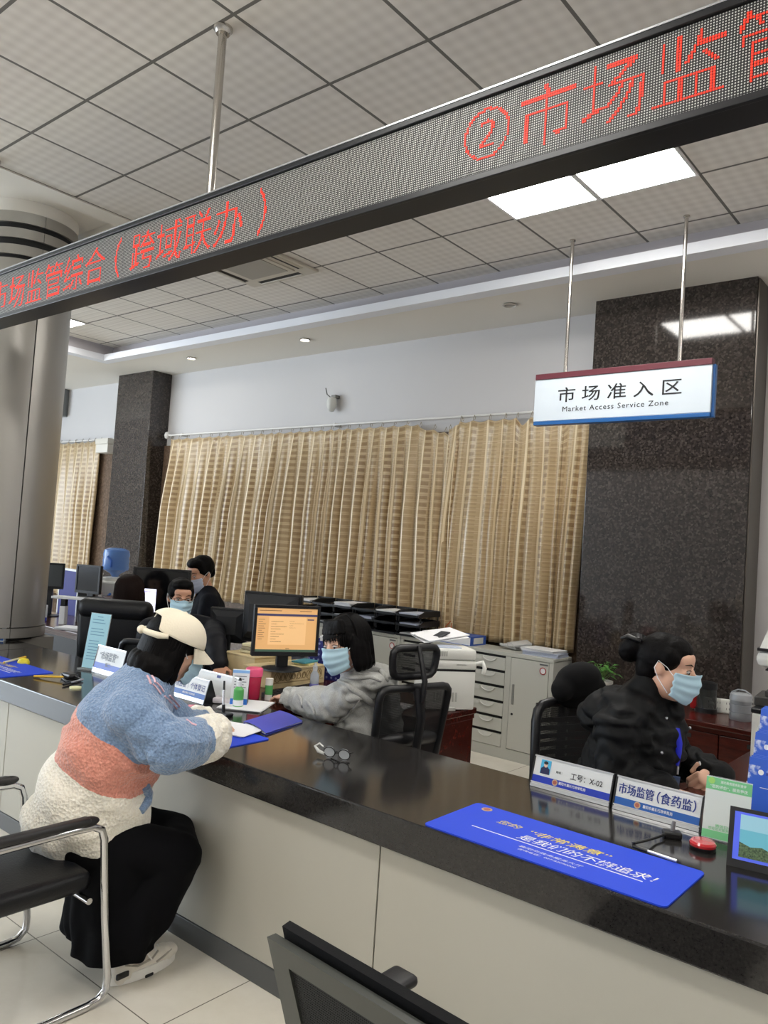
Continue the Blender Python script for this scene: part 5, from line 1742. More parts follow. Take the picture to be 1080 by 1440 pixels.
MB().lathe([(0.062, 0.155), (0.062, 0.19), (0.03, 0.2), (0, 0.2)], (0, 0, 0), 28).build('lid', m_pblack, o, 40)
MB().lathe([(0, -0.0), (0.066, 0.0), (0.066, 0.03), (0.063, 0.032)], (0, 0, 0), 28).build('base', m_pblack, o, 40)
MB().span((-0.10, -0.025, 0.01), (-0.055, 0.025, 0.19), 0.015).build('handle', mat('kettle_red', (170, 26, 30), 0.3), o, 40)

o = thing('copier', 'white copier with a black top edge at the far right behind the brochures', 'copier', (-0.68, 4.10, DZ), 0.0)
MB().span((-0.275, -0.21, 0), (0.275, 0.21, 0.225), 0.006).build('case', m_pw, o)
MB().span((-0.28, -0.215, 0.226), (0.28, 0.215, 0.25), 0.006).build('glass_bed', m_mon, o)
o = thing('document_scanner', 'white document scanner on a dark stand above the copier', 'scanner', (on_y(1066, 935, 4.0).x + 0.16, 4.08, DZ + 0.25), 0.1)
m_dkgrey = mat('dark_grey_plastic', (58, 56, 54), 0.5)
MB().span((-0.17, -0.12, 0), (0.2, 0.12, 0.045), 0.006).build('base', m_dkgrey, o)
MB().span((-0.13, -0.09, 0.045), (0.18, 0.09, 0.07), 0.004).build('upper_base', m_dkgrey, o)
MB().span((-0.06, -0.02, 0.07), (0.06, 0.06, 0.19), 0.006).build('neck', mat('scanner_neck', (150, 148, 144), 0.5), o)
MB().span((-0.13, -0.10, 0.165), (0.2, 0.1, 0.172)).build('paper_tray', m_pblack, o)
MB().span((-0.17, -0.13, 0.18), (0.22, 0.12, 0.255), 0.03).build('lower_head', m_pw, o, 40)
MB().span((-0.165, -0.128, 0.255), (0.22, 0.118, 0.268)).build('slot', m_pblack, o)
MB().prism([(-0.155, -0.12, 0.268), (-0.155, 0.11, 0.268), (-0.13, 0.10, 0.35), (-0.13, -0.09, 0.35)], (0.36, 0, 0)).build('upper_head', m_pw, o)
MB().span((-0.125, -0.10, 0.35), (0.23, 0.10, 0.362), 0.004).build('top_cover', m_pblack, o)
q = on_z(925, 1098, DZ)
paper_stack('paper_sheets', -0.885, 2.99, DZ, 0.30, 0.21, 0.012, 0.45, 'white forms on the desk in front of the hand of the woman in black', 'papers', None, None, 4)
q = on_z(1030, 1072, DZ)
paper_stack('paper_sheets', -0.69, 3.42, DZ, 0.30, 0.30, 0.008, 0.2, 'white sheets on the desk beyond the cuff of the woman in black', 'papers', None, None, 2)
paper_stack('paper_sheets', -0.66, 3.17, DZ, 0.24, 0.16, 0.006, 0.05, 'printed pale form on the desk beside the green card stand', 'papers', mat('form_paper', (216, 214, 196), 0.7), None, 2)
tag(MB().box((0, 0, 0.004), (0.3, 0.22, 0.006), bev=0.002).build('pink_folder', mat('pink_card', (206, 150, 136), 0.6), None, None, (-0.83, 2.80, DZ), 0.1), 'pink card folder on the desk behind the right name plate', 'folder')

# ================================================================== chairs
m_blackfab = mat('black_chair_fabric', (11, 11, 13), 0.85, spec=0.25, nz=(400, 0.1))
m_leather = mat('black_leather', (13, 14, 18), 0.42, spec=0.4, nz=(160, 0.12))
m_frame = mat('black_chair_frame', (24, 24, 27), 0.4)
m_mesh, t = new_mat('black_mesh_fabric')
t.p.inputs['Base Color'].default_value = lin((26, 27, 29))
t.p.inputs['Roughness'].default_value = 0.7
co = t.coord()
x, y, z = t.xyz(co)
def hole(v):
    return t.math('GREATER_THAN', t.math('FRACT', t.math('DIVIDE', v, 0.005)), 0.36)
al = t.math('SUBTRACT', 1.0, t.math('MULTIPLY', t.math('MULTIPLY', hole(x), hole(z)), 0.85))
t.link(al, t.p.inputs['Alpha'])
m_chrome2 = mat('polished_chrome', (206, 206, 208), 0.12, 1.0)


def five_star(o, seat_z):
    MB().cyl((0, 0, 0.10), (0, 0, seat_z - 0.05), 0.028, seg=16).build('gas_column', m_frame, o, 40)
    b = MB()
    for k in range(5):
        a = 2 * PI * k / 5
        b.cap((0, 0, 0.11), (0.27 * math.cos(a), 0.27 * math.sin(a), 0.065), 0.028, 0.018, 10)
    b.build('star_base', m_frame, o, 40)
    for k in range(5):
        a = 2 * PI * k / 5
        MB().cyl((0.27 * math.cos(a) - 0.02, 0.27 * math.sin(a), 0.028), (0.27 * math.cos(a) + 0.02, 0.27 * math.sin(a), 0.028), 0.028, seg=16).build('caster', m_frame, o, 40)


def frame_ring(w0, w1, z0, z1, y0, y1, r, rc=0.05):
    """rounded trapezium tube: width w0 at z0, w1 at z1"""
    pts = []
    cs = [(-w0 / 2, z0, y0), (w0 / 2, z0, y0), (w1 / 2, z1, y1), (-w1 / 2, z1, y1)]
    for k in range(4):
        p, a, c = V(cs[k]), V(cs[k - 1]), V(cs[(k + 1) % 4])
        for f_ in (0, 0.33, 0.66, 1):
            q = p + (a - p).normalized() * rc * (1 - f_) ** 2 + (c - p).normalized() * rc * f_ ** 2
            pts.append((q.x, q.z, q.y))
    return [(p[0], p[1], p[2]) for p in pts]


def mesh_chair(name, label, loc, rotz, seat_z=0.47, w0=0.40, w1=0.46, bz0=0.58, bz1=0.97, head=True, frame_m=None, lean=0.06, arms=True, pad=False):
    """office chair, local front is -y... the sitter faces -y; the back stands at +y"""
    o = thing(name, label, 'chair', loc, rotz)
    fm_ = frame_m or m_frame
    b = MB()
    b.box((0, -0.02, seat_z - 0.03), (0.48, 0.46, 0.07), bev=0.03, seg=3)
    b.build('seat', m_blackfab, o, 40)
    five_star(o, seat_z)
    yb = 0.235
    ring = frame_ring(w0, w1, bz0, bz1, yb, yb + lean, 0.02)
    MB().tube(ring, 0.02, 10, True).build('back_frame', fm_, o, 60)
    b = MB()
    b.prism([(-w0 / 2, yb, bz0), (w0 / 2, yb, bz0), (w1 / 2, yb + lean, bz1), (-w1 / 2, yb + lean, bz1)], (0, 0.003, 0))
    b.build('back_mesh', m_mesh, o)
    b = MB()
    b.tube([(0, 0.10, seat_z - 0.08), (0, 0.27, seat_z - 0.05), (0, 0.31, bz0), (0, yb + lean + 0.05, (bz0 + bz1) / 2 + 0.05), (0, yb + lean + 0.02, bz1)], [0.03, 0.03, 0.025, 0.025, 0.03], 10, flat=0.6)
    b.build('back_spine', fm_, o, 60)
    b = MB()
    b.tube([(-w0 / 2, yb, bz0 + 0.12), (-0.1, yb + 0.03, bz0 + 0.13), (0.1, yb + 0.03, bz0 + 0.13), (w0 / 2, yb, bz0 + 0.12)], 0.022, 8, flat=1.6)
    b.build('lumbar_bar', fm_, o, 60)
    if arms:
        for s_ in (-1, 1):
            MB().box((s_ * 0.29, -0.03, seat_z + 0.19), (0.07, 0.26, 0.03), bev=0.012).build('arm_pad', fm_, o, 40)
            MB().tube([(s_ * 0.22, 0.02, seat_z - 0.05), (s_ * 0.29, 0.02, seat_z - 0.03), (s_ * 0.29, 0.03, seat_z + 0.08), (s_ * 0.29, -0.0, seat_z + 0.18)], 0.018, 10).build('arm_post', fm_, o, 60)
    if head:
        hz = bz1 + 0.12
        ring = frame_ring(0.26, 0.29, hz - 0.07, hz + 0.07, yb + lean - 0.03, yb + lean - 0.02, 0.02, 0.045)
        MB().tube(ring, 0.019, 10, True).build('headrest_frame', fm_, o, 60)
        MB().prism([(-0.13, yb + lean - 0.03, hz - 0.07), (0.13, yb + lean - 0.03, hz - 0.07), (0.145, yb + lean - 0.02, hz + 0.07), (-0.145, yb + lean - 0.02, hz + 0.07)], (0, 0.003, 0)).build('headrest_mesh', m_mesh, o)
        MB().tube([(0, yb + lean + 0.05, bz1 - 0.06), (0, yb + lean + 0.06, bz1 + 0.04), (0, yb + lean + 0.03, hz), (0, yb + lean + 0.0, hz + 0.08)], [0.024, 0.024, 0.02, 0.02], 10, flat=0.6).build('headrest_arm', fm_, o, 60)
    return o


# grey-hoodie chair: sitter faces -x (rotz so that local -y points to -x)
c_ = at(578, 1000, 3.83)
mesh_chair('mesh_office_chair', 'black mesh office chair with a framed headrest behind the woman in the grey hoodie', (c_.x - 0.26, c_.y + 0.06, 0), math.radians(-103), 0.47, 0.40, 0.44, 0.56, 0.945, True)

# padded headrest chair of the woman in black: she faces +x
c_ = at(786, 1010, 3.50)
o = thing('padded_office_chair', 'black mesh chair with a thick padded headrest behind the woman in black', 'chair', (c_.x + 0.27, c_.y - 0.02, 0), math.radians(68))
MB().box((0, -0.02, 0.44), (0.50, 0.48, 0.08), bev=0.035, seg=3).build('seat', m_blackfab, o, 40)
five_star(o, 0.47)
yb = 0.25
b = MB()
b.tube(frame_ring(0.42, 0.36, 0.55, 0.97, yb, yb + 0.05, 0.02, 0.08), 0.022, 10, True)
b.build('back_frame', m_frame, o, 60)
b = MB()
b.grid(lambda u, v: V(((u - 0.5) * (0.42 - 0.06 * v), yb + 0.05 * v + 0.02 * math.sin(PI * u), 0.55 + 0.42 * v)), 8, 8, 0.004)
b.build('back_mesh', m_mesh, o, 60)
sl = MB()
R = rnd(6)
for k in range(9):
    sl.box((0.0, yb + 0.06, 0.60 + k * 0.036), (0.30, 0.006, 0.020))
sl.build('back_slats', m_frame, o)
hb = MB()
hb.ball((0, yb - 0.01, 1.07), (0.125, 0.065, 0.085))
hb.ball((0, yb - 0.03, 1.095), (0.115, 0.055, 0.07))
hb.ball((-0.10, yb - 0.02, 1.04), (0.05, 0.05, 0.055))
hb.ball((0.10, yb - 0.02, 1.04), (0.05, 0.05, 0.055))
hb.ball((0, yb + 0.02, 0.995), (0.09, 0.045, 0.05))
link_mesh('headrest', remeshed(hb, 0.012, 5), m_blackfab, o, 180)
MB().tube([(0, 0.12, 0.40), (0, 0.32, 0.44), (0, 0.33, 0.75), (0, yb + 0.07, 1.04)], [0.03, 0.03, 0.025, 0.025], 10, flat=0.6).build('back_spine', m_frame, o, 60)
for s_ in (-1, 1):
    MB().box((s_ * 0.29, -0.06, 0.64), (0.08, 0.26, 0.03), bev=0.012).build('arm_pad', m_frame, o, 40)
    MB().tube([(s_ * 0.23, 0.0, 0.42), (s_ * 0.29, 0.0, 0.44), (s_ * 0.29, -0.02, 0.63)], 0.018, 10).build('arm_post', m_frame, o, 60)

# leather executive chair, seen from behind
c_ = at(166, 870, 5.5)
o = thing('executive_chair', 'black leather executive chair seen from behind, beyond the pale blue leaflet', 'chair', (c_.x - 0.12, c_.y + 0.19, 0), math.radians(-145))
MB().box((0, -0.02, 0.45), (0.54, 0.52, 0.12), bev=0.05, seg=3).build('seat', m_leather, o, 40)
five_star(o, 0.45)
b = MB()
b.box((0, 0.27, 0.80), (0.53, 0.10, 0.62), rot=(-0.10, 0, 0), bev=0.045, seg=3)
b.build('backrest', m_leather, o, 50)
b = MB()
b.box((0, 0.30, 1.06), (0.52, 0.14, 0.14), rot=(-0.10, 0, 0), bev=0.06, seg=4)
b.build('head_roll', m_leather, o, 50)
for s_ in (-1, 1):
    MB().tube([(s_ * 0.26, 0.22, 0.50), (s_ * 0.32, 0.14, 0.66), (s_ * 0.32, -0.14, 0.67), (s_ * 0.30, -0.2, 0.52)], [0.02, 0.03, 0.03, 0.02], 10).build('armrest', m_frame, o, 60)

# low black chair in front of it
c_ = at(188, 905, 4.8)
mesh_chair('task_chair', 'low black office chair back just above the counter beside the white cap', (c_.x - 0.06, c_.y + 0.31, 0), math.radians(-155), 0.46, 0.38, 0.36, 0.60, 0.93, False, None, 0.04)

# chrome visitor chair under the woman in the white cap
o = thing('visitor_chair', 'black visitor chair with chrome cantilever frame under the woman in the white cap', 'chair', (-2.685, 1.30, 0), 0.0)
# local: sitter faces +y
for s_ in (-1, 1):
    xx = s_ * 0.285
    p = [(xx, -0.27, 0.45), (xx, -0.29, 0.58), (xx, -0.26, 0.612), (xx, 0.12, 0.618), (xx, 0.19, 0.615), (xx, 0.222, 0.60), (xx, 0.235, 0.565), (xx, 0.262, 0.30), (xx, 0.29, 0.085),
         (xx, 0.288, 0.045), (xx, 0.262, 0.020), (xx, 0.22, 0.0135), (xx, -0.25, 0.0135)]
    MB().tube(p, 0.0135, 12).build('cantilever_frame', m_chrome2, o, 60)
    b = MB()
    b.box((xx, -0.035, 0.640), (0.042, 0.42, 0.026), bev=0.011, seg=3)
    b.ball((xx, 0.165, 0.636), (0.021, 0.045, 0.017))
    b.build('arm_pad', mat('soft_black_pad', (30, 29, 30), 0.5), o, 50)
MB().cyl((-0.285, -0.25, 0.0135), (0.285, -0.25, 0.0135), 0.0135, seg=12).build('floor_bar', m_chrome2, o, 60)
for yy in (-0.15, 0.20):
    MB().cyl((-0.283, yy, 0.365), (0.283, yy, 0.365), 0.011, seg=12).build('cross_bar', m_chrome2, o, 60)
MB().box((0, -0.02, 0.415), (0.50, 0.50, 0.075), bev=0.03, seg=3).build('seat', m_leather, o, 50)
b = MB()
b.box((0, -0.285, 0.68), (0.47, 0.05, 0.42), rot=(-0.14, 0, 0), bev=0.024, seg=3)
b.build('backrest', m_leather, o, 50)

# dark grey task chair in the foreground, back towards the viewer
p0 = V((-1.10, 1.085, 0.88))
o = thing('foreground_chair', 'dark grey framed mesh chair in the foreground with its back to the viewer', 'chair', (-0.845, 1.308, 0), -0.06)
m_gframe = mat('dark_olive_grey_frame', (58, 60, 56), 0.38)
yb = -0.245
def flat_ring(w0, w1, z0, z1, y0, y1, wd, th):
    b = MB()
    A = [V((-w0 / 2, y0, z0)), V((w0 / 2, y0, z0)), V((w1 / 2, y1, z1)), V((-w1 / 2, y1, z1))]
    c = sum(A, V()) / 4
    B = [p + (c - p).normalized() * wd * 1.4 for p in A]
    d = V((0, th, 0))
    for k in range(4):
        a, a2, b2, b1 = A[k], A[(k + 1) % 4], B[(k + 1) % 4], B[k]
        b.prism([a, a2, b2, b1], d)
    return b
flat_ring(0.40, 0.50, 0.50, 0.858, yb + 0.09, yb, 0.05, 0.022).build('back_frame', m_gframe, o)
b = MB()
b.prism([(-0.18, yb + 0.085, 0.53), (0.18, yb + 0.085, 0.53), (0.225, yb + 0.012, 0.835), (-0.225, yb + 0.012, 0.835)], (0, 0.004, 0))
b.build('back_mesh', m_mesh, o)
b = MB()
b.grid(lambda u, v: V(((u - 0.5) * (0.40 + 0.085 * v), yb + 0.115 - 0.085 * v, 0.52 + 0.352 * v)), 4, 6, 0.02)
b.build('back_pad', m_blackfab, o, 40)
MB().box((0, 0.04, 0.45), (0.48, 0.48, 0.08), bev=0.03, seg=3).build('seat', m_blackfab, o, 40)
five_star(o, 0.45)
for s_ in (-1, 1):
    b = MB()
    b.box((s_ * 0.262, 0.085, 0.622), (0.075, 0.24, 0.028), rot=(0.04, 0, 0), bev=0.013, seg=3)
    b.build('arm_pad', m_frame, o, 50)
    b = MB()
    b.tube([(s_ * 0.235, -0.03, 0.43), (s_ * 0.285, 0.02, 0.45), (s_ * 0.285, 0.16, 0.52), (s_ * 0.28, 0.19, 0.57), (s_ * 0.262, 0.14, 0.612)], 0.014, 10)
    b.build('arm_loop', m_chrome2, o, 60)
b = MB()
b.tube([(0, 0.05, 0.40), (0, -0.14, 0.42), (0, -0.17, 0.56)], [0.03, 0.03, 0.025], 10)
b.build('back_bracket', m_frame, o, 60)

# ================================================================== people
m_skin = mat('skin', (222, 176, 150), 0.48, nz=(220, 0.03))
m_skin2 = mat('skin_tan', (200, 150, 122), 0.48, nz=(220, 0.03))
def hair_mat(name, rgb):
    m, t = new_mat(name)
    t.p.inputs['Base Color'].default_value = lin(rgb)
    t.p.inputs['Roughness'].default_value = 0.55
    t.p.inputs['Specular IOR Level'].default_value = 0.09
    mp = t.n.new('ShaderNodeMapping')
    mp.inputs['Scale'].default_value = (90, 90, 7)
    t.link(t.coord(), mp.inputs[0])
    t.bump(t.noise(2.0, 3, mp.outputs[0], 0.6), 0.5, 0.004)
    return m
m_hair = hair_mat('black_hair', (11, 9, 9))
m_hairb = hair_mat('dark_brown_hair', (28, 17, 14))
m_mask, t = new_mat('pale_blue_mask')
x, y, z = t.xyz(t.coord())
t.p.inputs['Base Color'].default_value = lin((184, 217, 232))
t.p.inputs['Roughness'].default_value = 0.6
t.bump(t.noise(400, 2, t.coord()), 0.1, 0.002)
m_loop = mat('white_ear_loop', (236, 238, 240), 0.6)
m_eye = mat('eye_white', (196, 186, 180), 0.35)
m_iris = mat('dark_iris', (24, 16, 12), 0.15)


def basis(fwd, up=(0, 0, 1)):
    """columns right, forward, up"""
    f_ = V(fwd).normalized()
    r_ = f_.cross(V(up)).normalized()
    u_ = r_.cross(f_)
    return Matrix(((r_.x, f_.x, u_.x), (r_.y, f_.y, u_.y), (r_.z, f_.z, u_.z)))


def head_matrix(c, fwd, up=(0, 0, 1), s=1.0):
    return Matrix.Translation(c) @ basis(fwd, up).to_4x4() @ Matrix.Scale(s, 4)


def head_prims(b, H):
    R3 = H.to_3x3()
    s = R3.col[0].length
    Rn = R3 * (1 / s)
    def E(c, r, rot=None):
        b.ball(H @ V(c), tuple(q * s for q in r), Rn @ rot.to_matrix() if rot else Rn, 24, 16)
    def C(p0, p1, r0, r1):
        b.cap(H @ V(p0), H @ V(p1), r0 * s, r1 * s)
    E((0, -0.014, 0.032), (0.073, 0.092, 0.082))
    E((0, 0.022, -0.028), (0.062, 0.066, 0.086))
    E((0, 0.045, -0.085), (0.036, 0.034, 0.03))
    E((0, 0.062, 0.045), (0.055, 0.03, 0.03))
    C((0, 0.088, 0.012), (0, 0.106, -0.022), 0.008, 0.013)
    E((0, 0.082, -0.058), (0.024, 0.014, 0.012))
    for q in (-1, 1):
        E((q * 0.038, 0.055, -0.022), (0.024, 0.024, 0.022))
        C((q * 0.018, 0.082, 0.026), (q * 0.045, 0.072, 0.026), 0.009, 0.007)
        E((q * 0.073, -0.008, -0.006), (0.009, 0.017, 0.028))
        E((q * 0.030, 0.078, 0.004), (0.017, 0.011, 0.011))


def hand_prims(b, w, d, n, side, curl=0.5, s=1.0, spread=0.12):
    """w wrist, d direction of the hand, n normal out of the back of the hand, side +1 when the thumb is on d x n"""
    d, n = V(d).normalized(), V(n).normalized()
    n = (n - d * n.dot(d)).normalized()
    a = d.cross(n).normalized() * side
    w = V(w)
    L = 0.085 * s
    Rm = Matrix(((a.x, d.x, n.x), (a.y, d.y, n.y), (a.z, d.z, n.z)))
    b.ball(w + d * L * 0.52, (0.040 * s, 0.052 * s, 0.016 * s), Rm, 16, 10)
    b.ball(w + d * L * 0.15, (0.030 * s, 0.035 * s, 0.019 * s), Rm, 16, 10)
    ln = (0.042, 0.046, 0.043, 0.034)
    for k in range(4):
        off = (1.5 - k) * 0.0195 * s
        p = w + d * (L * (0.98 - 0.05 * abs(k - 1.3))) + a * off
        ang = 0.0
        dd = (d + a * (1.5 - k) * spread * 0.4).normalized()
        for j, fr in enumerate((1.0, 0.68, 0.52)):
            ang += curl * (0.9, 1.15, 0.8)[j]
            v = dd * math.cos(ang) - n * math.sin(ang)
            e = p + v * ln[k] * fr * s
            b.cap(p, e, (0.0092 - 0.0009 * j) * s, (0.0084 - 0.0009 * j) * s, 10)
            p = e
    p = w + d * L * 0.25 + a * 0.034 * s
    v = (d * 0.62 + a * 0.72 - n * 0.25).normalized()
    e = p + v * 0.040 * s
    b.cap(p, e, 0.0125 * s, 0.0105 * s, 10)
    v2 = (d * (0.85) + a * (0.45 - 0.8 * curl) - n * (0.2 + 0.5 * curl)).normalized()
    e2 = e + v2 * 0.034 * s
    b.cap(e, e2, 0.0105 * s, 0.0088 * s, 10)


def chain(b, pts, lateral, n=9):
    """torso-like form: pts = (pos, half width, half depth); lateral = sideways axis"""
    lat = V(lateral).normalized()
    for (p, w0, d0), (q, w1, d1) in zip(pts, pts[1:]):
        p, q = V(p), V(q)
        ax = (q - p).normalized()
        l2 = (lat - ax * lat.dot(ax)).normalized()
        dp = ax.cross(l2)
        Rm = Matrix(((l2.x, dp.x, ax.x), (l2.y, dp.y, ax.y), (l2.z, dp.z, ax.z)))
        for k in range(n + 1):
            f_ = k / n
            w_, d_ = w0 + (w1 - w0) * f_, d0 + (d1 - d0) * f_
            b.ball(p.lerp(q, f_), (w_, d_, min(w_, d_) * 0.75), Rm, 20, 12)


def wrinkle(me, amp, freq, seed, fine=0.0):
    me.update()
    ns = [v.normal.copy() for v in me.vertices]
    for v, n in zip(me.vertices, ns):
        p = v.co * freq
        h = noise.noise(p + V((seed, 0, 0))) + 0.5 * noise.noise(p * 2.3 + V((0, seed, 0)))
        rd = 1 - abs(noise.noise(V((p.x * 0.8, p.y * 0.8, p.z * 2.2)) + V((0, 0, seed))))
        v.co += n * amp * (0.6 * h + 0.8 * (rd - 0.75))
        if fine:
            v.co += n * fine * noise.noise(v.co * 70)


def folds(me, bones, amp, wl, seed, lo=0.25):
    """soft cloth creases running across each bone (a, b, reach), strongest towards its far end"""
    me.update()
    ns = [v.normal.copy() for v in me.vertices]
    for v, n in zip(me.vertices, ns):
        for (a, b_, reach) in bones:
            ab = V(b_) - V(a)
            L = ab.length
            t_ = (v.co - V(a)).dot(ab) / (L * L)
            if not 0.0 <= t_ <= 1.02:
                continue
            r_ = v.co - V(a) - ab * t_
            if r_.length > reach:
                continue
            wgt = lo + (1 - lo) * t_
            q = r_.normalized() if r_.length > 1e-6 else V((0, 0, 1))
            ph = t_ * L / wl + 0.9 * noise.noise(V((q.x * 1.6 + seed, q.y * 1.6, q.z * 1.6))) + 0.5 * noise.noise(v.co * 9)
            s_ = math.sin(2 * PI * ph)
            v.co += n * amp * wgt * (s_ if s_ < 0 else 0.6 * s_) * (0.5 + 0.5 * noise.noise(v.co * 5 + V((seed, 2, 1))) + 0.3)
            break


def join_meshes(a, b_):
    bm = bmesh.new()
    bm.from_mesh(a)
    bm.from_mesh(b_)
    bm.to_mesh(a)
    bm.free()
    return a


def strands(H, s, a0, a1, zb, n, rx, ry, seed, jit=0.02):
    """fine locks running from the crown down round the head; a0..a1 angle from the right ear over the back"""
    R = rnd(seed)
    b = MB()
    for k in range(n):
        a_ = a0 + (a1 - a0) * (k + R.uniform(-0.4, 0.4)) / n
        z1 = zb + R.uniform(-jit, jit * 0.7)
        pts, rs = [], []
        m = 6
        for j in range(m + 1):
            f_ = j / m
            e_ = (PI / 2) * (1 - min(1, f_ * 1.7)) * 0.92
            z_ = 0.034 + 0.092 * math.sin(e_) if f_ < 0.59 else 0.034 + (z1 - 0.034) * (f_ - 0.59) / 0.41
            r_ = max(0.25, math.cos(e_))
            fl = 1.0 + 0.05 * max(0, f_ - 0.5)
            pts.append(H @ V((rx * r_ * fl * math.cos(a_), -0.016 - ry * r_ * fl * math.sin(a_), z_ + 0.002)))
            rs.append((0.0052 if 0 < j < m - 1 else 0.004 if j == 0 else 0.0036 if j == m - 1 else 0.0008) * s)
        b.tube(pts, rs, 5)
    me = bpy.data.meshes.new('locks')
    b.b.to_mesh(me)
    b.b.free()
    return me


def mask_part(root, H, m=None, wide=1.22):
    b = MB()
    def f_(u, v):
        a = (u - 0.5) * 2 * wide
        z_ = -0.004 - 0.112 * v
        cx = math.cos(a)
        bul = 0.026 * math.exp(-(a / 0.38) ** 2) * (1 - 0.35 * abs(v - 0.35) * 2)
        tuck = 1.0 - 0.22 * max(0, v - 0.55) / 0.45
        yy = 0.016 + (0.084 * cx + bul) * tuck + 0.004
        xx = 0.076 * math.sin(a) * (1 - 0.20 * max(0, v - 0.4))
        zz = z_ * (1 - 0.26 * abs(math.sin(a)) ** 2) + 0.010 * math.exp(-(a / 0.3) ** 2) * (1 - v)
        yy += 0.0022 * math.cos(v * 2 * PI * 3.5)
        return H @ V((xx, yy, zz))
    b.grid(f_, 28, 22, 0.0016 * H.to_3x3().col[0].length)
    o = b.build('face_mask', m or m_mask, root, 180)
    lp = MB()
    for q in (-1, 1):
        lp.tube([H @ V((q * 0.068, 0.044, -0.016)), H @ V((q * 0.076, 0.02, 0.008)), H @ V((q * 0.083, -0.012, 0.024)), H @ V((q * 0.082, -0.022, -0.004)), H @ V((q * 0.077, -0.004, -0.038)), H @ V((q * 0.066, 0.036, -0.082))], 0.0016, 6)
    lp.build('ear_loops', m_loop, o, 60)
    return o


def eyes(root, H, gaze=(0, 1, 0), openness=0.0065):
    s = H.to_3x3().col[0].length
    Rn = H.to_3x3() * (1 / s)
    for q in (-1, 1):
        b = MB()
        b.ball(H @ V((q * 0.031, 0.0835, 0.005)), (0.0135 * s, 0.0062 * s, openness * s), Rn, 16, 10)
        e = b.build('eye', m_eye, root, 180)
        b = MB()
        b.ball(H @ V((q * 0.031 + gaze[0] * 0.004, 0.0880, 0.0045 + gaze[2] * 0.004)), (0.0062 * s, 0.0028 * s, openness * 0.92 * s), Rn, 14, 8)
        b.build('iris', m_iris, e, 180)
        b = MB()
        b.tube([H @ V((q * 0.016, 0.0905, 0.0095)), H @ V((q * 0.031, 0.0895, 0.0135)), H @ V((q * 0.046, 0.081, 0.009))], [0.001 * s, 0.0016 * s, 0.001 * s], 6)
        b.build('eyelash', m_iris, e, 60)
        b = MB()
        b.tube([H @ V((q * 0.014, 0.0925, 0.027)), H @ V((q * 0.032, 0.0895, 0.034)), H @ V((q * 0.052, 0.074, 0.029))], [0.0022 * s, 0.0034 * s, 0.0014 * s], 6, flat=0.6)
        b.build('eyebrow', m_hair, root, 60)


def body_mesh(root, H, spine, lat, arms, hands, legs, skin, voxel=0.0075):
    """one continuous figure: head, neck, torso, arms, legs, plus finely made hands"""
    b = MB()
    head_prims(b, H)
    nk = V(spine[-1][0])
    b.cap(H @ V((0, -0.014, -0.045)), nk, 0.048, 0.054)
    chain(b, [(p, w_ * 0.74, d_ * 0.70) for p, w_, d_ in spine], lat)
    for (sh, el, wr) in arms:
        b.cap(nk.lerp(V(sh), 0.3), sh, 0.045, 0.045)
        b.cap(sh, el, 0.043, 0.036)
        b.cap(el, wr, 0.036, 0.026)
    for (hp, kn, an) in legs:
        b.cap(hp, kn, 0.075, 0.052)
        b.cap(kn, an, 0.05, 0.035)
    me = remeshed(b, voxel, 5)
    for h_ in hands:
        hb = MB()
        hand_prims(hb, *h_)
        me = join_meshes(me, remeshed(hb, 0.0032, 3, 0.4))
    return link_mesh('body', me, skin, root, 180)


def sleeve(b, sh, el, wr, r0, r1, r2):
    b.cap(sh, el, r0, r1, 20)
    b.cap(el, wr, r1, r2, 20)


# ------------------------------------------------------------------ 1 woman in the white cap and fleece jacket
def fleece(name, rgb, dark):
    m, t = new_mat(name)
    co = t.coord()
    v = t.voro(88, co)
    v2 = t.noise(130, 3, co, 0.7)
    h = t.math('ADD', t.math('MULTIPLY', v.outputs['Distance'], 0.9), t.math('MULTIPLY', v2, 0.6))
    t.link(t.ramp(v2, [(0.35, lin(dark)), (0.62, lin(rgb))]), t.p.inputs['Base Color'])
    t.p.inputs['Roughness'].default_value = 0.95
    t.p.inputs['Sheen Weight'].default_value = 0.5
    t.p.inputs['Sheen Roughness'].default_value = 0.5
    t.bump(h, 0.6, 0.010)
    return m
m_fleece_b = fleece('blue_fleece', (138, 164, 198), (104, 130, 166))
m_fleece, t = new_mat('three_colour_fleece')
co = t.coord()
v2 = t.noise(130, 3, co, 0.7)
h = t.math('ADD', t.math('MULTIPLY', t.voro(88, co).outputs['Distance'], 0.9), t.math('MULTIPLY', v2, 0.6))
at_ = t.n.new('ShaderNodeAttribute')
at_.attribute_name = 'dye'
sp_ = t.n.new('ShaderNodeSeparateColor')
t.link(at_.outputs['Color'], sp_.inputs[0])
r_, g_, b_ = sp_.outputs
pile = t.math('MULTIPLY', t.math('SUBTRACT', t.noise(160, 2, co), 0.5), 0.5)
def dyed(lo, hi):
    return t.ramp(v2, [(0.35, lin(lo)), (0.62, lin(hi))])
cb, cpk, cw = dyed((104, 130, 166), (138, 164, 198)), dyed((212, 132, 114), (238, 164, 144)), dyed((238, 230, 212), (252, 247, 234))
g1 = t.math('ADD', g_, pile)
isp = t.math('MULTIPLY', t.math('GREATER_THAN', g1, r_), t.math('GREATER_THAN', g1, b_))
isw = t.math('MULTIPLY', t.math('GREATER_THAN', t.math('ADD', b_, pile), r_), t.math('GREATER_THAN', b_, g1))
t.link(t.mix(isw, t.mix(isp, cb, cpk), cw), t.p.inputs['Base Color'])
t.p.inputs['Roughness'].default_value = 0.95
t.p.inputs['Sheen Weight'].default_value = 0.5
t.p.inputs['Sheen Roughness'].default_value = 0.5
t.bump(h, 0.6, 0.010)
m_skirt = mat('black_skirt', (7, 7, 10), 0.95, spec=0.15)
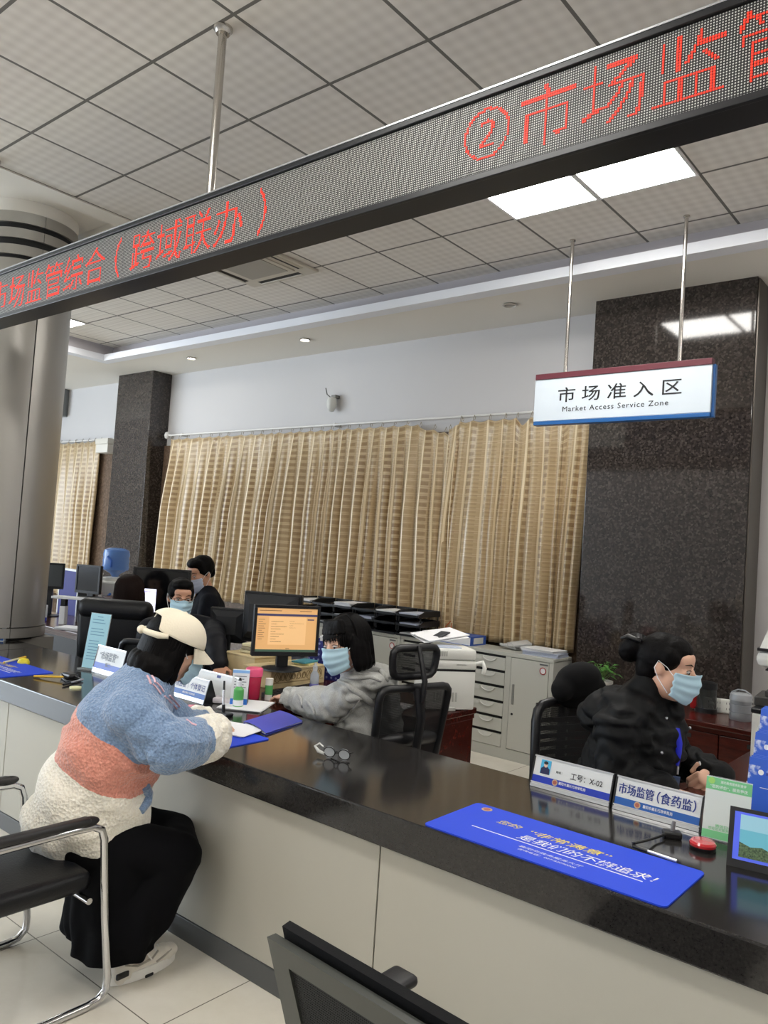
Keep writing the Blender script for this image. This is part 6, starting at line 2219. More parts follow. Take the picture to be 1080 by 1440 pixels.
m_capm = mat('cream_corduroy', (240, 230, 208), 0.85, nz=(160, 0.25))

W = thing('person', 'woman in white cap and blue pink and white fleece jacket leaning over the counter', 'person', (-2.66, 1.45, 0))
W0 = V((-2.66, 1.45, 0))
fw = V((0.52, 0.85, 0)).normalized()
latW = V((fw.y, -fw.x, 0))
pel = at(122, 1150, 2.93)
mid = at(146, 1082, 2.94)
che = at(172, 1016, 2.95)
nkb = at(208, 957, 2.98)
Hc = at(245, 911, 3.02)
Hw = head_matrix(Hc, (0.38, 0.90, -0.36), (0.08, 0.18, 1), 1.03)
spW = [(pel, 0.185, 0.17), (mid, 0.19, 0.165), (che, 0.185, 0.15), (nkb, 0.085, 0.085)]
shR = che.lerp(nkb, 0.40) + latW * 0.145
shL = che.lerp(nkb, 0.40) - latW * 0.145
elR = at(238, 1050, 2.80)
wrR = at(300, 1034, 3.00)
elL = shL + V((0.10, 0.22, -0.16))
wrL = V((-2.72, 2.17, TOPZ + 0.06))
legsW = [(pel + latW * 0.09 + V((0, 0, -0.06)), at(250, 1203, 2.90), V((-2.47, 1.75, 0.10))), (pel - latW * 0.09 + V((0, 0, -0.06)), at(250, 1203, 2.90) - latW * 0.20, V((-2.66, 1.80, 0.10)))]
def rel(root, base):
    for ch in root.children_recursive:
        if ch.parent is root:
            ch.data.transform(Matrix.Translation(-V(base)))
        else:
            ch.data.transform(Matrix.Translation(-V(base)))
        ch.data.update()
hd = (wrR - elR).normalized()
body_mesh(W, Hw, spW, latW, [(shR, elR, wrR), (shL, elL, wrL)],
          [(wrR - hd * 0.035, (hd + V((-0.5, 0.4, -0.05))), (0, 0, 1), -1, 0.6), (wrL, (0.35, 0.6, -0.15), (0, 0, 1), 1, 0.3)], legsW, m_skin)
def segd(p, a, b2):
    ab = b2 - a
    t_ = max(0, min(1, (p - a).dot(ab) / ab.length_squared))
    return (p - (a + ab * t_)).length, t_
# jacket
b = MB()
hemc = at(119, 1158, 2.92)
chain(b, [(hemc, 0.205, 0.225), (hemc.lerp(mid, 0.5), 0.21, 0.215), (mid, 0.20, 0.195), (mid.lerp(che, 0.5), 0.21, 0.195), (che, 0.20, 0.175), (che.lerp(nkb, 0.55), 0.165, 0.14), (nkb, 0.105, 0.10)], latW, 7)
b.cap(nkb, shR, 0.10, 0.098, 20)
b.cap(nkb, shL, 0.10, 0.098, 20)
for s_ in (shR, shL):
    b.cap(che, s_, 0.155, 0.105, 20)
    b.cap(mid.lerp(che, 0.5), s_, 0.15, 0.10, 20)
b.cap(nkb, nkb.lerp(Hc, 0.42), 0.088, 0.082, 24)
sleeve(b, shR, elR, wrR - hd * 0.015, 0.100, 0.094, 0.088)
b.cap(elR, elR.lerp(wrR, 0.5), 0.097, 0.092, 20)
sleeve(b, shL, elL, wrL - (wrL - elL).normalized() * 0.03, 0.098, 0.088, 0.07)
me = remeshed(b, 0.0085, 14)
wrinkle(me, 0.016, 6.5, 3.3, 0.0018)
folds(me, [(elR, wrR, 0.13), (shR, elR, 0.13), (elL, wrL, 0.13)], 0.010, 0.075, 2.0)
axf = (nkb - hemc).normalized()
for v in me.vertices:
    d_ = v.co - hemc
    k_ = d_.dot(axf) / (nkb - hemc).length
    if -0.3 < k_ < 0.62 and segd(v.co, elR, wrR)[0] > 0.13 and segd(v.co, shR, elR)[0] > 0.14:
        s_ = d_.dot(fw) * 0.8 + d_.z * 0.9
        v.co += v.normal * 0.010 * (1 - abs(k_ - 0.2) / 0.6) * math.sin(2 * PI * s_ / 0.15 + 3 * noise.noise(v.co * 3.2))
dye = []
ax = (nkb - hemc)
axl = ax.length
axn = ax.normalized()
for f_ in me.vertices:
    p = f_.co
    best = 0
    onarm = False
    for (s_, e_, w_) in ((shR, elR, wrR), (shL, elL, wrL)):
        d1, t1 = segd(p, s_, e_)
        d2, t2 = segd(p, e_, w_)
        if d1 < 0.118 and (t1 > 0.30 or (p - s_).dot((s_ - che).normalized()) > 0.02):
            onarm = True
            best = 0
        if d2 < 0.115 and t2 > 0.0:
            onarm = True
            best = 2 if t2 > 0.60 else 0
    if not onarm:
        k = (p - hemc).dot(axn) / axl
        lt = abs((p - hemc).dot(latW))
        k += 0.16 * lt / 0.22 * 0.5
        best = 2 if k < 0.40 else 1 if k < 0.705 else 0
    dye.append([1.0 if best == q else 0.0 for q in range(3)])
nb = [[] for _ in me.vertices]
for e_ in me.edges:
    nb[e_.vertices[0]].append(e_.vertices[1])
    nb[e_.vertices[1]].append(e_.vertices[0])
for _ in range(6):
    dye = [[(dye[i][q] + sum(dye[j][q] for j in nb[i])) / (1 + len(nb[i])) for q in range(3)] for i in range(len(dye))]
da = me.color_attributes.new('dye', 'FLOAT_COLOR', 'POINT')
for i, d_ in enumerate(dye):
    da.data[i].color = (d_[0], d_[1], d_[2], 1)
link_mesh('fleece_jacket', me, m_fleece, W, 180)
jk = W.children[-1]
def on_jacket(px_, py_, push=0.0015):
    """point of the jacket surface seen at a spot"""
    tree = BVHTree.FromPolygons([v.co for v in me.vertices], [p.vertices for p in me.polygons])
    h_ = tree.ray_cast(V((0, 0, CAMH)), ray(px_, py_).normalized())
    return None if h_[0] is None else h_[0] + h_[1] * push
m_stripe = mat('pink_ribbon', (232, 190, 200), 0.7)
for pts in (((207, 950), (210, 956), (212, 962)), ((213, 950), (217, 955), (218, 960)), ((215, 962), (221, 969), (226, 976)), ((220, 960), (226, 966), (230, 973)), ((231, 979), (238, 986), (248, 997)), ((238, 978), (244, 984), (252, 994)),
            ((262, 1012), (270, 1018), (276, 1020))):
    q = [on_jacket(*p) for p in pts]
    if all(q):
        MB().tube(q, 0.0045, 6, flat=0.7).build('sleeve_stripe', m_stripe, jk, 60)
q = [on_jacket(*p, 0.0) for p in ((205, 1106), (208, 1116), (206, 1128), (198, 1141))]
if all(q):
    MB().tube(q, [0.016, 0.02, 0.02, 0.014], 10).build('pocket_welt', m_fleece_b, jk, 60)
# long skirt
b = MB()
k1, k2 = legsW[0][1], legsW[1][1]
chain(b, [(pel + V((0, 0, -0.02)), 0.19, 0.15), (pel + fw * 0.12 + V((0, 0, -0.08)), 0.19, 0.12)], latW, 5)
for kk, hp, an in ((k1, legsW[0][0], legsW[0][2]), (k2, legsW[1][0], legsW[1][2])):
    b.cap(hp, kk, 0.115, 0.088, 20)
    b.cap(kk, kk.lerp(an, 0.5) - fw * 0.02, 0.088, 0.105, 20)
    b.cap(kk.lerp(an, 0.5) - fw * 0.02, V((an.x, an.y - 0.03, 0.17)) - fw * 0.03, 0.105, 0.115, 20)
    b.cap(hp.lerp(kk, 0.35), V((an.x, an.y, 0.18)) - fw * 0.095, 0.11, 0.115, 20)
    b.cap(V((an.x, an.y, 0.18)) - fw * 0.095, V((an.x, an.y, 0.10)) - fw * 0.10, 0.115, 0.115, 20)
    b.cap(V((an.x, an.y, 0.17)) - fw * 0.05, V((an.x, an.y, 0.10)) - fw * 0.06, 0.11, 0.115, 20)
b.cap(k1, k2, 0.085, 0.085, 16)
an0 = (legsW[0][2] + legsW[1][2]) / 2
b.cap(V((an0.x, an0.y, 0.3)) - fw * 0.08, V((an0.x, an0.y, 0.2)) - fw * 0.08, 0.15, 0.15, 16)
b.box(V((an0.x, an0.y, 0.5)) - fw * 0.02, (0.0001, 0.0001, 0.0001))
me2 = remeshed(b, 0.010, 6)
for v in me2.vertices:
    # flare and hang in upright folds towards the hem
    dn = max(0.0, min(1.0, (0.42 - v.co.z) / 0.34))
    a_ = math.atan2(v.co.y - an0.y, v.co.x - an0.x)
    n_ = V((math.cos(a_), math.sin(a_), 0))
    v.co += n_ * (0.014 * dn * math.sin(a_ * 11 + 0.7 * math.sin(a_ * 3)))
    if v.co.z < 0.11:
        v.co.z = 0.10 + (v.co.z - 0.11) * 0.10 + 0.006 * math.sin(a_ * 11)
wrinkle(me2, 0.008, 7.0, 9.1)
link_mesh('skirt', me2, m_skirt, W, 180)
# trainers
m_shoe = mat('cream_trainer', (232, 226, 214), 0.5, nz=(150, 0.05))
m_sole = mat('white_sole', (240, 238, 232), 0.5)
def shoe(an, direction, name='shoe'):
    d = V(direction).normalized()
    a = V((d.y, -d.x, 0))
    o0 = V((an.x, an.y, 0)) - d * 0.055
    Rm = Matrix(((a.x, d.x, 0), (a.y, d.y, 0), (0, 0, 1)))
    b = MB()
    for k in range(9):
        f_ = k / 8
        w_ = (0.034, 0.037, 0.036, 0.036, 0.038, 0.042, 0.044, 0.042, 0.032)[k]
        h_ = (0.056, 0.062, 0.062, 0.056, 0.048, 0.042, 0.036, 0.031, 0.024)[k]
        b.ball(o0 + d * (0.02 + 0.22 * f_) + V((0, 0, 0.04)), (w_, 0.03, h_), Rm, 16, 10)
    b.cap(o0 + d * 0.045 + V((0, 0, 0.07)), o0 + d * 0.05 + V((0, 0, 0.115)), 0.042, 0.046)
    up = link_mesh(name, remeshed(b, 0.006, 5), m_shoe, W, 180)
    b = MB()
    pts = []
    n = 36
    for k in range(n):
        t_ = 2 * PI * k / n
        yy = 0.13 + 0.140 * math.sin(t_)
        ww = 0.046 * (1 + 0.10 * math.sin(t_ - 0.3)) * (0.92 + 0.08 * math.cos(2 * t_))
        p = o0 + d * (yy - 0.005) + a * ww * math.cos(t_)
        pts.append((p.x, p.y, 0.002))
    b.prism(pts, (0, 0, 0.034))
    b.build('sole', m_sole, up, 40)
    for q in (-1, 1):
        pn = MB()
        pn.tube([o0 + d * 0.02 + a * q * 0.036 + V((0, 0, 0.075)), o0 + d * 0.07 + a * q * 0.0395 + V((0, 0, 0.055)), o0 + d * 0.13 + a * q * 0.041 + V((0, 0, 0.06)), o0 + d * 0.16 + a * q * 0.034 + V((0, 0, 0.075))], 0.004, 6)
        pn.tube([o0 + d * 0.15 + a * q * 0.043 + V((0, 0, 0.042)), o0 + d * 0.19 + a * q * 0.041 + V((0, 0, 0.052)), o0 + d * 0.225 + a * q * 0.028 + V((0, 0, 0.055))], 0.0035, 6)
        pn.build('side_trim', mat('shoe_grey_trim', (176, 170, 158), 0.5), up, 60)
    MB().box(o0 + d * 0.12 + V((0, 0, 0.006)), (0.097, 0.035, 0.011), rot=(0, 0, math.atan2(d.y, d.x) - PI / 2), bev=0.004).build('arch_insert', m_pblack, up)
    lc = MB()
    for k in range(4):
        c_ = o0 + d * (0.115 + 0.022 * k) + V((0, 0, 0.103 - 0.010 * k))
        lc.tube([c_ - a * 0.026 - V((0, 0, 0.012)), c_ + V((0, 0, 0.004)), c_ + a * 0.026 - V((0, 0, 0.012))], 0.0035, 6)
    lc.tube([c_ - d * 0.07 + V((0, 0, 0.03)), c_ - d * 0.075 + a * 0.04 + V((0, 0, 0.015)), c_ - d * 0.06 + a * 0.052 - V((0, 0, 0.01))], 0.003, 6)
    lc.build('laces', m_sole, up, 60)
    MB().box(o0 + d * 0.012 + a * 0.034 + V((0, 0, 0.042)), (0.012, 0.05, 0.02), rot=(0, 0, math.atan2(d.y, d.x) - PI / 2), bev=0.004).build('heel_patch', m_pblack, up)
shoe(V((-2.475, 1.72, 0)), (-0.03, 1, 0))
shoe(V((-2.66, 1.80, 0)), (-0.05, 1, 0))
# hair: full bob under the cap
b = MB()
sH = 1.03
RnW = Hw.to_3x3() * (1 / sH)
b.ball(Hw @ V((0, -0.018, 0.028)), (0.087 * sH, 0.104 * sH, 0.092 * sH), RnW)
for k in range(11):
    a_ = PI * (0.02 + 0.96 * k / 10)
    cx, cy = 0.078 * math.cos(a_), -0.005 - 0.088 * math.sin(a_)
    b.ball(Hw @ V((cx, cy, -0.035)), (0.026 * sH, 0.030 * sH, 0.075 * sH), RnW)
    b.ball(Hw @ V((cx * 1.10, cy * 1.12 - 0.008, -0.085)), (0.030 * sH, 0.032 * sH, 0.045 * sH), RnW)
b.ball(Hw @ V((0, -0.095, -0.105)), (0.075 * sH, 0.035 * sH, 0.035 * sH), RnW)
for q in (-1, 1):
    b.ball(Hw @ V((q * 0.078, 0.012, -0.05)), (0.013 * sH, 0.022 * sH, 0.075 * sH), RnW)
    b.ball(Hw @ V((q * 0.078, 0.018, -0.095)), (0.012 * sH, 0.018 * sH, 0.04 * sH), RnW)
me3 = remeshed(b, 0.006, 4)
wrinkle(me3, 0.003, 22, 1.7)
me3 = join_meshes(me3, strands(Hw, 1.03, -0.22, PI + 0.22, -0.125, 130, 0.094, 0.106, 31, 0.022))
link_mesh('hair', me3, m_hair, W, 180)
# cap
b = MB()
def dome(u, v):
    a_ = 2 * PI * u
    k_ = max(0.0, min(1.0, (-math.cos(a_) - 0.70) / 0.16))
    e0 = 0.52 * math.sin(k_ * PI / 2)
    e_ = e0 + (PI / 2 - e0) * v
    r_ = max(0.0, math.cos(e_)) ** 0.82
    xx, yy = 0.096 * r_ * math.sin(a_), -0.014 + 0.117 * r_ * math.cos(a_)
    zz = 0.030 + 0.098 * math.sin(e_)
    yb_ = math.cos(a_)
    zz += 0.004 - 0.012 * (1 - v) * (yb_ if yb_ < 0 else 0.3 * yb_)
    return Hw @ V((xx, yy, zz))
b.grid(dome, 64, 16, 0.004)
b.ball(Hw @ V((0, -0.014, 0.131)), 0.009)
cp = b.build('cap', m_capm, W, 180)
b = MB()
def brim(u, v):
    a_ = (u - 0.5) * 2 * 0.95
    xx, y0_ = 0.095 * math.sin(a_), -0.014 + 0.115 * math.cos(a_)
    yy = y0_ + 0.064 * v * math.cos(a_ * 1.45) ** 0.7
    xx *= 1 - 0.06 * v
    zz = 0.034 - 0.034 * v - 0.022 * (math.sin(a_) / 0.81) ** 2 * (0.25 + 0.9 * v)
    return Hw @ V((xx, yy, zz))
b.grid(brim, 28, 10, 0.006)
b.build('brim', m_capm, cp, 50)
b = MB()
b.tube([Hw @ V((-0.088, -0.060, 0.040)), Hw @ V((-0.076, -0.092, 0.030)), Hw @ V((-0.04, -0.124, 0.024)), Hw @ V((0.0, -0.134, 0.022)), Hw @ V((0.04, -0.124, 0.022)), Hw @ V((0.076, -0.092, 0.026)), Hw @ V((0.088, -0.060, 0.036))], [0.010, 0.012, 0.011, 0.012, 0.011, 0.012, 0.010], 10)
b.ball(Hw @ V((0.004, -0.142, 0.021)), 0.016)
b.build('back_strap', m_capm, cp, 60)
eyes(W, Hw, (0, 1, -1), 0.004)
mask_part(W, Hw, None, 0.98)
rel(W, W0)

# ------------------------------------------------------------------ 2 woman in the grey hoodie
def knit(name, rgb, dark, sc=260):
    m, t = new_mat(name)
    co = t.coord()
    t.link(t.ramp(t.noise(sc, 4, co, 0.7), [(0.35, lin(dark)), (0.65, lin(rgb))]), t.p.inputs['Base Color'])
    t.p.inputs['Roughness'].default_value = 0.9
    t.p.inputs['Sheen Weight'].default_value = 0.2
    t.bump(t.noise(sc * 1.4, 3, co), 0.25, 0.004)
    return m
m_hood = knit('grey_marl_knit', (188, 188, 184), (158, 158, 154))
G = thing('person', 'woman in grey hoodie and blue mask typing at the lit monitor', 'person', (-2.50, 3.02, 0))
G0 = V((-2.50, 3.02, 0))
fwG = V((-0.97, -0.12, 0)).normalized()
latG = V((fwG.y, -fwG.x, 0))
HcG = at(486, 906, 3.74)
HG = head_matrix(HcG, (-0.12, -0.98, -0.14), (-0.14, 0, 1), 1.12)
nkG = at(512, 951, 3.84)
cheG = at(516, 1000, 3.93)
pelG = V((cheG.x + 0.06, cheG.y + 0.0, 0.55))
spG = [(pelG, 0.17, 0.13), (pelG.lerp(cheG, 0.55), 0.17, 0.125), (cheG, 0.175, 0.13), (nkG, 0.07, 0.07)]
shGl = at(494, 972, 3.74)
elGl = at(462, 1004, 3.80)
wrGl = at(404, 984, 4.06)
shGr = cheG.lerp(nkG, 0.55) + V((-0.02, 0.17, 0.0))
elGr = at(470, 985, 4.25)
wrGr = at(432, 976, 4.32)
elGl.z = max(elGl.z, TOPZ + 0.055)
wrGl.z = max(wrGl.z, DZ + 0.055)
legsG = [(pelG + latG * s_ * 0.09, pelG + latG * s_ * 0.10 + fwG * 0.40 + V((0, 0, -0.02)), pelG + latG * s_ * 0.10 + fwG * 0.42 + V((0, 0, -0.46))) for s_ in (-1, 1)]
hdG = (wrGl - elGl).normalized()
body_mesh(G, HG, spG, latG, [(shGl, elGl, wrGl), (shGr, elGr, wrGr)],
          [(wrGl + hdG * 0.0, hdG + V((-0.1, 0.1, -0.1)), (0, 0, 1), 1, 0.42), (wrGr, (-0.8, -0.1, -0.1), (0, 0, 1), -1, 0.4)], legsG, m_skin)
b = MB()
chain(b, [(pelG + V((0, 0, -0.03)), 0.19, 0.16), (pelG.lerp(cheG, 0.5), 0.20, 0.165), (cheG, 0.205, 0.155), (cheG.lerp(nkG, 0.6), 0.165, 0.12), (nkG, 0.10, 0.09)], latG, 7)
sleeve(b, shGl, elGl, wrGl - hdG * 0.03, 0.080, 0.080, 0.058)
b.cap(elGl, elGl.lerp(wrGl, 0.6), 0.082, 0.074)
sleeve(b, shGr, elGr, wrGr + V((0.05, 0, 0)), 0.082, 0.07, 0.055)
# hood lying on the back
b.cap(nkG, shGl, 0.085, 0.080, 20)
b.cap(nkG, shGr, 0.085, 0.078, 20)
for k in range(13):
    a_ = -0.25 * PI + 1.5 * PI * k / 12
    c_ = nkG - fwG * 0.03 + latG * 0.105 * math.cos(a_) - fwG * 0.085 * math.sin(a_) + V((0, 0, 0.012 - 0.022 * math.sin(a_)))
    b.ball(c_, (0.048, 0.048, 0.042))
b.ball(at(520, 948, 3.90), (0.075, 0.10, 0.055))
b.ball(at(530, 962, 3.92), (0.060, 0.085, 0.060))
b.ball(at(526, 980, 3.92), (0.045, 0.06, 0.05))
meG = remeshed(b, 0.008, 6)
wrinkle(meG, 0.017, 8.0, 5.5)
folds(meG, [(elGl, wrGl, 0.12), (shGl, elGl, 0.12), (pelG, nkG, 0.24)], 0.010, 0.07, 4.0, 0.5)
hoodie = link_mesh('hoodie', meG, m_hood, G, 180)
tG = BVHTree.FromPolygons([v.co for v in meG.vertices], [p.vertices for p in meG.polygons])
def rolls(tree, path, r, name, m, par, n=14):
    pts = []
    for k in range(n + 1):
        f_ = k / n * (len(path) - 1)
        i = min(int(f_), len(path) - 2)
        g = f_ - i
        x_, y_ = path[i][0] * (1 - g) + path[i + 1][0] * g, path[i][1] * (1 - g) + path[i + 1][1] * g
        h_ = tree.ray_cast(V((0, 0, CAMH)), ray(x_, y_).normalized())
        if h_[0] is not None:
            if pts and (h_[0] - pts[-1]).length > 0.08:
                continue
            pts.append(h_[0] + h_[1] * r * 0.15)
    if len(pts) > 3:
        rr_ = [r * (0.35 + 0.65 * math.sin(PI * min(1, max(0, (k + 0.6) / len(pts))))) for k in range(len(pts))]
        MB().tube(pts, rr_, 10).build(name, m, par, 180)
for pa_, r_ in ((((470, 955), (486, 962), (505, 975), (525, 990), (541, 988), (547, 975)), 0.016), (((486, 944), (503, 940), (520, 938), (536, 944), (545, 958)), 0.016),
                (((480, 952), (500, 953), (520, 952), (536, 958)), 0.012), (((430, 985), (440, 995), (443, 1005)), 0.010), (((418, 975), (424, 985), (425, 995)), 0.009),
                (((505, 985), (490, 1005), (470, 1020)), 0.008)):
    rolls(tG, pa_, r_, 'hood_fold', m_hood, hoodie)
b = MB()
for k in range(2):
    p = nkG + fwG * 0.075 + latG * (0.05 - 0.1 * k)
    b.tube([p + V((0, 0, 0.0)), p + fwG * 0.05 + V((0, 0, -0.06)), p + fwG * 0.06 + V((0, 0, -0.14))], 0.004, 6)
b.build('drawstrings', m_hood, hoodie, 60)
b = MB()
chain(b, [(pelG + V((0, 0, -0.05)), 0.18, 0.14), (pelG + V((0, 0, 0.03)), 0.18, 0.14)], latG, 3)
for hp, kn, an in legsG:
    b.cap(hp, kn, 0.09, 0.066)
    b.cap(kn, an, 0.066, 0.055)
link_mesh('trousers', remeshed(b, 0.012, 5), mat('dark_trousers', (28, 29, 34), 0.8), G, 180)
# bob with fringe
sG = 1.12
RnG = HG.to_3x3() * (1 / sG)
b = MB()
b.ball(HG @ V((0, -0.020, 0.034)), (0.090 * sG, 0.106 * sG, 0.094 * sG), RnG)
for k in range(13):
    a_ = PI * (-0.06 + 1.12 * k / 12)
    cx, cy = 0.080 * math.cos(a_), -0.004 - 0.088 * math.sin(a_)
    b.ball(HG @ V((cx, cy, -0.03)), (0.024 * sG, 0.028 * sG, 0.08 * sG), RnG)
    b.ball(HG @ V((cx * 1.04, cy * 1.04, -0.070)), (0.022 * sG, 0.026 * sG, 0.045 * sG), RnG)
for k in range(9):
    u_ = (k - 4) / 4
    b.cap(HG @ V((u_ * 0.045, 0.052, 0.10)), HG @ V((u_ * 0.068, 0.088 - 0.03 * u_ * u_, 0.058)), 0.017 * sG, 0.008 * sG, 10)
me4 = remeshed(b, 0.0055, 3)
wrinkle(me4, 0.0025, 26, 4.4)
me4 = join_meshes(me4, strands(HG, 1.12, -0.22, PI + 0.22, -0.098, 110, 0.092, 0.108, 41, 0.012))
hG = link_mesh('hair', me4, m_hair, G, 180)
b = MB()
R = rnd(21)
for k in range(26):
    u_ = (k - 12.5) / 12.5
    L_ = R.uniform(0.004, 0.020) if abs(u_) < 0.62 else R.uniform(0.03, 0.05)
    yy = 0.096 - 0.042 * u_ * u_
    b.tube([HG @ V((u_ * 0.062, yy - 0.02, 0.075)), HG @ V((u_ * 0.070, yy + 0.002, 0.045)), HG @ V((u_ * 0.074 + R.uniform(-0.005, 0.005), yy + 0.003, 0.038 - L_))], [0.005, 0.0042, 0.0012], 6, flat=0.6)
b.build('fringe', m_hair, hG, 60)
eyes(G, HG, (0, 1, -0.8), 0.0052)
mask_part(G, HG)
rel(G, G0)

# ------------------------------------------------------------------ 3 woman in the black coat
m_coat = mat('black_coat', (7, 8, 10), 0.65, spec=0.22, nz=(300, 0.08))
B = thing('person', 'woman in black coat with hair bun and pale mask writing at her desk', 'person', (-1.20, 3.12, 0))
B0 = V((-1.20, 3.12, 0))
fwB = V((0.95, 0.30, 0)).normalized()
latB = V((fwB.y, -fwB.x, 0))
HcB = at(938, 938, 3.06)
HB = head_matrix(HcB, (0.99, 0.06, -0.14), (-0.10, 0.04, 1), 1.06)
nkB = at(900, 990, 3.10)
cheB = at(897, 1040, 3.13)
pelB = V((cheB.x - 0.10, cheB.y - 0.02, 0.56))
spB = [(pelB, 0.17, 0.13), (pelB.lerp(cheB, 0.55), 0.17, 0.125), (cheB, 0.175, 0.13), (nkB, 0.07, 0.07)]
shBr = at(868, 1022, 2.98)
elBr = at(868, 1092, 2.93)
wrBr = at(955, 1112, 2.93)
elBr.y = max(elBr.y, 2.84)
wrBr = V((-0.97, 2.90, DZ + 0.06))
shBl = cheB.lerp(nkB, 0.5) - latB * 0.17
wrBl = at(1012, 1090, 3.12)
elBl = at(955, 1072, 3.33)
legsB = [(pelB + latB * s_ * 0.09, pelB + latB * s_ * 0.10 + fwB * 0.40 + V((0, 0, -0.01)), pelB + latB * s_ * 0.10 + fwB * 0.42 + V((0, 0, -0.46))) for s_ in (-1, 1)]
body_mesh(B, HB, spB, latB, [(shBr, elBr, wrBr), (shBl, elBl, wrBl)],
          [(wrBr, (0.9, 0.1, -0.1), (0, 0, 1), 1, 0.5), (wrBl, (-0.45, -0.75, -0.2), (0.5, -0.5, 0.7), 1, 0.95, 1.08)], legsB, m_skin)
b = MB()
chain(b, [(pelB + V((0, 0, -0.04)), 0.21, 0.19), (pelB.lerp(cheB, 0.5), 0.215, 0.185), (cheB, 0.215, 0.175), (cheB.lerp(nkB, 0.55), 0.185, 0.14), (nkB, 0.12, 0.11)], latB, 7)
sleeve(b, shBr, elBr, wrBr - V((0.03, 0, 0)), 0.086, 0.084, 0.066)
b.cap(nkB, shBr, 0.095, 0.088, 20)
b.cap(nkB, shBl, 0.095, 0.088, 20)
hdB = (wrBl - elBl).normalized()
sleeve(b, shBl, elBl, wrBl - hdB * 0.005, 0.090, 0.08, 0.058)
# hood and stand collar
for k in range(13):
    a_ = -0.2 * PI + 1.4 * PI * k / 12
    c_ = nkB - fwB * 0.04 + latB * 0.12 * math.cos(a_) - fwB * 0.085 * math.sin(a_) + V((0, 0, 0.0))
    b.ball(c_, (0.052, 0.052, 0.045))
b.ball(nkB - fwB * 0.13 + V((0, 0, -0.06)), (0.11, 0.12, 0.08))
b.cap(nkB + fwB * 0.02, nkB + V((0, 0, 0.055)) + fwB * 0.02, 0.088, 0.080, 20)
b.cap(cheB + fwB * 0.13 + V((0, 0, 0.03)) - latB * 0.06, nkB + fwB * 0.11 - latB * 0.03 + V((0, 0, -0.01)), 0.06, 0.05)
meB = remeshed(b, 0.008, 9)
wrinkle(meB, 0.020, 8.5, 7.7)
folds(meB, [(elBr, wrBr, 0.12), (shBr, elBr, 0.125), (elBl, wrBl, 0.12), (pelB, nkB, 0.26)], 0.011, 0.075, 6.0, 0.5)
coat = link_mesh('coat', meB, m_coat, B, 180)
# lanyard with badge
m_lany = mat('royal_blue_ribbon', (24, 36, 196), 0.5)
tB = BVHTree.FromPolygons([v.co for v in meB.vertices], [p.vertices for p in meB.polygons])
def on_coat(px_, py_, push=0.004):
    h_ = tB.ray_cast(V((0, 0, CAMH)), ray(px_, py_).normalized())
    return None if h_[0] is None else h_[0] + h_[1] * push
q = [on_coat(*p) for p in ((952, 1025), (954, 1045), (953, 1060), (951, 1076))]
if all(q):
    MB().tube(q, [0.008, 0.013, 0.012, 0.007], 8, flat=0.5).build('lanyard', m_lany, coat, 60)
    e = q[-1] + V((0.006, -0.012, 0))
    MB().tube([e, e + V((0, 0, -0.03))], 0.004, 8).build('clip', m_silver, coat, 60)
    MB().box(e + V((-0.006, -0.004, -0.065)), (0.034, 0.008, 0.055), rot=(0, 0.12, 0.7), bev=0.006).build('badge', mat('badge_navy', (44, 60, 92), 0.3), coat)
q = [on_coat(*p, 0.003) for p in ((936, 1010), (969, 1024), (930, 1058))]
for k_ in q:
    if k_:
        MB().ball(k_, 0.006).build('snap_button', m_silver, coat, 60)
b = MB()
chain(b, [(pelB + V((0, 0, -0.05)), 0.18, 0.14), (pelB + V((0, 0, 0.02)), 0.18, 0.14)], latB, 3)
for hp, kn, an in legsB:
    b.cap(hp, kn, 0.092, 0.068)
    b.cap(kn, an, 0.068, 0.055)
link_mesh('trousers', remeshed(b, 0.012, 5), mat('dark_trousers', (28, 29, 34), 0.8), B, 180)
# swept-back hair and bun
sB = 1.06
RnB = HB.to_3x3() * (1 / sB)
b = MB()
b.ball(HB @ V((0, -0.022, 0.034)), (0.080 * sB, 0.096 * sB, 0.089 * sB), RnB)
b.ball(HB @ V((0, 0.016, 0.062)), (0.068 * sB, 0.066 * sB, 0.058 * sB), RnB)
b.ball(HB @ V((0, -0.060, -0.02)), (0.064 * sB, 0.052 * sB, 0.062 * sB), RnB)
for q in (-1, 1):
    b.ball(HB @ V((q * 0.060, 0.010, 0.040)), (0.022 * sB, 0.045 * sB, 0.040 * sB), RnB)
b.ball(HB @ V((0, -0.125, 0.046)), (0.056 * sB, 0.048 * sB, 0.052 * sB), RnB)
b.ball(HB @ V((0, -0.145, 0.024)), (0.050 * sB, 0.042 * sB, 0.048 * sB), RnB)
me5 = remeshed(b, 0.0055, 4)
wrinkle(me5, 0.003, 30, 2.2)
hB = link_mesh('hair', me5, m_hair, B, 180)
b = MB()
b.tube([HB @ V((0.05, -0.105, 0.075)), HB @ V((0.02, -0.12, 0.086)), HB @ V((-0.03, -0.115, 0.083))], [0.012, 0.016, 0.010], 8, flat=0.7)
b.tube([HB @ V((0.045, -0.10, 0.07)), HB @ V((0.055, -0.145, 0.078)), HB @ V((0.05, -0.17, 0.064))], [0.012, 0.016, 0.008], 8, flat=0.7)
b.build('hair_bow', m_pblack, hB, 60)
eyes(B, HB, (0, 1, -0.5), 0.0050)
mask_part(B, HB)
rel(B, B0)
pen('pen', wrBl + V((-0.02, -0.055, -0.045)), wrBl + V((-0.075, -0.02, 0.04)), 0.004, 'white pen held in the fist of the woman in black', m_white, m_white)

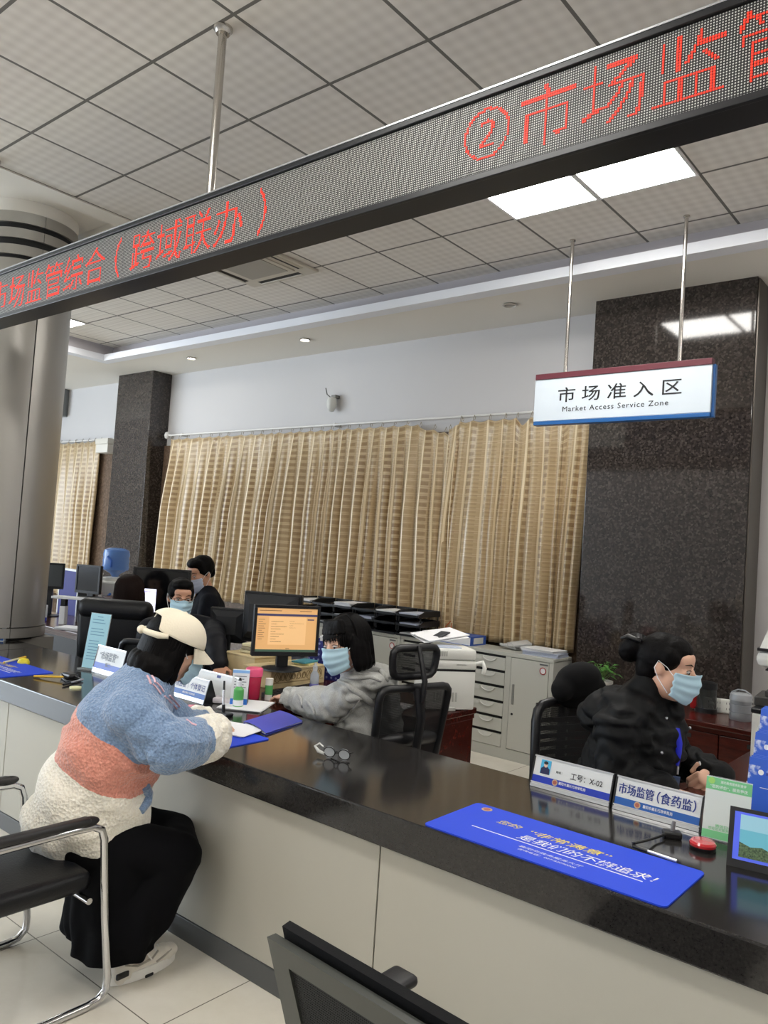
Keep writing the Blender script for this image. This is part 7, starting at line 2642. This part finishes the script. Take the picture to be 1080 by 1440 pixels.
# ------------------------------------------------------------------ the three people further back
def small_person(label, base, Hc_, fwd, up, s, body_f, skin, jacket_m, hair_fn, neck_down=0.16, width=0.20, seated=True, hands=(), arms=None, tilt=0.03):
    P_ = thing('person', label, 'person', base)
    H_ = head_matrix(Hc_, fwd, up, s)
    bf = V(body_f).normalized()
    lt = V((bf.y, -bf.x, 0))
    nk = Hc_ - bf * tilt + V((0, 0, -neck_down))
    ch = nk - bf * 0.02 + V((0, 0, -0.16))
    pl_ = V((ch.x - bf.x * 0.03, ch.y - bf.y * 0.03, 0.56 if seated else 0.92 * (Hc_.z / 1.62)))
    sp = [(pl_, 0.16, 0.12), (pl_.lerp(ch, 0.55), 0.165, 0.12), (ch, width * 0.9, 0.125), (nk, 0.07, 0.065)]
    A = arms or [(ch.lerp(nk, 0.5) + lt * q * width, ch + lt * q * (width + 0.04) + V((0, 0, -0.16)) + bf * 0.05, ch + lt * q * 0.14 + bf * 0.30 + V((0, 0, -0.20))) for q in (1, -1)]
    if seated:
        lg = [(pl_ + lt * q * 0.09, pl_ + lt * q * 0.1 + bf * 0.40, pl_ + lt * q * 0.1 + bf * 0.42 + V((0, 0, -0.47))) for q in (-1, 1)]
    else:
        lg = [(pl_ + lt * q * 0.09, pl_ + lt * q * 0.1 + V((0, 0, -pl_.z * 0.47)), V((pl_.x, pl_.y, 0.06)) + lt * q * 0.1) for q in (-1, 1)]
    hs = list(hands)
    body_mesh(P_, H_, sp, lt, A, hs, lg, skin, 0.009)
    b = MB()
    chain(b, [(pl_ + V((0, 0, -0.03)), 0.19, 0.15), (pl_.lerp(ch, 0.5), 0.195, 0.15), (ch, width, 0.15), (ch.lerp(nk, 0.6), width * 0.82, 0.11), (nk + V((0, 0, -0.01)), 0.085, 0.08)], lt, 7)
    for (sh, el, wr) in A:
        b.cap(nk.lerp(V(sh), 0.35), sh, 0.075, 0.08)
        sleeve(b, sh, el, V(wr).lerp(V(el), 0.12), 0.082, 0.07, 0.055)
    mj = remeshed(b, 0.010, 5)
    wrinkle(mj, 0.010, 8, Hc_.x)
    link_mesh('jacket', mj, jacket_m, P_, 180)
    b = MB()
    for hp, kn, an in lg:
        b.cap(hp, kn, 0.09, 0.066)
        b.cap(kn, an, 0.066, 0.055)
    link_mesh('trousers', remeshed(b, 0.013, 4), mat('dark_trousers', (28, 29, 34), 0.8), P_, 180)
    Rn = H_.to_3x3() * (1 / s)
    b = MB()
    hair_fn(b, H_, Rn, s)
    mh = remeshed(b, 0.007, 3)
    wrinkle(mh, 0.004, 26, 3.0)
    return P_, H_, sp, lt, mh
def short_hair(b, H_, Rn, s):
    b.ball(H_ @ V((0, -0.020, 0.044)), (0.082 * s, 0.098 * s, 0.086 * s), Rn)
    b.ball(H_ @ V((0, 0.030, 0.088)), (0.068 * s, 0.062 * s, 0.038 * s), Rn)
    for q in (-1, 1):
        b.ball(H_ @ V((q * 0.066, -0.01, 0.03)), (0.016 * s, 0.05 * s, 0.05 * s), Rn)
    b.ball(H_ @ V((0, -0.07, -0.01)), (0.06 * s, 0.035 * s, 0.05 * s), Rn)
def long_hair(b, H_, Rn, s):
    b.ball(H_ @ V((0, -0.016, 0.036)), (0.092 * s, 0.106 * s, 0.094 * s), Rn)
    for k in range(11):
        a_ = PI * (0.02 + 0.96 * k / 10)
        cx, cy = 0.085 * math.cos(a_), -0.004 - 0.088 * math.sin(a_)
        b.ball(H_ @ V((cx, cy, -0.05)), (0.028 * s, 0.03 * s, 0.10 * s), Rn)
        b.ball(H_ @ V((cx * 1.12, cy * 1.1, -0.14)), (0.030 * s, 0.03 * s, 0.10 * s), Rn)

# man with glasses
hM = at(254, 841, 5.30)
wrM = at(309, 938, 4.88)
wrM.z = max(wrM.z, DZ + 0.05)
shMl = hM + V((0.17, 0.16, -0.20))
elM = at(303, 905, 4.98)
bfM = V((0.80, -0.60, 0))
ltM = V((bfM.y, -bfM.x, 0))
m_navyj = mat('dark_navy_jacket', (11, 12, 19), 0.6, spec=0.25)
P_, H_, sp, lt, mh = small_person('man in glasses and blue mask facing the counter behind the white cap', (hM.x, hM.y, 0), hM, (0.90, -0.42, -0.08), (0.05, 0, 1), 1.06, bfM, m_skin2, m_navyj, short_hair,
    arms=[(shMl, elM, wrM), (hM + V((-0.12, -0.14, -0.22)), hM + V((-0.10, -0.18, -0.42)), hM + V((0.06, -0.10, -0.56)))],
    hands=[(wrM, (0.55, -0.45, -0.35), (0.3, -0.5, 0.8), -1, 0.85, 1.08)])
link_mesh('hair', mh, m_hair, P_, 180)
eyes(P_, H_, (0, 1, -0.6), 0.005)
mask_part(P_, H_)
g = MB()
for q in (-1, 1):
    g.tube([H_ @ V((q * 0.033 + 0.024 * math.cos(2 * PI * k / 16), 0.102 - 0.006 * abs(math.cos(2 * PI * k / 16)), 0.004 + 0.016 * math.sin(2 * PI * k / 16))) for k in range(16)], 0.0016, 6, True)
    g.tube([H_ @ V((q * 0.057, 0.094, 0.01)), H_ @ V((q * 0.076, 0.06, 0.012)), H_ @ V((q * 0.080, -0.01, 0.012))], 0.0015, 6)
g.tube([H_ @ V((-0.009, 0.104, 0.008)), H_ @ V((0.009, 0.104, 0.008))], 0.0015, 6)
g.build('glasses', mat('brown_glasses_frame', (70, 46, 34), 0.3, 0.3), P_, 60)
rel(P_, (hM.x, hM.y, 0))

# man in the dark suit
hS = at(283, 806, 6.7)
bfS = V((-0.55, -0.83, 0))
P_, H_, sp, lt, mh = small_person('man in dark suit with mask pulled low, looking down before the curtain', (hS.x, hS.y, 0), hS, (0.0, -0.95, -0.36), (-0.0, -0.1, 1), 1.17, bfS, m_skin2, mat('navy_suit', (8, 10, 20), 0.8, spec=0.2), short_hair,
    neck_down=0.15, width=0.215, tilt=0.06)
link_mesh('hair', mh, m_hair, P_, 180)
eyes(P_, H_, (0, 1, -1), 0.0035)
mask_part(P_, Matrix.Translation((0, 0, -0.012)) @ H_, mat('pale_lilac_mask', (206, 214, 236), 0.6))
chS, nkS = V(sp[2][0]), V(sp[3][0])
bfS = bfS.normalized()
b = MB()
b.prism([nkS + bfS * 0.085 + lt * 0.06 + V((0, 0, 0.01)), nkS + bfS * 0.085 - lt * 0.06 + V((0, 0, 0.01)), chS + bfS * 0.168 + V((0, 0, -0.02))], bfS * 0.006)
b.build('shirt_front', mat('white_shirt', (222, 228, 242), 0.6), P_)
b = MB()
b.tube([nkS + bfS * 0.10 + V((0, 0, 0.0)), nkS.lerp(chS, 0.5) + bfS * 0.15, chS + bfS * 0.178 + V((0, 0, -0.02))], [0.014, 0.016, 0.022], 8, flat=0.4)
b.build('tie', mat('lavender_tie', (92, 104, 190), 0.5), P_, 60)
b = MB()
for q in (-1, 1):
    b.cap(nkS + lt * q * 0.07 + V((0, 0, 0.01)), nkS + bfS * 0.09 + lt * q * 0.02, 0.018, 0.012, 10)
b.build('collar', mat('white_shirt', (222, 228, 242), 0.6), P_, 60)
rel(P_, (hS.x, hS.y, 0))

# woman seen from behind
hK = at(183, 833, 5.85)
bfK = V((-0.60, 0.80, 0))
P_, H_, sp, lt, mh = small_person('woman with dark brown hair seen from behind, sitting beyond the executive chair', (hK.x, hK.y, 0), hK, (-0.60, 0.80, 0.0), (0, 0, 1), 1.06, bfK, m_skin, mat('charcoal_coat', (16, 17, 20), 0.8), long_hair, width=0.21)
mh = join_meshes(mh, strands(H_, 1.06, -0.15, PI + 0.15, -0.20, 90, 0.098, 0.112, 51, 0.02))
link_mesh('hair', mh, m_hairb, P_, 180)
rel(P_, (hK.x, hK.y, 0))
